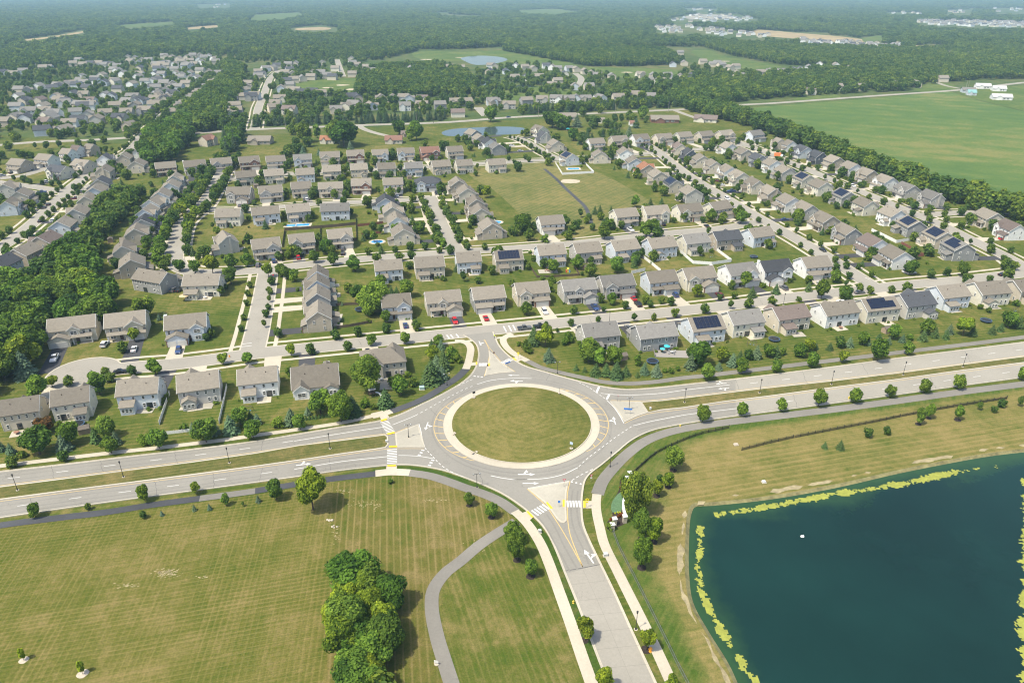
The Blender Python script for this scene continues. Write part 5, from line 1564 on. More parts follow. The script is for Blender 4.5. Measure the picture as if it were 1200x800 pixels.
# single farm and ranch houses along the country road
LONE = [
 ('ranch_house', (461, 168.5), 20, R(4), 'b', 'r', 2, 'long low ranch house with red-brown roof in the roadside meadow', 'house'),
 ('garden_shed', (474, 160.5), 9, R(4), 't', 'm', 2, 'small brown shed beside the red-roofed ranch house', 'shed'),
 ('farmhouse', (242, 171.5), 20, R(70), 'b', 'r', 1, 'old farmhouse with red-brown roof at the top of a mown strip', 'house'),
 ('ranch_house', (304, 169), 26, R(3), 't', 'n', 2, 'wide brown-roofed house behind the far-left street trees', 'house'),
 ('ranch_house', (383, 168.5), 16, R(0), 'y', 'o', 2, 'low house with orange roof by the country road', 'house'),
 ('ranch_house', (779, 143.5), 32, R(-3), 'r', 'n', 2, 'wide brick ranch house with grey-brown roof on a large lawn', 'house'),
 ('ranch_house', (828, 143), 26, R(-20), 'y', 'm', 2, 'large house with dark brown roof at the end of the lane', 'house'),
 ('ranch_house', (664, 140.5), 22, R(5), 'b', 'n', 2, 'low tan-roofed house half hidden behind the roadside bushes', 'house'),
 ('garden_shed', (741, 148), 6, R(0), 'w', 'r', 2, 'tiny white shed with red-brown roof on the far lawn', 'shed'),
 ('garden_shed', (705, 144.5), 8, R(8), 'y', 'n', 2, 'small cream shed among the dark roadside trees', 'shed'),
 ('barn', (859, 113), 16, R(15), 'w', 'w', 2, 'large white-roofed barn in the dark woods on the right', 'barn'),
 ('ranch_house', (950, 109), 20, R(-8), 't', 'm', 2, 'brown low house among trees beside the road above the field', 'house'),
 ('barn', (1153, 104), 20, R(-15), 'w', 'w', 2, 'big white farm shed, upper one of the farmstead', 'barn'),
 ('barn', (1175, 117), 26, R(-18), 'w', 'w', 2, 'long white farm shed with open front, nearest the field', 'barn'),
 ('barn', (1136, 109), 18, R(-15), 'l', 'g', 2, 'grey-roofed farm building left of the white sheds', 'barn'),
 ('barn', (1172, 107), 18, R(-15), 'w', 'w', 2, 'white farm shed between the upper and the nearest one', 'barn'),
 ('barn', (1140, 112), 12, R(-15), 'l', 'l', 2, 'low teal-grey shed in front of the farm buildings', 'barn'),
 ('barn', (1168, 65.5), 16, R(5), 'r', 'g', 2, 'red barn with grey roof on the far right', 'barn'),
 ('barn', (1162, 68.5), 12, R(5), 'w', 'g', 2, 'pale shed just below the red barn', 'barn'),
 ('barn', (1193, 72.5), 14, R(5), 'w', 'w', 2, 'white flat-looking shed at the far right edge', 'barn'),
]
ROOFC['w'] = (0.46, 0.46, 0.45)
ROOFC['l'] = (0.20, 0.36, 0.36)
for nm, (px, py), wpx, rz, wc, rc, var, lab, cat in LONE:
    gx, gy = G(px, py)
    c = copy_tree(FARP[var], None, WALLC[wc], ROOFC[rc])
    c.name = nm
    s = px_w(wpx, px, py) / 16.0 * (0.78 if cat == 'barn' else 1.0)
    c.location = (gx, gy + 4, 0)
    c.rotation_euler = (0, 0, rz)
    c.scale = (s, max(0.8, min(1.3, s)), 0.75 if s < 0.6 else 1.0)
    tag(c, lab, cat)
    HOUSE_AT.append((gx, gy + 4, rz, 16, px, py, wc))
for p in FARP:
    drop_tree(p)
# farther roofs, past the three hundred that show largest: one object
def more_far():
    r = random.Random(4)
    out = []
    for poly, nn in (([(765, 32), (800, 30), (850, 36), (900, 42), (893, 46), (840, 42), (770, 38)], 60), ([(938, 46), (985, 50), (1055, 54), (1052, 59), (990, 57), (940, 54)], 45), ([(785, 23), (820, 17), (862, 17), (885, 23), (878, 26), (840, 26), (790, 26)], 40), ([(20, 108), (110, 88), (180, 78), (250, 70), (262, 84), (200, 112), (100, 140), (10, 150)], 60), ([(1075, 25), (1130, 25), (1230, 28), (1230, 33), (1140, 32), (1080, 29)], 130),
                     ([(805, 10.5), (840, 11), (841, 13), (806, 13.5)], 6), ([(1040, 15), (1080, 15), (1080, 17), (1042, 17.5)], 6), ([(1110, 12), (1140, 12), (1138, 16), (1112, 17)], 6), ([(1165, 10), (1200, 11), (1200, 16), (1168, 16)], 8), ([(310, 28), (330, 28), (329, 31), (311, 31)], 6), ([(230, 6), (270, 5), (270, 10), (232, 10)], 6)):
        gp = GP(poly)
        xs, ys = [p[0] for p in gp], [p[1] for p in gp]
        c = 0
        while c < nn:
            p = (r.uniform(min(xs), max(xs)), r.uniform(min(ys), max(ys)))
            if inside(p, gp):
                out.append((p[0], p[1], r.choice((0, R(90))) + r.gauss(0, 0.15), r.choice('wwbyl'), r.choice('nggkl')))
                c += 1
    return out
FAR_ROOFS = FARDONE + more_far()
groups = {}
for gx, gy, rz, wc, rc in FAR_ROOFS:
    HOUSE_AT.append((gx, gy, rz, 13, 0, 0, wc))
    groups.setdefault(0, MB())
    mb = groups[0]
    w, r_ = MB(), MB()
    big = 1.0 if gy < 2600 else 1.25
    gable_walls(w, -6.5 * big, 6.5 * big, -5 * big, 5 * big, 0, 5.5, 3.2)
    gable(r_, -6.5 * big, 6.5 * big, -5 * big, 5 * big, 5.5, 3.2, 0.5, 0.25)
    ca, sa = math.cos(rz), math.sin(rz)
    wi, ri = 'wbyl'.find(wc), 4 + 'ngk'.find(rc if rc in 'ngk' else 'g')
    for q, mi in ((w, wi if wi >= 0 else 1), (r_, ri)):
        mb.add([(gx + x * ca - y * sa, gy + x * sa + y * ca, z) for x, y, z in q.v], q.f, mi)
fm = [plain('far_wall_' + n_, WALLC[k], 0.8) for k, n_ in zip('wbyl', ('white', 'beige', 'cream', 'blue'))] + [plain('far_roof_' + n_, ROOFC[k], 0.9) for k, n_ in zip('ngk', ('brown', 'grey', 'charcoal'))]
fo = groups[0].build('distant_houses', fm)
tag(fo, 'hundreds of tiny pale houses scattered through the hazy far woods', 'houses', kind='stuff')
# ================================================================== TREES
LEAFC = {'n': (2.3, 1.7, 0.8), 'r': (1.0, 1.0, 1.0), 'y': (1.42, 1.22, 0.75), 'o': (0.95, 1.0, 0.95), 'w': (1.35, 1.16, 1.15), 'b': (1.0, 0.98, 0.9), 'p': (1.05, 0.36, 0.75), 'd': (0.66, 0.78, 0.80), 's': (1.55, 1.55, 2.3), 'g': (1.0, 1.12, 0.9), 'e': (0.75, 0.85, 0.95)}
def ico(center, r, sub=1):
    t = (1 + 5 ** 0.5) / 2
    vs = [Vector(v).normalized() for v in [(-1, t, 0), (1, t, 0), (-1, -t, 0), (1, -t, 0), (0, -1, t), (0, 1, t), (0, -1, -t), (0, 1, -t), (t, 0, -1), (t, 0, 1), (-t, 0, -1), (-t, 0, 1)]]
    fs = [(0, 11, 5), (0, 5, 1), (0, 1, 7), (0, 7, 10), (0, 10, 11), (1, 5, 9), (5, 11, 4), (11, 10, 2), (10, 7, 6), (7, 1, 8), (3, 9, 4), (3, 4, 2), (3, 2, 6), (3, 6, 8), (3, 8, 9), (4, 9, 5), (2, 4, 11), (6, 2, 10), (8, 6, 7), (9, 8, 1)]
    return [tuple(center + v * r) for v in vs], fs
def leaf_mesh(name, V, F, var, mat, extra=None):
    me = bpy.data.meshes.new(name)
    me.from_pydata(V, [], F)
    a = me.attributes.new('leafvar', 'FLOAT', 'FACE')
    a.data.foreach_set('value', np.array(var, dtype=np.float32))
    me.materials.append(mat)
    if extra:
        me.materials.append(extra[0])
        mi = np.zeros(len(F), dtype=np.int32)
        mi[extra[1]:] = 1
        me.polygons.foreach_set('material_index', mi)
    me.update()
    return me
def crown(seed, rx, z0, z1, nlobe, nleaf, size, kind='round'):
    """leaf clumps on overlapping lobes; unit tree of height 1"""
    rg = np.random.default_rng(seed)
    cz, rz = (z0 + z1) / 2, (z1 - z0) / 2
    lobes = []
    for i in range(nlobe):
        d = rg.normal(size=3)
        d /= np.linalg.norm(d)
        k = rg.uniform(0.40, 0.80)
        c = np.array([d[0] * rx * k, d[1] * rx * k, cz + d[2] * rz * k * 0.95])
        if kind == 'oval':
            c[:2] *= 0.75
        u = (c[2] - z0) / (z1 - z0)
        rr = min(rx, rz) * rg.uniform(0.26, 0.46) * (0.85 if u > 0.75 else 1.0)
        lobes.append((c, rr, rg.uniform(0, 1)))
    lobes.append((np.array([0, 0, cz]), min(rx, rz) * 0.56, 0.2))
    V, F, var = [], [], []
    for c, rr, lv in lobes:
        vs, fs = ico(Vector(c), rr * 0.66)
        b = len(V)
        V += vs
        F += [tuple(b + i for i in f) for f in fs]
        var += [0.05 + 0.2 * lv] * len(fs)
    w = np.array([r ** 2 for _, r, _ in lobes])
    w /= w.sum()
    C = np.array([c for c, _, _ in lobes])
    RR = np.array([r for _, r, _ in lobes])
    count = 0
    while count < nleaf:
        li = rg.choice(len(lobes), p=w)
        c, rr, lv = lobes[li]
        d = rg.normal(size=3)
        d /= np.linalg.norm(d)
        p = c + d * rr * rg.uniform(0.74, 1.22)
        ds = np.linalg.norm(C - p, axis=1) / RR
        ds[li] = 9
        if ds.min() < 0.80 or p[2] < z0 * 0.7:
            continue
        nrm = d + rg.normal(size=3) * 0.42 + np.array([0, 0, 0.45])
        nrm /= np.linalg.norm(nrm)
        a = np.cross(nrm, rg.normal(size=3))
        a /= np.linalg.norm(a)
        bb = np.cross(nrm, a)
        s = size * rg.uniform(0.65, 1.35)
        b = len(V)
        V += [tuple(p - a * s), tuple(p - bb * s * 0.62 + nrm * s * 0.12), tuple(p + a * s), tuple(p + bb * s * 0.62 + nrm * s * 0.12)]
        F.append((b, b + 1, b + 2, b + 3))
        var.append(float(np.clip(0.12 + 0.55 * lv + rg.normal() * 0.24, 0, 1)))
        count += 1
    return V, F, var
def conifer(seed, r, z0, tiers, per, kind='spruce'):
    rg = np.random.default_rng(seed)
    V, F, var = [], [], []
    # inner mass
    n = 9
    b = len(V)
    V += [(0.42 * r * math.cos(6.283 * i / n), 0.42 * r * math.sin(6.283 * i / n), z0 + 0.03) for i in range(n)] + [(0, 0, 0.95)]
    F += [(b + i, b + (i + 1) % n, b + n) for i in range(n)]
    var += [0.2] * n
    for t in range(tiers):
        u = t / (tiers - 1)
        z = z0 + (0.99 - z0) * u ** 0.92
        rad = r * (1 - u) ** 0.75 + 0.02
        m = max(4, int(per * (1 - u * 0.7)))
        off = rg.uniform(0, 6.28)
        for k in range(m):
            a = off + 6.283 * (k + rg.uniform(-0.25, 0.25)) / m
            L = rad * rg.uniform(0.62, 1.18)
            droop = L * rg.uniform(0.15, 0.5)
            wd = L * rg.uniform(0.18, 0.30) + 0.016
            ca, sa = math.cos(a), math.sin(a)
            zz = z + rg.normal() * 0.016
            for q in range(3):
                f0, f1 = q / 3, (q + 1) / 3
                w_ = wd * (1 - abs(f0 - 0.3)) * rg.uniform(0.8, 1.2)
                zc = zz - droop * f0 ** 1.2
                zd = zz - droop * f1 ** 1.2 - 0.01
                b = len(V)
                V += [(ca * L * f0, sa * L * f0, zc + 0.012), (ca * L * (f0 + f1) / 2 - sa * w_, sa * L * (f0 + f1) / 2 + ca * w_, (zc + zd) / 2 - 0.012), (ca * L * f1 * 1.08, sa * L * f1 * 1.08, zd), (ca * L * (f0 + f1) / 2 + sa * w_, sa * L * (f0 + f1) / 2 - ca * w_, (zc + zd) / 2 - 0.012)]
                F.append((b, b + 1, b + 2, b + 3))
                var.append(float(np.clip(0.45 + rg.normal() * 0.22 + 0.25 * f1, 0, 1)))
    return V, F, var
def trunk_mesh(seed, h, r, limbs=5):
    rg = random.Random(seed)
    mb = MB()
    mb.tube([(0, 0, -0.01), (0.004, 0, h * 0.4), (rg.uniform(-.01, .01), rg.uniform(-.01, .01), h), (0, 0, h * 1.5)], [r * 1.25, r, r * 0.8, r * 0.3], 7)
    for k in range(limbs):
        a = 6.283 * k / limbs + rg.uniform(-.3, .3)
        L = h * rg.uniform(0.55, 0.9)
        z = h * rg.uniform(0.75, 1.1)
        mb.tube([(0, 0, z), (math.cos(a) * L * .5, math.sin(a) * L * .5, z + L * .45), (math.cos(a) * L * .85, math.sin(a) * L * .85, z + L)], [r * .5, r * .33, r * .12], 5)
    return mb
# unit templates: kind -> list of (crown mesh, trunk mesh, low single mesh)
SPEC = {'r': dict(rx=.385, z0=.14, z1=1.0, lobes=26), 'y': dict(rx=.37, z0=.18, z1=1.0, lobes=17), 'o': dict(rx=.30, z0=.10, z1=1.0, lobes=16, kind='oval'), 'w': dict(rx=.50, z0=.06, z1=1.0, lobes=44), 'b': dict(rx=.62, z0=-.05, z1=1.0, lobes=14), 'd': dict(rx=.40, z0=.12, z1=1.0, lobes=36)}
SPEC['p'] = SPEC['r']
SPEC['n'] = SPEC['y']
LODS = {'top': (5200, 0.031), 'hi': (2300, 0.047), 'mid': (1000, 0.066), 'low': (420, 0.082)}
TM = {}
def tree_meshes(kind, lod, i):
    k = (kind, lod, i)
    if k in TM:
        return TM[k]
    seed = 100 + i * 17 + ord(kind[0])
    if kind in ('s', 'g', 'e'):
        t, p = {'top': (26, 26), 'hi': (26, 26), 'mid': (18, 20), 'low': (9, 9)}[lod]
        V, F, var = conifer(seed, {'s': .40, 'g': .40, 'e': .28}[kind], .03, t, p)
        cm = leaf_mesh('crown', V, F, var, M['needle'])
        tm = MB()
        tm.tube([(0, 0, -0.01), (0, 0, .5)], [.025, .012], 6)
    else:
        sp = SPEC[kind]
        nl, sz = LODS[lod]
        if kind == 'b':
            nl = int(nl * .5)
            sz *= 1.3
        V, F, var = crown(seed, sp['rx'], sp['z0'], sp['z1'], sp['lobes'], nl, sz, sp.get('kind', 'round'))
        cm = leaf_mesh('crown', V, F, var, M['leaf'])
        tm = trunk_mesh(seed, .30 if kind != 'b' else .2, .020 if kind != 'd' else .026)
    TM[k] = (cm, tm.mesh('trunk', M['bark']))
    return TM[k]
TREES = []        # (x, y, h, width factor, kind, group key)
def T(px, py, hpx, kind='r', grp='yard', wf=1.0):
    x, y = G(px, py)
    TREES.append((x, y, px_h(hpx, px, py), wf, kind, grp, px, py))
def TL(grp, items, wf=1.0):
    for it in items:
        T(it[0], it[1], it[2], it[3] if len(it) > 3 else 'r', grp, it[4] if len(it) > 4 else wf)
WORDS = {
 'park_w_n': 'along the trail left of the roundabout', 'park_w_s': 'south of the left parkway lanes', 'meadow': 'in the mown meadow left of the south road', 'leg': 'beside the south road',
 'park_e_s': 'between the right parkway lanes and trail', 'bank': 'on the dry bank above the pond', 'park_e_n': 'along the verge north of the right parkway', 'pond': 'on the slope left of the pond',
 'yard_w': 'in the yards left of the roundabout', 'yard_nw': 'in the corner yard just northwest of the roundabout', 'yard_ne': 'in the yards northeast of the roundabout', 'yard_e': 'in the back yards along the right parkway',
 'front': 'along the front street behind the roundabout', 'second': 'along the second street and its back yards', 'corner': 'on the lawns around the grey corner houses', 'avenue': 'along the tree-lined avenue',
 'right': 'in the streets of the right-hand blocks', 'blocks': 'among the houses of the central blocks'}
TL('park_w_n', [(16, 547, 14, 'y'), (75, 540, 13, 'y'), (131, 531, 19), (187, 525, 22), (242, 518, 27, 'r', 1.1), (297, 514, 22), (352, 503, 17)])
TL('park_w_s', [(42, 606, 16), (170, 587, 18, 'y'), (230, 579, 14, 'y'), (104, 597, 8, 'y'), (265, 592, 15, 'o'), (246, 597, 7, 's'), (285, 593, 6, 'y'), (169, 607, 9, 'o'), (190, 604, 6, 's'), (228, 598, 7, 's'), (324, 585, 22), (367, 597, 46, 'y', 0.85), (303, 588, 8, 's')], .86)
TL('meadow', [(550, 592, 14, 'r', .9), (576, 606, 16, 'r', .85), (601, 637, 24, 'r', .8), (606, 656, 32, 'r', .68), (622, 675, 19, 'r', .8), (28, 773, 12, 'n', .5), (97, 789, 13, 'n', .5), (458, 566, 5, 'b')])
TL('leg', [(685, 750, 26, 'y', .68), (708, 812, 25, 'y', .75), (757, 761, 24, 'y', .68), (786, 812, 18, 'y', .8)])
TL('park_e_s', [(823, 494, 19), (869, 487, 15, 'r', .9), (915, 482, 15), (959, 476, 20), (1001, 472, 17), (1042, 466, 15), (1082, 461, 17), (1122, 456, 17), (1197, 446, 16)], .86)
TL('bank', [(1076, 497, 20, 'o', .8), (1088, 490, 19, 'o', .8), (1122, 492, 19, 'o', .8), (966, 525, 8, 'g'), (984, 526, 11, 'g'), (1016, 512, 11, 'd', .95), (1039, 509, 10, 'd', .85), (1147, 480, 10, 'd', 1.0), (1164, 483, 8, 'd', 1.1), (1173, 477, 10, 'd'), (1194, 476, 13, 'd', .8)])
TL('park_e_n', [(828, 446, 20), (869, 438, 18), (909, 437, 16), (951, 431, 19), (987, 425, 15, 'y'), (1028, 423, 26), (1063, 416, 16)], .86)
TL('pond', [(789, 551, 28, 'r', .75), (773, 565, 9, 'y'), (783, 571, 17, 'y', .9), (769, 581, 18, 'y', .8), (744, 604, 48, 'w', .54), (752, 632, 33, 'r', .7), (766, 635, 27, 'y', .75), (752, 665, 33, 'r', .65), (731, 565, 8, 'b'), (715, 620, 9, 'b', .8)])
TL('yard_w', [(47, 467, 30, 'o', 1.2), (62, 454, 15, 'y'), (82, 452, 13, 'y'), (117, 462, 28, 'o', 1.2), (125, 440, 11, 'y'), (130, 447, 11, 'y', 1.2), (156, 439, 12, 'y'), (183, 440, 21, 'o', 1.3), (31, 441, 30, 's'), (53, 506, 18, 'p', 1.2), (47, 532, 30, 'd'), (76, 527, 20, 's'), (84, 521, 26, 'r', .9), (14, 532, 13, 's'), (2, 528, 13, 's'), (28, 535, 8, 'b'), (113, 518, 17, 'g', .9), (126, 512, 23), (137, 520, 15, 's'), (171, 521, 13, 'b', .8), (145, 413, 14), (216, 504, 9, 'b'), (262, 427, 14, 'y'), (291, 426, 15, 'o', 1.4), (342, 417, 14, 'y'), (365, 415, 13, 'y'), (227, 506, 12, 's'), (252, 508, 16, 's'), (271, 507, 21, 's'), (282, 498, 21), (294, 493, 12, 'g'), (302, 497, 13, 's'), (326, 500, 11, 'b', 1.1), (342, 497, 19, 's'), (361, 486, 10, 's'), (376, 484, 27), (400, 494, 34, 'r', .9), (414, 486, 23, 'g'), (49, 455, 7, 'b'), (191, 472, 6, 'b'), (339, 441, 13, 'b', .5), (196, 469, 9, 'b', .6), (110, 445, 12, 'g')])
TL('yard_nw', [(432, 459, 41, 'r', .95), (506, 408, 11, 'g'), (514, 406, 14), (507, 423, 18, 'y', 1.1), (517, 409, 12, 's'), (512, 433, 18, 's'), (520, 433, 24, 'g', .8), (506, 448, 27, 'g', 1.1), (518, 444, 16, 's', 1.1), (531, 421, 17, 'b', .75), (536, 424, 10, 'b'), (528, 425, 5, 'b', 1.2), (478, 442, 7, 'b'), (470, 463, 21, 'r', .95), (483, 452, 11, 'o', 1.2), (452, 476, 21, 'g', 1.1), (460, 453, 12, 'p'), (428, 477, 13, 'b', .7), (438, 479, 6, 'b', 1.2), (468, 445, 8, 'b'), (436, 405, 14), (475, 403, 14), (453, 390, 10, 'y'), (488, 388, 8, 'y')])
TL('yard_ne', [(625, 404, 23, 'g', .8), (639, 406, 25, 'y', .95), (667, 401, 14, 'b', .7), (617, 411, 14, 'b', .8), (608, 405, 5, 'b'), (621, 414, 5, 'b', 1.2), (643, 423, 16, 's', 1.1), (690, 424, 27), (703, 429, 24, 'o'), (719, 428, 22, 'r'), (675, 434, 8, 'g'), (685, 436, 7, 'g'), (698, 440, 15, 'g', 1.1), (710, 440, 15, 'g', 1.1), (722, 443, 20, 'g', .95), (733, 440, 13, 'g', 1.1), (747, 442, 7, 'g'), (747, 427, 11, 'b', .8), (755, 438, 14, 's'), (769, 440, 15, 's', 1.1), (786, 437, 7, 'b', .8), (779, 436, 5, 'b'), (794, 434, 5, 'b'), (786, 399, 9, 'b'), (662, 404, 8, 'b'), (680, 405, 7, 'b')])
TL('yard_e', [(818, 428, 28, 'd'), (809, 432, 18, 's'), (845, 424, 18, 'y', 1.1), (858, 429, 16, 's'), (842, 433, 9, 's', 1.3), (867, 421, 11, 'g'), (868, 433, 14), (877, 421, 12, 'y'), (886, 420, 16, 's'), (900, 418, 15, 'd'), (909, 418, 14, 'g'), (917, 416, 9, 'b', .7), (937, 418, 16, 'd'), (948, 412, 16, 'y'), (956, 409, 8, 'g'), (972, 410, 9, 'g', 1.2), (984, 407, 14, 'd'), (995, 406, 12, 's'), (1010, 404, 15), (1017, 404, 9, 's'), (1030, 397, 7, 'g', 1.3), (1046, 397, 17), (1041, 403, 9, 's'), (1057, 401, 10, 's'), (1066, 398, 6, 'b', 1.2), (1081, 399, 13, 'g', 1.1), (1085, 392, 18), (1095, 395, 12, 'g', 1.1), (1108, 397, 11, 'g'), (1112, 391, 12, 's'), (1128, 393, 22, 'y', 1.05), (1139, 393, 12, 'g', 1.1), (1162, 391, 11, 'g', 1.1), (1172, 388, 10, 'g', 1.1), (1181, 384, 20, 'd'), (1193, 384, 14, 'g', 1.1), (1148, 362, 6, 'b'), (1158, 366, 6, 'b'), (826, 437, 7, 'b', 1.2), (852, 417, 6, 'b'), (1200, 377, 6, 'b'), (1190, 358, 8, 'b')])
TL('front', [(617, 369, 15), (672, 368, 11), (669, 382, 9, 'y'), (701, 378, 8, 'y'), (707, 365, 7), (717, 357, 14), (703, 355, 12, 'b', .7), (733, 362, 10), (743, 377, 11), (766, 376, 10, 'p', .7), (756, 356, 11, 'p', .9), (762, 360, 9), (775, 356, 9), (786, 358, 11), (791, 371, 11), (817, 348, 15, 'y'), (826, 367, 12), (843, 352, 8), (860, 350, 9), (856, 362, 11), (877, 361, 13), (881, 348, 13, 'g', 1.1), (904, 358, 12), (909, 344, 12, 'g', 1.1), (872, 336, 18), (857, 339, 11, 'b', .7), (947, 333, 11, 'd'), (947, 341, 11, 'g', 1.1), (962, 350, 22, 'r', .8), (978, 331, 15), (991, 336, 9, 'y'), (990, 353, 17, 'r', 1.2), (1007, 342, 11, 'y'), (1019, 344, 10, 'y'), (1044, 343, 9, 'y'), (1062, 343, 14), (1087, 351, 11, 'b', .7), (978, 308, 9), (991, 315, 9), (894, 337, 6, 'b'), (925, 331, 6, 'b'), (1090, 326, 12), (1109, 323, 11), (1127, 324, 16), (1132, 332, 13), (1159, 331, 9), (1180, 328, 14), (1177, 316, 15), (640, 382, 6, 'y'), (653, 389, 5, 'y'), (936, 353, 6, 'b'), (939, 362, 6, 'b'), (812, 336, 4, 'b')])
TL('second', [(644, 342, 12, 'b', .7), (723, 320, 19, 'r', 1.1), (692, 325, 17), (647, 331, 9, 'b'), (636, 330, 7, 'p', 1.1), (682, 323, 5, 'p'), (746, 309, 10, 'p'), (415, 318, 20, 'o', 1.3), (432, 299, 11), (447, 297, 11, 'g'), (463, 296, 9), (481, 294, 12, 'y'), (468, 306, 11, 'r', 1.2), (482, 303, 10, 'r', 1.2), (442, 306, 10, 'r', 1.3), (480, 315, 9, 'o', 1.3), (708, 280, 17, 'r', 1.1), (676, 268, 12, 'r', 1.2), (757, 278, 20, 'o', 1.4), (765, 272, 15, 'r', 1.3), (770, 278, 13, 'r', 1.3), (728, 268, 10, 'p'), (801, 260, 13, 'o', 1.3), (868, 262, 15, 'r', 1.1), (845, 262, 8, 'b'), (830, 275, 10), (694, 270, 9, 'o'), (690, 258, 9, 'o'), (613, 274, 24, 'd'), (620, 282, 14), (666, 281, 11, 'r', 1.2), (638, 284, 10, 'b'), (687, 262, 9, 'o'), (704, 258, 10, 'o'), (706, 266, 9, 'g'), (697, 251, 10, 'g'), (744, 243, 16, 'o', 1.1), (762, 241, 9, 'g'), (775, 239, 8, 'g'), (680, 255, 11, 'o'), (703, 249, 9, 'g'), (716, 247, 6, 'g'), (535, 318, 10, 'g'), (543, 330, 13, 'o'), (560, 332, 8, 'b'), (577, 322, 12, 'o'), (600, 335, 8, 'b'), (520, 329, 7, 'b'), (528, 298, 12, 'o'), (498, 293, 10), (515, 297, 9), (548, 293, 9), (568, 293, 9), (471, 361, 9, 'b')])
TL('corner', [(315, 325, 17, 'y'), (330, 324, 15), (345, 330, 15), (342, 300, 14, 'o', 1.3), (369, 308, 15), (391, 311, 15), (388, 298, 12, 'o', 1.2), (417, 318, 18, 'o', 1.2), (336, 327, 15), (319, 334, 11, 'y'), (317, 345, 10, 'y'), (316, 354, 9), (315, 363, 8), (312, 372, 10, 'y'), (310, 384, 10), (327, 395, 12, 'y'), (394, 398, 13), (420, 394, 12), (408, 411, 13), (488, 386, 12, 'y'), (453, 389, 12, 'y'), (452, 378, 14), (408, 343, 13, 'y'), (420, 353, 20, 'd'), (438, 367, 36, 'w', .95), (447, 337, 15), (437, 336, 8), (453, 348, 13, 'g'), (459, 348, 13, 'g'), (465, 347, 12, 'g'), (477, 348, 21), (432, 378, 5, 'b'), (401, 358, 5, 's'), (349, 341, 4, 'b'), (293, 337, 8, 'y'), (291, 347, 8, 'y'), (289, 358, 8, 'y'), (286, 375, 8, 'y'), (283, 388, 8, 'y')])
TL('avenue', [(170, 373, 28, 'b', .75), (194, 374, 8, 's'), (187, 375, 8, 's'), (158, 400, 16, 'y'), (241, 301, 14, 'o', 1.3), (229, 320, 15), (250, 322, 24, 'y', .95), (271, 333, 21, 'o', 1.4), (272, 315, 17, 'r', 1.1), (234, 308, 14), (290, 312, 15, 'r', 1.1), (247, 395, 12, 'b', .8), (242, 399, 9, 'p'), (211, 318, 15, 'd'), (185, 312, 16, 'o', 1.3), (197, 311, 15), (192, 317, 13, 'o'), (260, 347, 13, 'o', 1.1), (265, 339, 7, 'p'), (255, 273, 8, 'b'), (206, 330, 8, 'b'), (162, 300, 8, 'p'), (115, 378, 10, 'o')])
# street trees at regular steps
def along(key, side, off, step, h, kinds, grp, jit=1.0, start=0, end=None, seed=1):
    c, w = STREET[key]
    r = random.Random(seed)
    P = resample(c, step)
    for (x, y), (dx, dy) in P[start:end]:
        if r.random() < 0.08:
            continue
        o = side * (w / 2 + off)
        xx, yy = x - dy * o + r.gauss(0, jit), y + dx * o + r.gauss(0, jit)
        hh = h * r.uniform(0.75, 1.2)
        k = r.choice(kinds)
        TREES.append((xx, yy, hh, 1.05, k, grp, 0, 0))
along('S4', 1, 1.6, 7.5, 7.5, 'rryo', 'avenue', .7, 2, None, 3)
along('S4', -1, 1.6, 7.5, 7.5, 'ryyr', 'avenue', .7, 2, None, 4)
along('S4', 1, 7.5, 11, 6.5, 'ryo', 'avenue', 1.0, 3, None, 13)
along('S5', 1, 1.5, 8, 5.5, 'rro', 'blocks', .6, 1, None, 5)
along('S5', -1, 1.5, 8, 5.5, 'rro', 'blocks', .6, 1, None, 6)
along('S7', 1, 1.5, 11, 4.0, 'rry', 'right', .5, 1, None, 7)
along('S7', -1, 1.5, 11, 4.0, 'rry', 'right', .5, 1, None, 8)
along('S8', 1, 1.5, 13, 4.5, 'rry', 'right', .7, 0, None, 9)
along('S8', -1, 1.5, 13, 4.5, 'rry', 'right', .7, 0, None, 10)
along('S11', -1, 1.5, 10, 4.2, 'rro', 'blocks', .6, 2, None, 11)
along('S11', 1, 1.5, 10, 4.2, 'rro', 'blocks', .6, 2, None, 12)
along('S5b', -1, 1.6, 14, 5.0, 'rro', 'blocks', 1, 2, None, 14)
along('S6', 1, 1.6, 15, 5.0, 'rry', 'blocks', 1.2, 1, None, 15)
along('S6', -1, 1.6, 15, 5.0, 'rry', 'blocks', 1.2, 1, None, 16)
along('S12', 1, 1.5, 8, 4.0, 'ro', 'blocks', .5, 0, None, 17)
along('S13', -1, 1.6, 12, 5.0, 'rr', 'right', .6, 1, None, 18)
along('S13', 1, 1.6, 12, 5.0, 'rr', 'right', .6, 1, None, 19)
along('S11b', 1, 1.6, 9, 5.0, 'rd', 'blocks', .8, 3, None, 20)
along('S15', 1, 2.5, 9, 8.5, 'rdr', 'blocks', 1.5, 0, None, 21)
along('S15', -1, 2.5, 9, 8.5, 'rdr', 'blocks', 1.5, 0, None, 22)
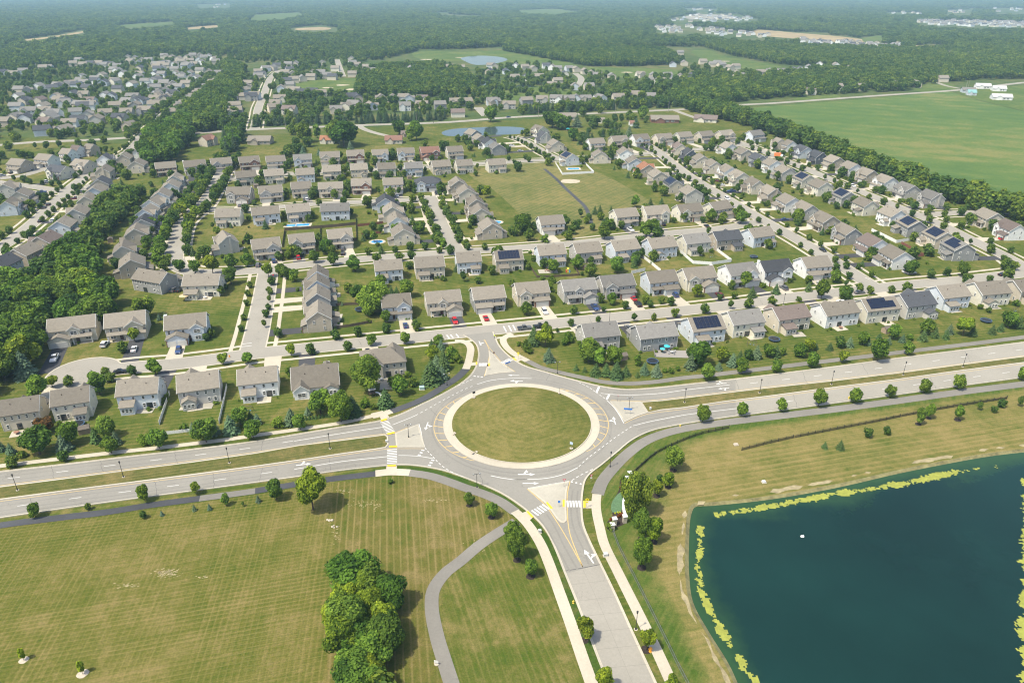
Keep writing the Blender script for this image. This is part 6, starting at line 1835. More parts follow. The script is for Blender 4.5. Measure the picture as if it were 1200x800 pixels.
# yard trees and bushes of the inner blocks
HX = np.array([(h[0], h[1]) for h in HOUSE_AT])
def clear_of_houses(x, y, d):
    return ((HX[:, 0] - x) ** 2 + (HX[:, 1] - y) ** 2).min() > d * d
SX = np.array([(p[0], p[1]) for k, (c, w) in STREET.items() for p, _ in resample(c, 4)])
def clear_of_streets(x, y, d):
    return ((SX[:, 0] - x) ** 2 + (SX[:, 1] - y) ** 2).min() > d * d
ry = random.Random(77)
for hx, hy, hrz, hw, hpx, hpy, hwc in list(HOUSE_AT)[:210]:
    if hpy > 318 or hpy == 0:
        continue
    for q in range(ry.choice((4, 5, 6, 7, 8))):
        a = ry.uniform(0, 6.283)
        d = ry.uniform(8.5, 17)
        x, y = hx + d * math.cos(a), hy + d * math.sin(a)
        if not clear_of_houses(x, y, 8.0) or not clear_of_streets(x, y, 6.0):
            continue
        k = ry.choice('rrrryobbbgd')
        h = {'b': ry.uniform(1.2, 2.6), 'g': ry.uniform(3, 6)}.get(k, ry.uniform(3.2, 8.0))
        TREES.append((x, y, h, 1.0, k, 'blocks', 0, 0))
    for q in range(5):                                   # foundation bushes
        a = hrz + ry.choice((R(-90), R(90))) + ry.uniform(-.9, .9)
        d = ry.uniform(6.2, 8.0)
        TREES.append((hx + d * math.cos(a), hy + d * math.sin(a), ry.uniform(.7, 1.5), 1.1, ry.choice('bbbyp'), 'blocks', 0, 0))
for hx, hy, hrz, hw, hpx, hpy, hwc in list(HOUSE_AT)[:60]:
    if hpy <= 318:
        continue
    for q in range(7):
        lx = ry.uniform(-hw * .55, hw * .55)
        ly = ry.choice((-1, 1)) * ry.uniform(5.6, 7.0)
        TREES.append((hx + lx * math.cos(hrz) - ly * math.sin(hrz), hy + lx * math.sin(hrz) + ly * math.cos(hrz), ry.uniform(.6, 1.2), 1.1, ry.choice('bbbby'), 'blocks', 0, 0))
# masses of trees
def fill(poly, spacing, h0, h1, kinds, grp, seed=1, prob=1.0, avoid=0.0, px=True):
    gp = GP(poly) if px else poly
    r = random.Random(seed)
    xs, ys = [p[0] for p in gp], [p[1] for p in gp]
    y = min(ys)
    row = 0
    while y < max(ys):
        x = min(xs) + (row % 2) * spacing / 2
        while x < max(xs):
            q = (x + r.uniform(-.35, .35) * spacing, y + r.uniform(-.35, .35) * spacing)
            if inside(q, gp) and r.random() < prob and (not avoid or (clear_of_houses(q[0], q[1], avoid) and clear_of_streets(q[0], q[1], min(avoid, 7)))):
                TREES.append((q[0], q[1], r.uniform(h0, h1), r.uniform(.9, 1.2), r.choice(kinds), grp, 0, 0))
            x += spacing
        y += spacing * .87
        row += 1
WORDS.update({'wood': 'in the dense wood along the left edge', 'grove': 'in the bushy grove at the bottom', 'belt': 'in the tree belt beside the crop field', 'hedge': 'in the dark evergreen hedge along the country road', 'roadside': 'by the country road beyond the houses', 'farwood': 'in the far woods'})
fill([(0, 348), (30, 331), (76, 310), (102, 286), (116, 256), (136, 236), (168, 230), (163, 243), (142, 264), (124, 286), (111, 306), (108, 322), (127, 346), (137, 368), (122, 386), (98, 388), (62, 384), (44, 398), (46, 424), (28, 446), (-20, 470), (-120, 470), (-90, 350)], 7.4, 9, 14, 'rdrdroy', 'wood', 3)
fill([(404, 694), (448, 694), (458, 712), (462, 750), (461, 800), (460, 930), (398, 930), (398, 800), (399, 740)], 4.6, 7.5, 11.5, 'rdydry', 'grove', 5)
fill([(838, 141), (862, 144), (900, 157), (940, 173), (985, 192), (1040, 214), (1085, 234), (1130, 243), (1200, 266), (1330, 318), (1330, 300), (1200, 252), (1110, 226), (1040, 203), (985, 183), (940, 163), (905, 149), (870, 136), (840, 130), (800, 118), (790, 124)], 8.0, 11, 15, 'drdrd', 'belt', 7)
fill([(422, 145.3), (525, 141.3), (525, 139.3), (422, 143)], 5.5, 8, 11, 'eee', 'hedge', 8)
fill([(298, 149.5), (330, 148), (420, 145.5), (420, 143.0), (330, 145), (298, 146)], 7, 8, 12, 'eed', 'hedge', 9)
fill([(605, 135), (660, 133), (720, 129), (792, 126), (792, 120), (720, 123), (660, 127), (605, 130)], 8, 8, 12, 'deed', 'hedge', 10, .85)
fill([(262, 186), (284, 176), (285, 160), (275, 152), (262, 165)], 9, 11, 14, 'eed', 'roadside', 11)
fill([(168, 196), (205, 190), (222, 170), (222, 150), (200, 152), (178, 165), (165, 182)], 9, 11, 16, 'ddr', 'roadside', 12)
fill([(255, 198), (330, 188), (352, 190), (300, 193)], 13, 6, 10, 'rdo', 'roadside', 13, .6, 9)
fill([(318, 186), (345, 172), (362, 172), (350, 187)], 9, 6, 10, 'rod', 'roadside', 14, .7, 9)
TL('roadside', [(403, 172, 30, 'd', 1.3), (395, 168, 26, 'r', 1.2), (357, 167, 24), (343, 158, 14), (372, 162, 17, 'o'), (361, 172, 13, 'p', 1.2), (356, 184, 13, 's'), (374, 182, 8, 's'), (411, 176, 11, 's'), (468, 158, 18, 'd'), (488, 164, 22), (482, 165, 16), (498, 172, 8, 'b'), (519, 177, 13, 'd'), (523, 173, 8, 'b'), (575, 143, 18, 'r'), (641, 143, 13), (653, 137, 11), (676, 149, 15, 's', 1.2), (647, 150, 20, 'd', 1.2), (658, 152, 18, 'd', 1.2), (665, 149, 14), (696, 149, 14, 'r', 1.2), (688, 146, 12, 'p'), (703, 133, 12), (683, 137, 12), (745, 150, 12, 's'), (753, 140, 16), (720, 147, 14), (728, 145, 12, 'p'), (737, 141, 12), (811, 131, 13, 'r', .9), (672, 165, 15, 'd'), (680, 170, 12, 'd'), (737, 160, 13, 's')])
fill([(672, 172), (690, 156), (730, 158), (745, 164), (738, 168), (700, 168)], 8, 5, 9, 'ddeg', 'roadside', 15, .8, 8)
fill([(690, 152), (760, 140), (760, 148), (700, 158)], 12, 6, 10, 'drr', 'roadside', 16, .7, 8)
# trees between the houses of the far estates, and the woods behind them
FAR_TREES = []
def wood(poly, spacing, h0, h1, seed, prob=1.0, avoid=0.0):
    n0 = len(TREES)
    fill(poly, spacing, h0, h1, 'drd', 'farwood', seed, prob, avoid)
    FAR_TREES.extend(TREES[n0:])
    del TREES[n0:]
wood([(-80, 176), (37, 165), (165, 159), (205, 148), (215, 120), (255, 90), (262, 74), (180, 78), (60, 92), (-80, 100)], 10.5, 4.5, 9.5, 21, .62, 8.5)
wood([(-80, 100), (60, 92), (180, 78), (262, 74), (330, 74), (430, 68), (440, 62), (262, 62), (140, 64), (60, 79), (0, 87), (-260, 91)], 11, 5, 11, 41, .58, 10)
wood([(-80, 205), (30, 190), (100, 178), (160, 165), (-80, 182)], 12, 5, 9, 22, .5, 10)
wood([(200, 158), (262, 154), (268, 132), (285, 110), (287, 84), (272, 74), (262, 78), (262, 92), (235, 118), (215, 135)], 9, 11, 16, 23, 1, 7)
wood([(262, 152), (300, 148), (420, 143), (420, 112), (340, 112), (300, 120), (275, 135)], 12, 7, 11, 24, .55, 9)
wood([(300, 118), (345, 98), (385, 92), (430, 90), (430, 68), (330, 74), (290, 90)], 12, 7, 11, 25, .5, 9)
wood([(420, 142), (600, 134), (600, 116), (420, 114)], 12, 7, 11, 26, .45, 9.5)
wood([(418, 112), (424, 88), (445, 80), (520, 78), (542, 84), (562, 104), (556, 112), (520, 116), (470, 116)], 10, 10, 15, 27, .85, 8)
wood([(600, 116), (690, 118), (790, 118), (790, 110), (690, 112), (640, 108)], 13, 6, 10, 28, .4, 9)
wood([(560, 118), (660, 108), (740, 112), (760, 100), (720, 92), (640, 78), (590, 78), (555, 84)], 12.5, 7, 12, 29, .42, 9)
wood([(700, 114), (800, 126), (850, 124), (890, 115), (890, 88), (780, 92), (720, 104)], 11, 9, 14, 30, .55, 8)
wood([(785, 122), (792, 104), (850, 100), (900, 110), (860, 121), (820, 124)], 9, 10, 15, 31, .95, 8)
wood([(880, 118), (960, 112), (1070, 106), (1090, 96), (1060, 84), (990, 84), (900, 88)], 10, 9, 15, 32, .9, 8)
wood([(1090, 99), (1140, 94), (1260, 92), (1260, 70), (1080, 72), (1050, 84)], 11, 9, 15, 33, .8, 9)
wood([(690, 78), (672, 75), (590, 60), (600, 55), (780, 62), (800, 76), (740, 78)], 9, 11, 16, 34, 1, 7)
wood([(790, 88), (812, 78), (835, 80), (900, 90), (870, 95), (800, 92)], 13, 7, 11, 35, .4, 9)
wood([(915, 76), (1040, 84), (1100, 76), (1200, 80), (1330, 80), (1330, 58), (1060, 60), (920, 56), (820, 54), (860, 66)], 10.5, 10, 15, 36, .95, 8)
# everything farther: crowns as clumps whose spacing grows with distance, with clearings left open
CLEAR = [GP(q) for q in ([(888, 35), (935, 38), (985, 42), (1022, 47), (1003, 52), (950, 48), (895, 44), (876, 40)], [(24, 47), (60, 42), (108, 33.5), (99, 41), (65, 46), (28, 50)], [(606, 12), (650, 10.7), (682, 14), (650, 17.3), (611, 16.4)], [(298, 17.6), (350, 14.8), (358, 18.2), (312, 24.4), (290, 24.4)],
         [(338, 33), (375, 29.5), (399, 33), (391, 37.6), (344, 37.6)], [(778, 23), (820, 15.5), (865, 16.6), (892, 24), (878, 26.8), (840, 25.6), (790, 26.2)], [(765, 31), (800, 29.5), (850, 35), (905, 42), (895, 47), (840, 43), (768, 38.5)], [(935, 45), (985, 49), (1058, 53), (1055, 60), (990, 58), (938, 55)],
         [(1072, 25), (1130, 24), (1240, 27), (1240, 33.6), (1140, 32.8), (1076, 30)], [(802, 10), (842, 10.6), (843, 13.4), (803, 14)], [(1038, 14.5), (1082, 14.6), (1082, 17.4), (1040, 18)], [(1108, 11.6), (1142, 11.6), (1140, 16.5), (1110, 17.5)], [(138, 29.6), (201, 25.6), (207, 28.4), (150, 33.6)], [(216, 32.6), (256, 29.6), (258, 32.4), (220, 35.6)],
         [(1010, 44), (1034, 41), (1036, 48), (1013, 51)], [(1068, 53.4), (1100, 52.4), (1124, 56.4), (1090, 59)], [(1168, 65), (1200, 64), (1260, 69), (1200, 73)], [(488, 58), (540, 59), (600, 57), (664, 70), (676, 80), (600, 79), (500, 73)], [(812, 57), (828, 57), (856, 66), (918, 78), (905, 86), (868, 82), (826, 72)],
         [(228, 5.4), (272, 4.6), (272, 10.4), (230, 10.8)], [(1163, 9.4), (1210, 10), (1210, 16.6), (1166, 17)])]
CB = [(min(p[0] for p in q), max(p[0] for p in q), min(p[1] for p in q), max(p[1] for p in q)) for q in CLEAR]
rf = np.random.default_rng(9)
near_edge = [(-260, 92), (0, 88), (60, 80), (140, 66), (262, 64), (340, 68), (420, 67), (440, 72), (490, 60), (600, 55), (800, 55), (920, 55), (1060, 59), (1400, 58)]
nx, ny = [p[0] for p in near_edge], [p[1] for p in near_edge]
y = 1180.0
while y < 10800:
    sp = max(9.5, y / 150.0)
    half = y * 0.80 + 60
    xs = np.arange(-half, half, sp)
    for x in xs:
        qx, qy = x + rf.uniform(-.4, .4) * sp, y + rf.uniform(-.4, .4) * sp
        # pixel of the point, to test against the near edge of the woods
        dz = qy * CP + CAM_H * SP
        ppx, ppy = 600 + FPX * qx / dz, 400 - FPX * (qy * SP - CAM_H * CP) / dz
        if ppy > np.interp(ppx, nx, ny):
            continue
        bad = False
        reach = min(300.0, 13.0 * qy / CAM_H)
        for s_ in (0.0, 0.33, 0.66, 1.0):
            k_ = 1 + s_ * reach / qy
            for q, bb in zip(CLEAR, CB):
                if bb[0] < qx * k_ < bb[1] and bb[2] < qy * k_ < bb[3] and inside((qx * k_, qy * k_), q):
                    bad = True
                    break
            if bad:
                break
        if bad:
            continue
        g = noise.noise((qx * 0.0016, qy * 0.0010, 2.2)) + 0.5 * noise.noise((qx * 0.004, qy * 0.003, 5.2))
        if g > 0.50 and qy > 2000:
            continue
        FAR_TREES.append((qx, qy, rf.uniform(8, 15) + 5 * noise.noise((qx * .004, qy * .003, 9)) + (rf.uniform(0, 6) if rf.random() < .15 else 0), sp / 10.0 * rf.uniform(0.7, 1.3), 'd', 'farwood', 0, 0))
    y += sp * 0.9
fh = HX[HX[:, 1] > 1150]
cells = {}
for hx, hy in fh:
    cells.setdefault((int(hx // 40), int(hy // 40)), []).append((hx, hy))
def hit_house(x, y):
    for i in (-1, 0, 1):
        for j in (-1, 0, 1):
            for hx, hy in cells.get((int(x // 40) + i, int(y // 40) + j), ()):
                if (hx - x) ** 2 + (hy - y) ** 2 < 90 or (abs(hx - x) < 8 and 0 < hy - y < 38):
                    return True
    return False
FAR_TREES = [t for t in FAR_TREES if t[1] < 1150 or not hit_house(t[0], t[1])]

# the trees that show largest are things of their own; the rest of each kind is one mass
def app(t):
    return t[2] / math.hypot(t[0], t[1], CAM_H)
TYPE = {'n': 'tree', 'r': 'tree', 'y': 'tree', 'o': 'tree', 'w': 'tree', 'd': 'tree', 'p': 'tree', 's': 'conifer', 'g': 'conifer', 'e': 'conifer', 'b': 'shrub'}
by = {}
for t in TREES:
    by.setdefault(TYPE[t[4]], []).append(t)
def in_frame(t):
    dz = t[1] * CP + CAM_H * SP
    if dz < 5:
        return False
    ppx, ppy = 600 + FPX * t[0] / dz, 400 - FPX * (t[1] * SP - CAM_H * CP) / dz
    return -15 < ppx < 1215 and ppy < 830
ADJ = {'n': 'tiny lime-green young', 'r': 'green', 'y': 'bright yellow-green', 'o': 'narrow green', 'w': 'wide pale green', 'd': 'dark green', 'p': 'purple-leaved', 's': 'blue-grey', 'g': 'green', 'e': 'dark', 'b': 'round'}
NOUN = {'tree': 'tree', 'conifer': 'spruce', 'shrub': 'shrub'}
STUFFT = []
singles = {}
for ty, lst in by.items():
    vis = [t for t in lst if in_frame(t)]
    out = [t for t in lst if not in_frame(t)]
    vis.sort(key=lambda t: app(t) * (.55 if t[5] in ('wood', 'grove', 'belt') else 2.0 if t[5] == 'meadow' else 1.0), reverse=True)   # trees inside a mass are mostly hidden
    lim = 298
    STUFFT += vis[lim:] + out
    for t in vis[:lim]:
        singles.setdefault((ty, t[5]), []).append(t)
rt = random.Random(31)
for (ty, grp), lst in singles.items():
    lst.sort(key=lambda t: t[0] / max(1.0, t[1] * CP + CAM_H * SP))
    same = grp in ('wood', 'grove', 'belt', 'hedge', 'blocks', 'roadside', 'right')
    sub = {}
    for t in lst:
        sub.setdefault(t[4], []).append(t)
    for kind, items in sub.items():
        for i, (x, y, h, wf, k, g, px, py) in enumerate(items):
            a = app((x, y, h)) * FPX
            lod = 'top' if a > 38 else 'hi' if a > 20 else 'mid'
            cm, tm = tree_meshes(k, lod, rt.randrange(4 if lod != 'mid' else 3))
            root = empty({'tree': 'tree', 'conifer': 'spruce', 'shrub': 'shrub'}[ty], (x, y, 0.02), rt.uniform(0, 6.283))
            root.scale = (h * wf, h * wf, h)
            co = bpy.data.objects.new('crown', cm)
            link(co)
            co.parent = root
            v = rt.uniform(.76, 1.18)
            tint = LEAFC[k]
            co.color = (tint[0] * v * rt.uniform(.92, 1.1), tint[1] * v, tint[2] * v * rt.uniform(.9, 1.1), 1)
            to = bpy.data.objects.new('trunk', tm)
            link(to)
            to.parent = root
            noun = NOUN[ty]
            if same and grp in ('wood', 'grove', 'belt', 'hedge'):
                lab = f"{ADJ[k]} {noun} {WORDS[grp]}"
                tag(root, lab, noun, f"{ADJ[k]} {noun}s {WORDS[grp]}")
            else:
                lab = f"{ADJ[k]} {noun}, {nth(i + 1)} from left of its kind, {WORDS[grp]}"
                if len(lab.split()) > 16:
                    lab = f"{ADJ[k]} {noun}, {nth(i + 1)} from left, {WORDS[grp]}"
                tag(root, lab, noun, f"{noun}s {WORDS[grp]}")
# mulch rings under the young trees nearest the camera
for t in TREES:
    if t[5] in ('meadow', 'bank', 'pond', 'leg') and t[4] in 'ryon' and t[6]:
        mb = MB()
        rr = 0.85 + 0.25 * ((int(t[6]) * 7) % 5) / 4
        mb.sheet([(t[0] + rr * math.cos(a * .5236) * (1 + .12 * math.sin(a * 2.1)), t[1] + rr * math.sin(a * .5236)) for a in range(12)], 0.045)
        structure(mb.build('mulch_bed', M['stone' if t[4] == 'n' else 'mulch']))
# masses: instanced low crowns
coll = bpy.data.collections.new('tree_sources')
SRC = []
def low_source(kind, i):
    if kind == 'e':
        V, F, var = conifer(40 + i, .27, .03, 10, 9)
        me = leaf_mesh('crown', V, F, var, M['needle_wood'])
    else:
        sp = SPEC[kind]
        V, F, var = crown(900 + i * 7 + ord(kind), sp['rx'], 0.04, 1.0, sp['lobes'], 380, .078, sp.get('kind', 'round'))
        me = leaf_mesh('crown', V, F, var, M['leaf_wood'])
    o = bpy.data.objects.new('crown_' + kind + 'abc'[i], me)
    coll.objects.link(o)
    SRC.append(o)
for i in range(3):
    low_source('d', i)
for i in range(2):
    low_source('r', i)
low_source('o', 0)
colls = {'leafy': coll, 'needle': bpy.data.collections.new('needle_sources'), 'shrub': bpy.data.collections.new('shrub_sources')}
for kind, cn in (('e', 'needle'), ('b', 'shrub')):
    for i in range(2):
        if kind == 'e':
            V, F, var = conifer(40 + i, .28, .02, 10, 9)
            me = leaf_mesh('crown', V, F, var, M['needle_wood'])
        else:
            sp = SPEC['b']
            V, F, var = crown(70 + i, sp['rx'], -.05, 1.0, 8, 200, .11)
            me = leaf_mesh('crown', V, F, var, M['leaf_wood'])
        colls[cn].objects.link(bpy.data.objects.new('crown_' + cn + 'ab'[i], me))
def mass(name, items, cname, label, cat):
    me = bpy.data.meshes.new(name)
    me.from_pydata([(t[0], t[1], 0.0) for t in items], [], [])
    a = me.attributes.new('size', 'FLOAT_VECTOR', 'POINT')
    a.data.foreach_set('vector', np.array([(t[2] * t[3], t[2] * t[3], t[2]) if t[3] < 1.6 else (10 * t[3] * 1.25, 10 * t[3] * 1.25, t[2]) for t in items], dtype=np.float32).ravel())
    o = bpy.data.objects.new(name, me)
    link(o)
    ng = bpy.data.node_groups.new(name, 'GeometryNodeTree')
    ng.interface.new_socket('Geometry', in_out='INPUT', socket_type='NodeSocketGeometry')
    ng.interface.new_socket('Geometry', in_out='OUTPUT', socket_type='NodeSocketGeometry')
    N = ng.nodes
    gi, go = N.new('NodeGroupInput'), N.new('NodeGroupOutput')
    ci = N.new('GeometryNodeCollectionInfo')
    ci.inputs['Collection'].default_value = colls[cname]
    ci.inputs['Separate Children'].default_value = True
    ci.inputs['Reset Children'].default_value = True
    ip = N.new('GeometryNodeInstanceOnPoints')
    ip.inputs['Pick Instance'].default_value = True
    ri = N.new('FunctionNodeRandomValue')
    ri.data_type = 'INT'
    ri.inputs[4].default_value = 0
    ri.inputs[5].default_value = len(colls[cname].objects) - 1
    rr = N.new('FunctionNodeRandomValue')
    rr.data_type = 'FLOAT_VECTOR'
    rr.inputs[0].default_value = (0, 0, 0)
    rr.inputs[1].default_value = (0, 0, 6.283)
    na = N.new('GeometryNodeInputNamedAttribute')
    na.data_type = 'FLOAT_VECTOR'
    na.inputs[0].default_value = 'size'
    L = ng.links
    L.new(gi.outputs[0], ip.inputs['Points'])
    L.new(ci.outputs[0], ip.inputs['Instance'])
    L.new(ri.outputs[2], ip.inputs['Instance Index'])
    L.new(rr.outputs[0], ip.inputs['Rotation'])
    L.new(na.outputs[0], ip.inputs['Scale'])
    L.new(ip.outputs[0], go.inputs[0])
    md = o.modifiers.new('scatter', 'NODES')
    md.node_group = ng
    tag(o, label, cat, kind='stuff')
    return o
leafy = [t for t in STUFFT if TYPE[t[4]] == 'tree']
mass('woodland', FAR_TREES, 'leafy', 'hazy green woodland filling the background to the horizon', 'woodland')
mass('neighbourhood_trees', leafy, 'leafy', 'small distant trees between the houses and along the tree belts', 'trees')
ne = [t for t in STUFFT if TYPE[t[4]] == 'conifer']
if ne:
    mass('distant_evergreens', ne, 'needle', 'dark evergreens massed along the country road', 'trees')
sh = [t for t in STUFFT if TYPE[t[4]] == 'shrub']
if sh:
    mass('garden_shrubs', sh, 'shrub', 'low garden shrubs planted close around the houses', 'shrubs')
print('TREES', {k: len(v) for k, v in singles.items()}, len(FAR_TREES), len(leafy), len(ne), len(sh))
# ================================================================== SMALLER THINGS
def paint(name, col, rough=0.4):
    k = 'c_' + name
    if k not in M:
        M[k] = plain(name, col, rough, spec=0.5)
    return M[k]
def rz_of(p0, p1):
    a, b = G(*p0), G(*p1)
    return math.atan2(b[1] - a[1], b[0] - a[0])
# ---- street lamps
def make_lamp(arms=1):
    root = empty('street_lamp')
    b = MB()
    b.tube([(0, 0, 0), (0, 0, .35), (0, 0, .45)], [.22, .20, .13], 10)
    b.build('base', M['metal_black'], root)
    p = MB()
    p.tube([(0, 0, .45), (0, 0, 2.5), (0, 0, 4.5)], [.085, .07, .055], 8)
    p.build('pole', M['metal_black'], root)
    for k in range(arms):
        s = (1, -1)[k]
        L = MB()
        if arms == 1:
            L.tube([(0, 0, 4.5), (0, 0, 4.62), (0, 0, 5.0), (0, 0, 5.12), (0, 0, 5.3)], [.07, .17, .21, .23, .03], 10)
            L.build('lantern', M['metal_black'], root)
        else:
            L.tube([(0, 0, 4.3), (s * .5, 0, 4.55), (s * .85, 0, 4.5)], [.05, .045, .04], 6)
            a = L.build('arm', M['metal_black'], root)
            H = MB()
            H.tube([(s * .85, 0, 4.2), (s * .85, 0, 4.3), (s * .85, 0, 4.55), (s * .85, 0, 4.7)], [.10, .2, .22, .04], 10)
            H.build('lantern', M['metal_grey'], a)
    f = MB()
    f.tube([(0, 0, 0), (0, 0, .06)], [.42, .42], 10)
    f.build('footing', M['concrete'], root)
    note_kids(root)
    return root
lp = {1: make_lamp(1), 2: make_lamp(2)}
LAMPS = [((21, 575), 1, .26, 'first', 'left'), ((145, 559.5), 1, .26, 'second', 'left'), ((269, 543), 1, .26, 'third', 'left'), ((387, 526), 1, .26, 'fourth', 'left'),
         ((802, 472), 1, .26, 'first', 'right'), ((890, 461), 1, .26, 'second', 'right'), ((974, 451), 1, .26, 'third', 'right'), ((1058, 440), 1, .26, 'fourth', 'right'), ((1128, 430.5), 1, .26, 'fifth', 'right')]
def put(proto_, name, px, rz, z, lab, cat, group=None, col=None, s=1.0):
    x, y = G(*px)
    c = copy_tree(proto_)
    c.name = name
    c.location = (x, y, z)
    c.rotation_euler = (0, 0, rz)
    c.scale = (s, s, s)
    tag(c, lab, cat, group)
    return c
for px, ar, z, pos, side in LAMPS:
    put(lp[ar], 'street_lamp', px, 0, z, f'black street lamp on the {side} grass median, {pos} from left', 'street lamp', 'street lamps of the parkway')
for px, ar, z, lab in [((479, 513), 2, .26, 'twin-headed street lamp on the concrete island left of the roundabout'), ((737, 481), 2, .26, 'twin-headed street lamp on the concrete island right of the roundabout'),
                       ((559, 571), 2, .0, 'twin-headed street lamp on the green verge southwest of the roundabout'), ((524, 451.5), 2, .0, 'twin-headed street lamp by the dark trail northwest of the roundabout'),
                       ((653, 437.5), 2, .0, 'twin-headed street lamp by the trail northeast of the roundabout'), ((715, 547), 1, .0, 'single street lamp on the green verge southeast of the roundabout'),
                       ((745, 737), 1, .0, 'street lamp standing between the south road and its sidewalk'), ((714, 379), 1, .0, 'lamp post on the front street above the tree-screened house'), ((918, 357), 1, .0, 'lamp post on the front street left of the crossing')]:
    put(lp[ar], 'street_lamp', px, .2, z, lab, 'street lamp', 'street lamps of the parkway')
for p in lp.values():
    drop_tree(p)
# ---- signs
def sign(name, px, h, faces, lab, cat='sign', rz=0.0, z=0.0, posts=(0,), footing=False):
    x, y = G(*px)
    root = empty(name, (x, y, z), rz)
    for q in posts:
        p = MB()
        p.box(q - .035, q + .035, -.035, .035, 0, h)
        p.build('post', M['metal_grey'], root)
    for kind, w, hh, zc, mat in faces:
        f = MB()
        if kind == 'rect':
            f.box(-w / 2, w / 2, -.085, -.045, zc - hh / 2, zc + hh / 2)
        else:
            n = {'diamond': 4, 'tri': 3, 'oct': 8}[kind]
            off = {'diamond': 90, 'tri': -90, 'oct': 22.5}[kind]
            pts = [(w / 2 * math.cos(R(off + 360 * i / n)), w / 2 * math.sin(R(off + 360 * i / n))) for i in range(n)]
            f.add([(a, -.085, zc + b) for a, b in pts] + [(a, -.045, zc + b) for a, b in pts], [tuple(range(n)), tuple(range(2 * n - 1, n - 1, -1))] + [(i, n + i, n + (i + 1) % n, (i + 1) % n) for i in range(n)])
        o = f.build('sign_face', mat, root)
        if kind == 'tri':
            g = MB()
            pts = [(w * .26 * math.cos(R(off + 120 * i)), w * .26 * math.sin(R(off + 120 * i))) for i in range(3)]
            g.add([(a, -.089, zc + b) for a, b in pts], [(0, 1, 2)])
            g.build('inner_face', paint('sign_white', (.75, .75, .75)), o)
        if kind == 'diamond' and cat == 'crossing sign':
            g = MB()                                   # walking figure
            for q in [[(-.05, .22), (.05, .22), (.05, .32), (-.05, .32)], [(-.07, -.02), (.07, -.02), (.06, .2), (-.06, .2)], [(-.02, -.02), (.05, -.02), (.16, -.3), (.09, -.3)], [(-.05, -.02), (.02, -.02), (-.08, -.3), (-.15, -.3)]]:
                b = len(g.v)
                g.add([(a, -.090, zc + c) for a, c in q], [(0, 1, 2, 3)])
            g.build('walking_figure', M['metal_black'], o)
    if footing:
        f = MB()
        f.prism([(.55 * math.cos(i) * (1 + .2 * math.sin(3 * i)), .45 * math.sin(i)) for i in [k * .698 for k in range(9)]], 0, .16)
        f.build('stone_base', M['stone'], root)
    return tag(root, lab, cat)
YEL, BLU, RED, WHT = paint('sign_yellow', (.80, .66, .02)), paint('sign_blue', (.03, .17, .55)), paint('sign_red', (.55, .03, .05)), paint('sign_white', (.75, .75, .75))
sign('crossing_sign', (607.3, 421), 2.6, [('diamond', 1.1, 1.1, 2.5, YEL), ('rect', .6, .3, 1.7, YEL)], 'yellow pedestrian crossing sign on the northeast sidewalk', 'crossing sign', R(-20))
sign('crossing_sign', (687.6, 594.5), 2.6, [('diamond', 1.1, 1.1, 2.5, YEL), ('rect', .6, .3, 1.7, YEL)], 'yellow pedestrian crossing sign beside the south crosswalk', 'crossing sign', R(0), .1)
sign('street_name_sign', (595, 432), 2.4, [('rect', 2.2, .5, 2.2, BLU)], 'blue sign blade on the island north of the roundabout', 'sign', R(35), .26)
sign('guide_sign', (735.5, 485.5), 2.0, [('rect', 2.6, .6, 1.8, BLU), ], 'wide blue sign on two posts, island right of the roundabout', 'sign', R(-8), .26, (-.85, .85))
sign('keep_right_sign', (655, 594.5), 1.9, [('rect', .6, .75, 1.7, BLU)], 'small blue-backed sign on the south traffic island', 'sign', 0, .26)
sign('yield_sign', (660.8, 570.5), 2.4, [('tri', 1.1, 1, 2.2, RED)], 'red yield sign on the tip of the south island', 'yield sign', R(10), .26)
sign('yield_sign', (692.5, 564.5), 2.4, [('tri', 1.1, 1, 2.2, RED), ('rect', .5, .4, 1.4, WHT)], 'red yield sign on the green verge beside the south entry', 'yield sign', R(10), 0)
sign('yield_sign', (723.5, 470.8), 2.2, [('tri', 1.0, 1, 2.0, RED)], 'yield sign at the tip of the right-hand island', 'yield sign', R(90), .26)
sign('keep_right_sign', (571.5, 434), 2.0, [('rect', .6, .75, 1.8, M['metal_black'])], 'dark-backed sign at the left edge of the north island', 'sign', R(180), .26)
sign('keep_right_sign', (578.8, 419), 1.9, [('rect', .65, .7, 1.7, paint('sign_brown', (.16, .09, .06)))], 'brown-backed sign at the narrow end of the north island', 'sign', R(180), .26)
sign('chevron_sign', (555.5, 467.8), 2.2, [('rect', 1.0, .7, 2.0, M['metal_black'])], 'black-backed board on the circle grass, upper left', 'sign', R(30), .62, (0,), True)
sign('chevron_sign', (655.5, 462.5), 2.2, [('rect', .14, .7, 2.0, M['metal_grey'])], 'thin edge-on sign post on the circle grass, upper right', 'sign', R(90), .62, (0,), True)
sign('chevron_sign', (669.3, 527.5), 2.0, [('rect', .9, .8, 1.9, paint('sign_pale', (.45, .55, .68)))], 'pale blue-grey sign on the circle grass, lower right', 'sign', R(-30), .62, (0,), True)
sign('stop_sign', (321, 327), 2.3, [('oct', .8, .8, 2.1, RED)], 'red stop sign at the corner beside the grey corner houses', 'stop sign', 0)
sign('info_panel', (511.5, 778), .9, [('rect', .9, .6, .8, WHT)], 'small white panel on a pad beside the grey path', 'panel', R(-15), .05, (-.3, .3), True)
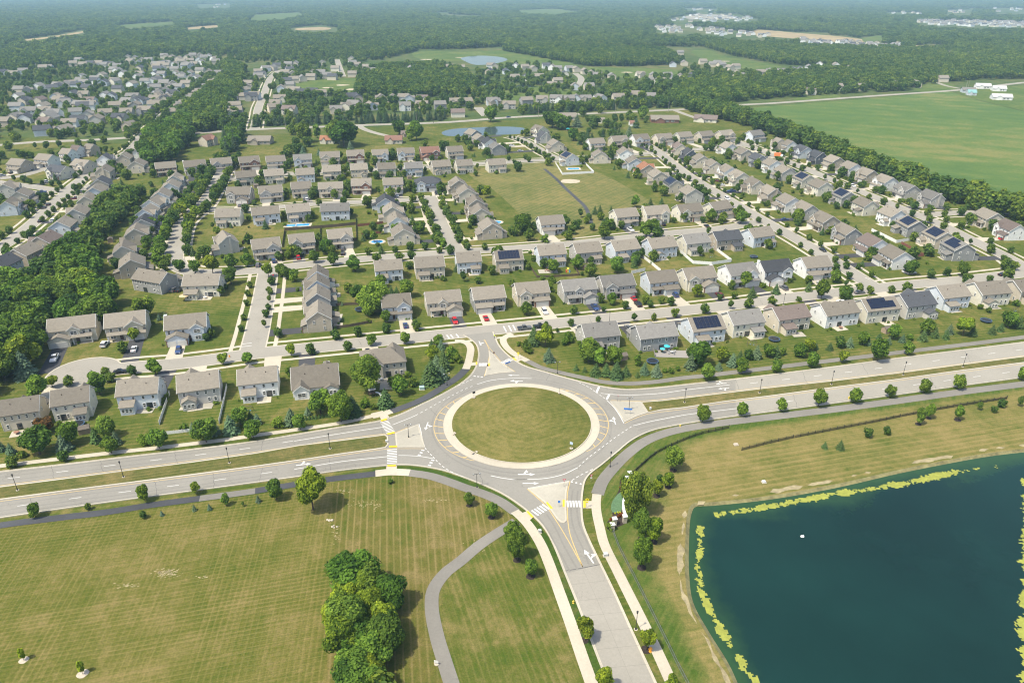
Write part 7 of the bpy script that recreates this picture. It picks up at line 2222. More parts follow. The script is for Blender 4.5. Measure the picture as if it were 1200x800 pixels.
for px, lab in (((534, 509.5), 'flat stones at the left edge of the circle grass'), ((557, 531.5), 'flat stones at the lower left edge of the circle grass'), ((387, 608), 'pale boulders beside the big round tree in the meadow'), ((393, 617), 'pale boulders nearest the grove in the meadow')):
    x, y = G(*px)
    root = empty('boulders', (x, y, .5 if px[1] < 540 else 0))
    r = random.Random(int(px[0]))
    for k in range(4):
        s = MB()
        vs, fs = ico(Vector((r.uniform(-.8, .8), r.uniform(-.6, .6), .1)), r.uniform(.25, .5))
        s.add([(a, b, .1 + (c - .1) * .55) for a, b, c in vs], fs)
        s.build('boulder', M['stone'], root)
    tag(root, lab, 'boulders')
# ---- fences
def fence(px, h, style, lab, step=2.4, closed=False, z=0.0):
    pts = GP(px)
    root = empty('fence', (0, 0, z))
    P = resample(pts, step)
    pm = {'iron': M['metal_black'], 'chain': M['metal_grey'], 'vinyl': M['white_vinyl'], 'wood': M['wood_fence'], 'red': paint('red_fence', (.20, .075, .05), .9)}[style]
    w = {'iron': .12, 'chain': .06, 'vinyl': .13, 'wood': .10, 'red': .10}[style]
    post = MB()
    post.box(-w / 2, w / 2, -w / 2, w / 2, 0, h + .08)
    me = post.mesh('post', pm)
    for (x, y), d in P[:100]:
        o = bpy.data.objects.new('post', me)
        link(o)
        o.parent = root
        o.location = (x, y, 0)
        o.rotation_euler = (0, 0, math.atan2(d[1], d[0]))
    pan = MB()
    for a, b in zip(pts[:-1], pts[1:]):
        a, b = np.array(a), np.array(b)
        L = np.linalg.norm(b - a)
        d = (b - a) / L
        c = (a + b) / 2
        if style == 'iron':
            for zz in (.12, h * .72, h - .05):
                pan.obox(c, d, L, .04, zz, zz + .05)
            for i in range(int(L / .14)):
                pan.obox(a + d * (.07 + .14 * i), d, .065, .04, .172, h * .72 - .002)
        elif style == 'chain':
            for zz in (.1, h - .05):
                pan.obox(c, d, L, .05, zz, zz + .06)
            for i in range(int(L / .30)):
                pan.obox(a + d * (.15 + .3 * i), d, .03, .03, .162, h - .052)
        else:
            n = max(1, int(L / .5))
            for i in range(n):
                pan.obox(a + d * L * (i + .5) / n, d, L / n - .02, .04, .06, h)
    pan.build('panel', pm, root)
    return tag(root, lab, 'fence')
fence([(854, 502), (840, 505), (825, 508), (810, 513), (795, 519), (782, 525), (770, 531), (760, 538.5), (750, 547.5), (744, 553), (739.5, 557.5)], 1.25, 'iron', 'curved black iron fence running up from the stone entrance piers')
fence([(869, 528), (900, 520), (931, 513), (962, 507), (993, 501), (1025, 495), (1056, 488.5), (1087, 482.5), (1118, 477), (1150, 472), (1180, 467.5)], 1.25, 'iron', 'long straight black iron fence across the dry bank above the pond', 2.6)
fence([(717, 621), (725, 642), (733, 658), (742, 675), (752, 695), (762, 715), (772, 735), (782, 755), (793, 778), (805, 801), (835, 858)], 1.2, 'chain', 'grey rail fence running down the grass beside the south sidewalk')
fence([(266, 454), (262, 474), (257, 497)], 1.5, 'vinyl', 'white fence along the right side of the stone-grey house yard')
fence([(199, 462), (193, 480), (187, 498)], 1.5, 'vinyl', 'white fence between the pale blue and the stone-grey house')
fence([(194, 509), (209, 507.5), (224, 505.5)], 1.1, 'vinyl', 'short white picket fence behind the spruces by the left parkway')
fence([(797, 296), (812, 309), (834, 310.5), (857, 307), (837, 292), (831, 293)], 1.6, 'vinyl', 'white fence round the triangular yard of a cream house')
fence([(750, 300), (762, 309), (774, 319)], 1.6, 'vinyl', 'white fence slanting between two second street back yards')
fence([(740, 321), (756, 317.5)], 1.6, 'vinyl', 'short white fence behind the round pale tree')
fence([(617, 307), (623, 316), (629, 325)], 1.3, 'wood', 'dark fence on the left of the middle pale blue house yard')
fence([(669, 308), (674, 315), (679, 323)], 1.3, 'wood', 'dark fence on the right of the middle pale blue house yard')
fence([(629, 325.5), (654, 324.5), (679, 323)], 1.1, 'wood', 'dark fence across the foot of the middle pale blue yard')
fence([(1021, 271), (1035, 277.5), (1050, 285), (1070, 281.5), (1090, 277.5)], 1.7, 'vinyl', 'white fence round a corner yard in the right blocks')
fence([(1056, 286), (1069, 293), (1082, 300.5), (1072, 301)], 1.5, 'red', 'red-brown fence between yards of the right blocks')
fence([(362, 268.5), (381, 267), (399, 265.5), (417, 263.5)], 1.7, 'wood', 'brown fence behind the houses of the pool yards')
fence([(375.5, 268), (375.5, 277), (375.5, 287)], 1.7, 'wood', 'brown fence between the two middle pool-side gardens')
fence([(417, 256), (417.5, 268), (418, 282), (410, 282.5)], 1.7, 'wood', 'brown fence at the right of the pale blue corner garden')
fence([(419, 265.5), (434, 264), (449, 262)], 1.5, 'red', 'red-brown fence across the side street back gardens')
fence([(424, 275.5), (436, 274.5), (447, 273.5)], 1.5, 'red', 'red-brown fence by the round corner pool')
fence([(334, 271), (332.5, 280), (331, 290)], 1.7, 'wood', 'brown fence left of the rectangular pool garden')
fence([(334, 270.5), (348, 269.5), (362, 268.5)], 1.7, 'wood', 'brown fence just below the rectangular pools')
fence([(290, 275), (284, 287)], 1.7, 'wood', 'brown fence by the cream avenue house garden')
fence([(651, 192), (659, 205), (696, 203), (684, 191)], 1.6, 'vinyl', 'white fence round the far pool by the solar-roofed house')
fence([(507, 180), (512, 187), (516, 195)], 1.4, 'wood', 'grey fence slanting down the far meadow beside the red roofs')
fence([(384, 428), (404, 424), (420, 420)], 1.0, 'wood', 'low dark fence below the big pale tree by the corner houses') if False else None
fence([(384, 386), (410, 383), (436, 378)], 1.2, 'wood', 'dark fence at the foot of the grey corner house gardens')
fence([(385, 359), (410, 357.5), (425, 357)], 1.2, 'wood', 'dark fence between the grey corner house gardens')
# ---- pools, trampolines, patio things
def pool(pxc, w, d, shape, lab, rz=0.0):
    x, y = G(*pxc)
    root = empty('pool', (x, y, 0), rz)
    def outline(a, b):
        return [(a / 2 * math.cos(i * .3142), b / 2 * math.sin(i * .3142)) for i in range(20)] if shape == 'round' else [(-a / 2, -b / 2), (a / 2, -b / 2), (a / 2, b / 2), (-a / 2, b / 2)]
    m = MB()
    m.prism(outline(w + 2.4, d + 2.4), 0.0, .14)
    m.build('pool_deck', M['concrete'], root)
    m = MB()
    m.sheet(outline(w, d), .148)
    m.build('pool_water', M['pool'], root)
    m = MB()
    o = outline(w, d)
    m.kerb(o + [o[0]], .22, .141, .20)
    m.build('coping', M['trim'], root)
    tag(root, lab, 'pool')
pool((341.5, 264.5), 5.5, 3.6, 'rect', 'smaller left-hand blue rectangular pool in a fenced garden', R(5))
pool((354.5, 263.8), 7.5, 4.2, 'rect', 'larger right-hand blue rectangular pool in a fenced garden', R(5))
pool((442, 283.5), 6.5, 5.5, 'round', 'round blue pool in the corner garden with stone surround')
pool((672, 198), 8.5, 5, 'rect', 'far blue pool inside a white fence beside solar-roofed house', R(4))
pool((582.5, 260.5), 5, 5, 'round', 'small round blue pool right of the diagonal side street')
def trampoline(pxc, r, lab):
    x, y = G(*pxc)
    root = empty('trampoline', (x, y, 0.02))
    m = MB()
    m.prism([(r * .86 * math.cos(i * .3142), r * .86 * math.sin(i * .3142)) for i in range(20)], .80, .84)
    m.build('mat', M['metal_black'], root)
    m = MB()
    ring_ = [(r * .95 * math.cos(i * .3142), r * .95 * math.sin(i * .3142)) for i in range(21)]
    m.kerb(ring_, .3, .78, .88)
    m.build('frame', paint('tramp_blue', (.05, .09, .16)), root)
    for i in range(6):
        a = i * 1.047
        l = MB()
        l.tube([(r * .95 * math.cos(a), r * .95 * math.sin(a), 0), (r * .95 * math.cos(a), r * .95 * math.sin(a), .8)], [.04, .04], 6)
        l.build('leg', M['metal_grey'], root)
    tag(root, lab, 'trampoline')
for px, lab in (((764.5, 425), 'dark round trampoline by the two blue spruces right of the roundabout'), ((907, 399), 'blue-edged trampoline in the yard of the beige house'), ((1155, 377), 'dark trampoline on the open lawn at the far right'), ((422, 364), 'dark trampoline under the big pale tree'), ((91, 499), 'dark trampoline against the cream house on the left'), ((883, 302), 'dark trampoline beside the white-fenced yard')):
    trampoline(px, 2.1 if px[1] > 350 else 1.9, lab)
def umbrella(pxc, col, lab, h=2.5, r=1.5):
    x, y = G(*pxc)
    root = empty('patio_umbrella', (x, y, 0.12))
    m = MB()
    m.tube([(0, 0, 0), (0, 0, h)], [.03, .03], 6)
    m.build('pole', M['metal_grey'], root)
    m = MB()
    n = 8
    m.add([(r * math.cos(i * .785), r * math.sin(i * .785), h - .45) for i in range(n)] + [(0, 0, h + .1)] + [(r * .97 * math.cos(i * .785), r * .97 * math.sin(i * .785), h - .50) for i in range(n)] + [(0, 0, h + .04)],
          [(i, (i + 1) % n, n) for i in range(n)] + [(n + 1 + (i + 1) % n, n + 1 + i, 2 * n + 1) for i in range(n)] + [(i, n + 1 + i, n + 1 + (i + 1) % n, (i + 1) % n) for i in range(n)])
    m.build('canopy', paint(*col), root)
    tag(root, lab, 'umbrella')
umbrella((223.5, 474), ('umbrella_red', (.55, .08, .03)), 'red patio umbrella behind the stone-grey house')
umbrella((217, 352), ('umbrella_tan', (.50, .38, .22)), 'tan square-looking umbrella behind the corner lawn house', 2.6, 2.2)
umbrella((781, 411), ('umbrella_cyan', (.05, .50, .62)), 'turquoise umbrella on the deck behind the grey house', 2.3, 1.2)
umbrella((776, 413.5), ('umbrella_cyan', (.05, .50, .62)), 'lower turquoise umbrella at the left of the deck', 2.1, 1.0)
umbrella((240, 470), ('umbrella_orange', (.60, .26, .08)), 'orange umbrella at the right end of the stone-grey patio', 2.3, 1.1)
def table_set(pxc, lab, col=('furniture_white', (.62, .62, .60))):
    x, y = G(*pxc)
    root = empty('patio_table', (x, y, 0.13))
    m = MB()
    m.prism([(.75 * math.cos(i * .5236), .75 * math.sin(i * .5236)) for i in range(12)], .70, .75)
    m.build('tabletop', paint(*col), root)
    m = MB()
    m.tube([(0, 0, 0), (0, 0, .7)], [.25, .06], 8)
    m.build('pedestal', paint(*col), root)
    tag(root, lab, 'patio table')
    for k in range(4):
        a = .5 + k * 1.571
        c = empty('patio_chair', (x + 1.35 * math.cos(a), y + 1.35 * math.sin(a), 0.13), a + R(90))
        s = MB()
        s.box(-.26, .26, -.26, .26, .40, .46)
        s.build('seat', paint(*col), c)
        s = MB()
        s.box(-.26, .26, -.30, -.24, .462, .95)
        s.build('backrest', paint(*col), c)
        for i in (-1, 1):
            for j in (-1, 1):
                l = MB()
                l.box(i * .22 - .025, i * .22 + .025, j * .22 - .025, j * .22 + .025, 0, .4)
                l.build('leg', paint(*col), c)
        tag(c, 'chair around the ' + lab, 'chair', 'chairs around the ' + lab)
    return root
table_set((169.5, 478), 'white round patio table behind the pale blue house')
table_set((232, 473), 'small pale patio table behind the stone-grey house')
table_set((787, 414), 'pale table on the deck behind the grey house', ('furniture_grey', (.40, .40, .40)))
table_set((390, 345), 'pale table on the patio of a grey corner house')
table_set((642, 318), 'brown table on the patio of the middle pale blue house', ('furniture_brown', (.28, .15, .10)))
for px, lab, w, d in (((169.5, 478.5), 'patio', 6.5, 6), ((232, 474), 'patio', 10, 6), ((390, 346), 'patio', 6, 5), ((392, 372), 'patio', 6, 6), ((642, 318), 'patio', 9, 5), ((306, 467), 'patio', 4, 3.4), ((362, 465), 'patio', 5, 3.4), ((935, 392), 'patio', 5, 4), ((456, 451), 'patio', 6, 6)):
    x, y = G(*px)
    m = MB()
    m.obox((x, y), (math.cos(.1), math.sin(.1)), w, d, 0, .125)
    structure(m.build('patio', M['splitter']))
x, y = G(786, 415)
deck = empty('timber_deck', (x, y, 0), R(-4))
m = MB()
m.box(-6, 6, -2.6, 3.2, .02, .115)
m.build('deck_floor', paint('deck_grey', (.26, .24, .22), .9), deck)
for s_ in (-6, 6):
    m = MB()
    m.box(s_ - .05, s_ + .05, -2.6, 3.2, .116, 1.0)
    m.build('railing', paint('deck_grey', (.26, .24, .22), .9), deck)
tag(deck, 'grey timber deck behind the grey house right of the roundabout', 'deck')
# playset
x, y = G(436, 464)
ps = empty('playset', (x, y, 0), R(25))
for i in (-1, 1):
    for j in (-1, 1):
        m = MB()
        m.box(i * .9 - .07, i * .9 + .07, j * .9 - .07, j * .9 + .07, 0, 2.9)
        m.build('post', M['wood_fence'], ps)
m = MB()
m.box(-1, 1, -1, 1, 1.3, 1.42)
m.build('platform', M['wood_fence'], ps)
m = MB()
gable(m, -1.1, 1.1, -1.1, 1.1, 2.9, .8, .1, .06)
m.build('roof', paint('playset_grey', (.32, .31, .30), .8), ps)
m = MB()
for k in range(9):
    a = k * .24
    m.obox((1.0 + 1.7 * math.sin(a), -1.6 + 1.6 * math.cos(a) * .9), (math.cos(a), -math.sin(a)), .5, .7, 1.35 - k * .15, 1.42 - k * .15)
m.build('slide', M['white_vinyl'], ps)
tag(ps, 'wooden playset with a white slide by the big yard tree', 'playset')
x, y = G(665.5, 319)
ps = empty('play_structure', (x, y, 0))
for k, cc in enumerate(((.6, .1, .05), (.7, .5, .05), (.1, .3, .6))):
    m = MB()
    m.box(-1 + k * .7, -.4 + k * .7, -.5, .5, 0, 1.2 + .5 * (k == 1))
    m.build('climbing_block', paint('toy%s' % 'abc'[k], cc), ps)
m = MB()
gable(m, -.4, .4, -.5, .5, 1.72, .5, .1, .05)
m.build('roof', paint('toyb', (.7, .5, .05)), ps)
tag(ps, 'colourful plastic play structure on the middle pale blue yard lawn', 'playset')
x, y = G(668, 212.5)
m = MB()
m.sheet([(x + 7 * math.cos(i * .524) * (1 + .15 * math.sin(2 * i)), y + 6 * math.sin(i * .524)) for i in range(12)], .05)
structure(m.build('sand_play_area', M['sand']))
# ---- cars
def make_car(kind):
    root = empty('parked_car')
    L, W, H = {'sedan': (4.7, 1.82, 1.45), 'suv': (4.8, 1.92, 1.75), 'pickup': (5.6, 1.98, 1.85)}[kind]
    sec = {'sedan': [(-L / 2, .32), (L / 2, .32), (L / 2, .62), (L / 2 - .25, .78), (L * .20, .92), (-L * .30, .96), (-L / 2 + .06, .92)],
           'suv': [(-L / 2, .36), (L / 2, .36), (L / 2, .80), (L / 2 - .3, .98), (L * .20, 1.06), (-L / 2 + .02, 1.06)],
           'pickup': [(-L / 2, .42), (L / 2, .42), (L / 2, .9), (L / 2 - .3, 1.08), (L * .18, 1.14), (-L / 2, 1.14)]}[kind]
    cab = {'sedan': [(L * .17, .92), (L * .02, H - .05), (-L * .18, H), (-L * .36, .96)], 'suv': [(L * .19, 1.05), (L * .07, H - .06), (-L * .36, H), (-L * .48, 1.06)], 'pickup': [(L * .18, 1.13), (L * .08, H - .05), (-L * .12, H), (-L * .15, 1.13)]}[kind]
    def extr(mb, sec, w0, taper=0.0, mi=0):
        n = len(sec)
        zmin, zmax = min(z for _, z in sec), max(z for _, z in sec)
        ws = [w0 - taper * (z - zmin) / max(.01, zmax - zmin) for _, z in sec]
        mb.add([(x, -w / 2, z) for (x, z), w in zip(sec, ws)] + [(x, w / 2, z) for (x, z), w in zip(sec, ws)], [tuple(range(n)), tuple(range(2 * n - 1, n - 1, -1))] + [(i, n + i, n + (i + 1) % n, (i + 1) % n) for i in range(n)], mi)
    b = MB()
    extr(b, sec, W, .06)
    if kind == 'pickup':
        b.box(-L / 2, -L / 2 + .06, -W / 2 + .04, W / 2 - .04, 1.141, 1.2)
    b.build('body', M['paint'], root)
    c = MB()
    extr(c, cab, W - .14, .42)
    g = c.build('cabin_glass', M['glass'], root)
    r_ = MB()
    (xa, za), (xb, zb) = cab[1], cab[2]
    r_.box(xb - .03, xa + .03, -(W - .5) / 2, (W - .5) / 2, max(za, zb) - .01, max(za, zb) + .05)
    r_.build('cabin_roof', M['paint'], root)
    wm = MB()
    wm.tube([(0, -.11, 0), (0, .11, 0)], [.34, .34], 14)
    wm.tube([(0, -.118, 0), (0, .118, 0)], [.19, .19], 10, 1)
    me = wm.mesh('wheel', [M['metal_black'], M['metal_grey']])
    for i in (-1, 1):
        for j in (-1, 1):
            o = bpy.data.objects.new('wheel', me)
            link(o)
            o.parent = root
            o.location = (i * L * .31, j * (W / 2 - .1), .34)
    for j in (-1, 1):
        h = MB()
        h.box(L / 2 - .02, L / 2 + .015, j * W * .34 - .2, j * W * .34 + .2, .58, .72)
        h.build('headlight', WHT, root)
        h = MB()
        h.box(-L / 2 - .015, -L / 2 + .05, j * W * .36 - .15, j * W * .36 + .15, .7, .86)
        h.build('tail_light', RED, root)
    if kind == 'pickup':
        t = MB()
        t.box(-L / 2 + .1, -L * .17, -W / 2 + .15, W / 2 - .15, 1.142, 1.15)
        t.build('bed', M['metal_black'], root)
    note_kids(root)
    return root
CARP = {k: make_car(k) for k in ('sedan', 'suv', 'pickup')}
CARC = {'black': (.012, .013, .015), 'white': (.70, .70, .69), 'red': (.45, .015, .02), 'silver': (.42, .43, .44), 'grey': (.12, .125, .13), 'blue': (.03, .06, .16), 'maroon': (.12, .02, .025)}
CARS = []
S1D = rz_of((560, 388), (640, 380))
def car(px, kind, col, rz, lab, z=0.12):
    x, y = G(*px)
    c = copy_tree(CARP[kind], None, None, None, CARC[col])
    CARS.append(c)
    c.name = 'parked_car'
    c.location = (x, y, z)
    c.rotation_euler = (0, 0, rz)
    tag(c, lab, {'sedan': 'car', 'suv': 'car', 'pickup': 'pickup truck'}[kind], 'vehicles parked on the subdivision streets')
def street_rz(key, px):
    q, t, n, d, w = near_on(key, G(*px))
    return math.atan2(t[1], t[0])
for px, kind, col, rz, lab in [
    ((142, 437), 'sedan', 'black', 'S1', 'black sedan parked by the cul-de-sac behind the pale blue house'), ((123, 405), 'suv', 'white', R(100), 'white SUV standing in the driveway above the cul-de-sac'),
    ((614.5, 386), 'pickup', 'grey', 'S1', 'dark pickup truck at the kerb just right of the crossing, left one'), ((633, 384), 'pickup', 'black', 'S1', 'black pickup truck parked behind another, above the bushy corner'),
    ((742, 351), 'sedan', 'red', R(105), 'bright red car in a concrete driveway of the front street'), ((747.5, 358), 'suv', 'black', R(105), 'black car behind the red car at the driveway foot'),
    ((791, 347), 'suv', 'blue', R(100), 'dark blue car in the black driveway of a pale blue house'), ((402, 298), 'suv', 'black', R(96), 'lower black car in the bright driveway of the second street'), ((402.2, 292.5), 'suv', 'grey', R(96), 'upper dark car in the bright driveway of the second street'),
    ((1063, 319.5), 'suv', 'white', 'S1', 'white SUV in the driveway of the white corner house, front one'), ((1067, 321), 'suv', 'silver', 'S1', 'silver SUV beside the white one at the corner house'), ((1007, 344), 'sedan', 'grey', 'S1', 'dark car half under the trees left of the right crossing'),
    ((964, 294), 'sedan', 'black', 'S7', 'black car parked near the lower end of the long avenue'), ((187, 273), 'suv', 'white', R(4), 'white SUV in the upper driveway beside the tree-lined avenue'), ((175, 289), 'suv', 'white', R(4), 'white SUV in the lower driveway beside the tree-lined avenue'),
    ((177, 283.5), 'sedan', 'black', R(4), 'black car in the driveway between the two white SUVs'), ((205, 341), 'suv', 'grey', R(75), 'grey car beside the cream house on the corner lawn'), ((211, 341), 'sedan', 'black', R(75), 'black car right against the cream corner house'),
    ((228.5, 242.5), 'sedan', 'blue', 'S4', 'dark blue car on the tree-lined avenue crossing'), ((47.5, 260), 'sedan', 'black', 'S11', 'black car parked on the far-left avenue, lower one'), ((52, 244), 'sedan', 'grey', 'S11', 'dark car parked on the far-left avenue, middle one'), ((57, 240.5), 'sedan', 'black', 'S11', 'dark car parked on the far-left avenue, upper one'),
    ((596, 138), 'sedan', 'blue', 'S10', 'blue car driving on the country road by the far pond'), ((1102, 245), 'sedan', 'grey', R(150), 'dark car beside the last house before the tree belt'), ((999, 219), 'suv', 'white', 'S8', 'white car on the outer avenue beside the solar roofs'),
    ((841, 213), 'sedan', 'maroon', R(-40), 'maroon car in a driveway right of the long avenue'), ((852, 234), 'suv', 'white', 'S7', 'white car on the long avenue near its middle'), ((1175, 281), 'sedan', 'red', R(10), 'red car before the house at the right edge'), ((1182, 281), 'suv', 'white', R(10), 'white car before the house at the right edge'),
    ((303, 312), 'suv', 'grey', R(95), 'dark car in the driveway at the second street bend'), ((828, 266), 'sedan', 'black', R(100), 'black car in a bright driveway of the second street'), ((777, 264), 'suv', 'black', R(100), 'black car under the driveway trees of the second street'), ((36, 200), 'sedan', 'black', R(10), 'black car before the tan house at the upper left'), ((1175, 323), 'sedan', 'black', 'S1', 'black car under the street trees at the right edge')]:
    car(px, kind, col, street_rz(rz, px) if isinstance(rz, str) else rz, lab)
rcar = random.Random(12)
for k, (mid, ang, L, pos, words, wc, fy, py) in enumerate(DRIVES):
    if L < 6.0 or py < 175 or rcar.random() > (.62 if fy < .3 else .25):
        continue
    col = rcar.choice(('black', 'white', 'silver', 'grey', 'blue', 'silver', 'white', 'maroon', 'red'))
    kind = rcar.choice(('sedan', 'suv', 'suv', 'pickup'))
    noun = {'sedan': 'car', 'suv': 'SUV', 'pickup': 'pickup'}[kind]
    lab = f"{col} {noun} before the {pos + ' ' if pos else WALLN[wc] + ' '}house{' from left' if pos else ''}, {words}"
    if len(lab.split()) > 16:
        continue
    if any((o.location.x - mid[0]) ** 2 + (o.location.y - mid[1]) ** 2 < 49 for o in CARS):
        continue
    off = rcar.uniform(-1.1, 1.1)
    c = copy_tree(CARP[kind], None, None, None, CARC[col])
    c.name = 'parked_car'
    c.location = (mid[0] - math.sin(ang) * off, mid[1] + math.cos(ang) * off, .064)
    c.rotation_euler = (0, 0, ang + (math.pi if rcar.random() < .5 else 0))
    tag(c, lab, 'car' if kind != 'pickup' else 'pickup truck', 'vehicles parked on the subdivision streets')
    CARS.append(c)
for p in CARP.values():
    drop_tree(p)
# back garden things
ry2 = random.Random(44)
for k, ((hx, hy), rz, dd, s_, pos, words, fy, py, sg) in enumerate(YARDS):
    if fy < .3 or py < 200 or not pos:                 # only where the back faces the camera
        continue
    def at(lx, ly):
        return (hx + lx * math.cos(rz) - ly * math.sin(rz), hy + lx * math.sin(rz) + ly * math.cos(rz))
    q = k % 4
    if q in (0, 2):
        x, y = at(-sg * 1.5 * s_, dd + 2.2)
        root = empty('patio_table', (x, y, .13), ry2.uniform(0, 3))
        col = ry2.choice((('furniture_white', (.62, .62, .60)), ('furniture_grey', (.40, .40, .40)), ('furniture_brown', (.28, .15, .10))))
        m = MB()
        m.prism([(.8 * math.cos(i * .5236), .8 * math.sin(i * .5236)) for i in range(12)], .70, .75)
        m.build('tabletop', paint(*col), root)
        m = MB()
        m.tube([(0, 0, 0), (0, 0, .7)], [.25, .06], 8)
        m.build('pedestal', paint(*col), root)
        lab = f"patio table behind the {pos} house from left, {words}"
        if len(lab.split()) > 16:
            lab = f"patio table, {pos} house from left {words}"
        tag(root, lab, 'patio table', 'patio tables behind the houses')
    elif q == 1:
        x, y = at(sg * 4.5, dd + 9.0)
        root = empty('garden_shed', (x, y, .02), rz + .1)
        m = MB()
        gable_walls(m, -1.5, 1.5, -1.2, 1.2, 0, 1.9, .7)
        o = m.build('wall', M['siding'], root)
        o.color = (.36, .27, .19, 1)
        m = MB()
        gable(m, -1.5, 1.5, -1.2, 1.2, 1.9, .7, .2, .08)
        o = m.build('roof', M['shingle'], root)
        o.color = (.15, .13, .11, 1)
        m = MB()
        m.box(-.6, .6, -1.25, -1.19, .05, 1.75)
        m.build('door', M['door_paint'], root)
        lab = f"small shed behind the {pos} house from left, {words}"
        if len(lab.split()) > 16:
            lab = f"small shed, {pos} house from left {words}"
        tag(root, lab, 'shed', 'garden sheds')
    else:
        x, y = at(sg * 3.0, dd + 8.0)
        root = empty('swing_set', (x, y, .02), rz + ry2.uniform(-.6, .6))
        for i in (-1, 1):
            for j in (-1, 1):
                m = MB()
                m.tube([(i * 1.6, j * .9, 0), (i * 1.5, 0, 2.1)], [.06, .06], 6)
                m.build('leg', M['wood_fence'], root)
        m = MB()
        m.tube([(-1.7, 0, 2.1), (1.7, 0, 2.1)], [.07, .07], 6)
        m.build('beam', M['wood_fence'], root)
        for i in (-.7, .5):
            m = MB()
            m.box(i - .22, i + .22, -.1, .1, .5, .55)
            w_ = m.build('swing_seat', paint('toyc', (.1, .3, .6)), root)
            for j in (-.2, .2):
                m = MB()
                m.tube([(i + j, 0, .55), (i + j, 0, 2.05)], [.02, .02], 5)
                m.build('chain', M['metal_grey'], w_)
        lab = f"swing set behind the {pos} house from left, {words}"
        if len(lab.split()) > 16:
            lab = f"swing set, {pos} house from left {words}"
        tag(root, lab, 'swing set', 'swing sets')
x, y = G(912, 184.5)
tr = empty('box_truck', (x, y, 0.1), R(-30))
m = MB()
m.box(-3.2, 1.6, -1.2, 1.2, .7, 3.3)
m.build('cargo_box', paint('truck_orange', (.75, .20, .06)), tr)
m = MB()
m.box(1.65, 3.3, -1.1, 1.1, .5, 2.4)
cb = m.build('cab', M['white_vinyl'], tr)
m = MB()
m.box(3.301, 3.34, -.95, .95, 1.45, 2.2)
m.build('windscreen', M['glass'], cb)
for i in (-2.2, 2.4):
    for j in (-1, 1):
        m = MB()
        m.tube([(i, j * 1.05 - .14, .45), (i, j * 1.05 + .14, .45)], [.45, .45], 12)
        m.build('wheel', M['metal_black'], tr)
tag(tr, 'orange box truck with a white cab on the outer avenue', 'truck')
# ---- utility poles along the country road
for i, (px, h) in enumerate((((489, 144.5), 11), ((508.5, 143.5), 12), ((631, 137), 11), ((720, 133.5), 11), ((337, 151), 11), ((782, 130.5), 11), ((1129, 104.5), 11), ((1131.5, 104), 11))):
    x, y = G(*px)
    root = empty('utility_pole', (x, y - 5, 0), rz_of((420, 147), (525, 143)) + R(90))
    m = MB()
    m.tube([(0, 0, 0), (0, 0, h)], [.19, .12], 8)
    m.build('pole', M['bark'] if i == 1 else paint('pole_grey', (.30, .27, .24), .9), root)
    m = MB()
    m.box(-1.2, 1.2, -.07, .07, h - .8, h - .65)
    m.build('crossarm', M['bark'], root)
    tag(root, f'wooden utility pole beside the country road, {nth([2, 3, 4, 5, 1, 6, 7, 8][i])} from left', 'utility pole', 'utility poles of the country road')
# ---- small street fittings
def hydrant(px, col, lab, s=1.0):
    x, y = G(*px)
    root = empty('hydrant', (x, y, .02))
    root.scale = (s, s, s)
    m = MB()
    m.tube([(0, 0, 0), (0, 0, .08), (0, 0, .09), (0, 0, .6), (0, 0, .72), (0, 0, .82)], [.2, .2, .13, .13, .15, .04], 10)
    m.build('barrel', paint(*col), root)
    for a in (0, 1.571, 3.142):
        m = MB()
        m.tube([(.1 * math.cos(a), .1 * math.sin(a), .48), (.26 * math.cos(a), .26 * math.sin(a), .48)], [.08, .07], 8)
        m.build('nozzle', paint(*col), root)
    tag(root, lab, 'hydrant')
hydrant((762, 763), ('hydrant_orange', (.80, .33, .02)), 'orange hydrant under the young tree beside the south sidewalk', 1.6)
hydrant((671.8, 706.5), ('hydrant_yellow', (.75, .55, .08)), 'small yellow hydrant at the left kerb of the south road', 1.0)
hydrant((994.5, 467.5), ('hydrant_yellow', (.75, .55, .08)), 'yellow hydrant under the right parkway trees', 1.3)
hydrant((797, 499.8), ('hydrant_yellow', (.75, .55, .08)), 'yellow hydrant at the bend of the right parkway kerb', 1.0)
hydrant((269, 418.5), ('hydrant_orange', (.80, .33, .02)), 'orange hydrant by the sidewalk left of the side street mouth', 1.2)
def cabinet(px, w, d, h, col, lab, cat='utility box'):
    x, y = G(*px)
    root = empty('utility_cabinet', (x, y, .02), .15)
    m = MB()
    m.box(-w / 2, w / 2, -d / 2, d / 2, .1, h)
    m.add([(-w / 2 - .03, -d / 2 - .05, h), (w / 2 + .03, -d / 2 - .05, h), (w / 2 + .03, d / 2 + .03, h + .12), (-w / 2 - .03, d / 2 + .03, h + .12)], [(0, 1, 2, 3)])
    m.build('cabinet', paint(*col), root)
    m = MB()
    m.box(-w / 2 - .15, w / 2 + .15, -d / 2 - .15, d / 2 + .15, -.02, .1)
    m.build('pad', M['concrete'], root)
    tag(root, lab, cat)
cabinet((494.5, 456), 1.6, 1.2, 1.0, ('box_green', (.30, .42, .38)), 'pale green utility box in the northwest yard by the trail')
cabinet((709.5, 651), .9, .7, .8, ('box_white', (.46, .46, .44)), 'small white utility box between the south road and right sidewalk')
cabinet((632.5, 624), .7, .5, .9, ('box_white', (.46, .46, .44)), 'small white utility box on the left verge of the south road')
cabinet((895, 565), .9, .8, .4, ('box_white', (.46, .46, .44)), 'white square drain outlet on the dry bank by the pond', 'drain outlet')
cabinet((862.5, 521), 1.1, .9, .25, ('box_tan', (.42, .36, .28)), 'flat drain inlet between the two black iron fences', 'drain inlet')
cabinet((762, 480.5), .5, .5, 1.0, ('box_white', (.46, .46, .44)), 'white marker post at the tip of the right median', 'marker post')
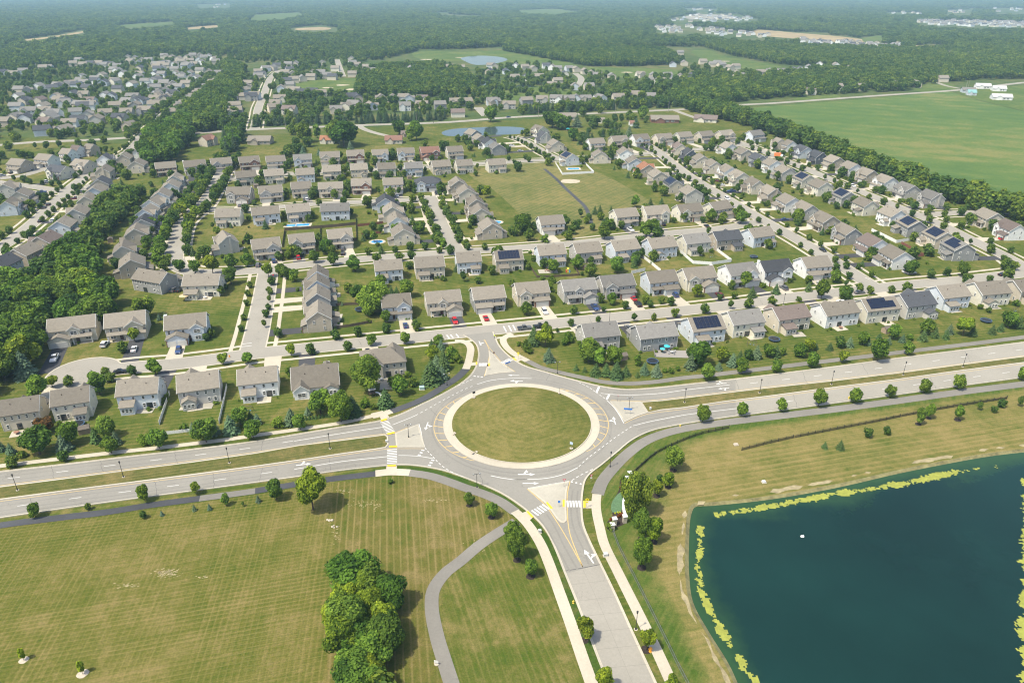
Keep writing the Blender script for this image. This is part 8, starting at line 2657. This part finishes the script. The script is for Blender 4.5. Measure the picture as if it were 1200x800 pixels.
cabinet((453, 518.5), .5, .5, .8, ('box_white', (.46, .46, .44)), 'white marker post at the tip of the left median', 'marker post')
# float on the pond
x, y = G(940.5, 627)
root = empty('pond_float', (x, y, -.42))
vs, fs = ico(Vector((0, 0, .1)), .42)
m = MB()
m.add([(a * 1.3, b, .1 + (c - .1) * .7) for a, b, c in vs], fs)
m.build('float_body', M['white_vinyl'], root)
m = MB()
m.tube([(.1, 0, .3), (.25, 0, .65)], [.07, .05], 6)
m.build('float_stem', M['white_vinyl'], root)
tag(root, 'small white float alone on the dark pond', 'float')
# teal party tent far away
x, y = G(665.5, 154)
root = empty('canopy_tent', (x, y, 0))
for i in (-1.4, 1.4):
    for j in (-1.4, 1.4):
        m = MB()
        m.box(i - .04, i + .04, j - .04, j + .04, 0, 2.3)
        m.build('post', M['metal_grey'], root)
m = MB()
m.add([(-1.7, -1.7, 2.3), (1.7, -1.7, 2.3), (1.7, 1.7, 2.3), (-1.7, 1.7, 2.3), (0, 0, 3.3)], [(0, 1, 4), (1, 2, 4), (2, 3, 4), (3, 0, 4)])
m.build('canopy', paint('teal', (.02, .25, .25)), root)
tag(root, 'teal garden tent on the far lawn beyond the pond', 'tent')
# ---- stone entrance wall with piers beside the south entry
def pier(px, h, lab, w=.95):
    x, y = G(*px)
    root = empty('stone_pier', (x, y, .02), .2)
    m = MB()
    m.box(-w / 2, w / 2, -w / 2, w / 2, 0, h)
    m.build('shaft', M['stone'], root)
    m = MB()
    m.box(-w / 2 - .1, w / 2 + .1, -w / 2 - .1, w / 2 + .1, h, h + .18)
    m.build('cap', M['white_vinyl'], root)
    tag(root, lab, 'stone pier')
pier((737.8, 560.5), 2.0, 'stone pier with white cap where the curved iron fence starts')
pier((735, 566), 1.9, 'stone pier with white cap above the red shrubs, north group')
pier((731.8, 611.8), 2.0, 'stone pier with white cap ending the curved stone wall')
pier((719.8, 614.8), 2.0, 'stone pier with white cap behind the bright round shrub')
pier((717.3, 621), 1.9, 'stone pier with white cap where the grey rail fence starts')
root = empty('entrance_wall', (0, 0, 0))
wl = smooth(GP([(737, 578), (733.5, 582), (731.3, 588), (730.2, 595), (730.8, 602), (732.5, 607)]), False, 4)
m = MB()
m.kerb(wl, .5, 0, 1.15)
m.build('wall', M['stone'], root)
m = MB()
m.kerb(wl, .66, 1.153, 1.30)
m.build('coping', M['white_vinyl'], root)
tag(root, 'low curved stone wall with pale coping beside the willow', 'wall')
area('flower_bed', [(727.5, 560), (735, 562), (735, 570), (733, 577), (729, 585), (729, 600), (730, 610), (733, 613), (722, 618), (714, 621), (710, 617), (712, 611), (718, 604), (716, 597), (717, 588), (722, 580), (726, 572)], .044, M['mulch'], 2)
gc = area('ground_cover', [(727.5, 576.5), (720.5, 582.5), (716.3, 591), (717.4, 600), (727.6, 600), (728.6, 590), (730, 582)], .06, plain('ground_cover', (.085, .155, .075), .9, .3, 2.0), 2)
gc['kind'] = 'stuff'
tag(gc, 'grey-green ground cover bed in front of the curved wall', 'ground cover', kind='stuff')
def shrubs(pts, h, tint, lab, grp, wf=1.1):
    r = random.Random(len(lab))
    for k, (px, py) in enumerate(pts):
        x, y = G(px, py)
        cm, tm = tree_meshes('b', 'mid', k % 3)
        root = empty('shrub', (x, y, .03), r.uniform(0, 6))
        hh = h * r.uniform(.85, 1.15)
        root.scale = (hh * wf, hh * wf, hh)
        o = bpy.data.objects.new('crown', cm)
        link(o)
        o.parent = root
        o.color = tint + (1,)
        tag(root, lab, 'shrub', grp)
shrubs([(729, 569), (731, 571), (728, 572.5)], .8, (1.6, .30, .40), 'dark red low shrub by the north stone piers', 'red shrubs at the north piers')
shrubs([(716, 609.5), (719, 608), (722, 607), (725, 605.5), (727.5, 604)], .8, (1.6, .30, .40), 'dark red low shrub in the bed by the south stone piers', 'red shrubs at the south piers')
shrubs([(728, 575), (730, 577), (721, 601.5), (724, 600.8), (726.5, 600.5)], .45, (4.2, 2.6, .8), 'yellow flower clump edging the ground cover bed', 'yellow flower clumps by the wall')
hed = empty('hedge', (0, 0, 0))
P = resample(GP([(355, 492), (372, 490), (389, 487.5)]), 1.0)
for k, ((x, y), d) in enumerate(P[:30]):
    cm, tm = tree_meshes('g', 'mid', k % 3)
    o = bpy.data.objects.new('hedge_plant', cm)
    link(o)
    o.parent = hed
    o.location = (x, y, 0)
    o.scale = (1.5, 1.5, 1.5)
    o.color = (.9, 1.05, .7, 1)
tag(hed, 'row of clipped evergreens along the left parkway garden', 'hedge')
# ---- a person in a high-visibility top at the north crossing
def person(px, lab):
    x, y = G(*px)
    root = empty('person', (x, y, .13), R(200))
    V = [(0, 0, .92), (0, 0, 1.15), (0, 0, 1.38), (0, 0, 1.50), (0, .02, 1.62), (0, .02, 1.74), (-.09, 0, .90), (-.11, .06, .48), (-.11, .02, .07), (-.11, .16, .03), (.09, 0, .90), (.12, -.04, .48), (.12, -.10, .07), (.12, .05, .03), (-.19, 0, 1.40), (-.26, -.02, 1.12), (-.26, .08, .86), (.19, 0, 1.40), (.27, 0, 1.12), (.25, .12, .88)]
    Ed = [(0, 1), (1, 2), (2, 3), (3, 4), (4, 5), (0, 6), (6, 7), (7, 8), (8, 9), (0, 10), (10, 11), (11, 12), (12, 13), (2, 14), (14, 15), (15, 16), (2, 17), (17, 18), (18, 19)]
    rad = [.14, .14, .16, .06, .10, .07, .10, .07, .045, .035, .10, .07, .045, .035, .065, .045, .035, .065, .045, .035]
    me = bpy.data.meshes.new('body')
    me.from_pydata(V, Ed, [])
    o = bpy.data.objects.new('body', me)
    link(o)
    o.parent = root
    sk = o.modifiers.new('skin', 'SKIN')
    for i, r_ in enumerate(rad):
        o.data.skin_vertices[0].data[i].radius = (r_, r_ * (.75 if i < 3 else 1))
    o.data.skin_vertices[0].data[0].use_root = True
    ss = o.modifiers.new('sub', 'SUBSURF')
    ss.levels = ss.render_levels = 1
    mt, t, b = nodes_of('trousers_and_skin')
    h = NT(t)
    sx = h.n('ShaderNodeSeparateXYZ')
    h.l(h.n('ShaderNodeTexCoord').outputs['Object'], sx.inputs[0])
    h.l(h.mix(h.math('GREATER_THAN', sx.outputs[2], .98), (.02, .025, .05), (.45, .27, .19)), b.inputs['Base Color'])
    me.materials.append(mt)
    s = MB()
    s.tube([(0, 0, .93), (0, 0, 1.1), (0, 0, 1.3), (0, 0, 1.45), (0, 0, 1.50)], [.19, .19, .215, .19, .09], 12)
    s.build('high_visibility_vest', paint('vest', (.60, .80, .04)), root)
    s = MB()
    vs, fs = ico(Vector((0, .0, 1.72)), .115)
    s.add(vs, fs)
    s.build('hair', paint('hair', (.04, .03, .02)), root)
    tag(root, lab, 'person')
person((579.5, 396.8), 'person in a bright yellow-green vest and dark trousers at the crossing')
# ------------------------------------------------------------------ haze over the whole place
hz = MB()
hz.box(-12000, 12000, -400, 12000, -4.0, 134.0)
hm = bpy.data.materials.new('haze')
hm.use_nodes = True
ht = hm.node_tree
for nd in list(ht.nodes):
    if nd.type != 'OUTPUT_MATERIAL':
        ht.nodes.remove(nd)
pv = ht.nodes.new('ShaderNodeVolumePrincipled')
pv.inputs['Color'].default_value = HAZE_COLOR + (1,)
pv.inputs['Density'].default_value = HAZE_DENSITY
pv.inputs['Anisotropy'].default_value = 0.0
ht.links.new(pv.outputs[0], ht.nodes['Material Output'].inputs['Volume'])
ho = hz.build('haze', hm)
tag(ho, 'pale blue summer haze thickening toward the horizon', 'haze', kind='stuff')
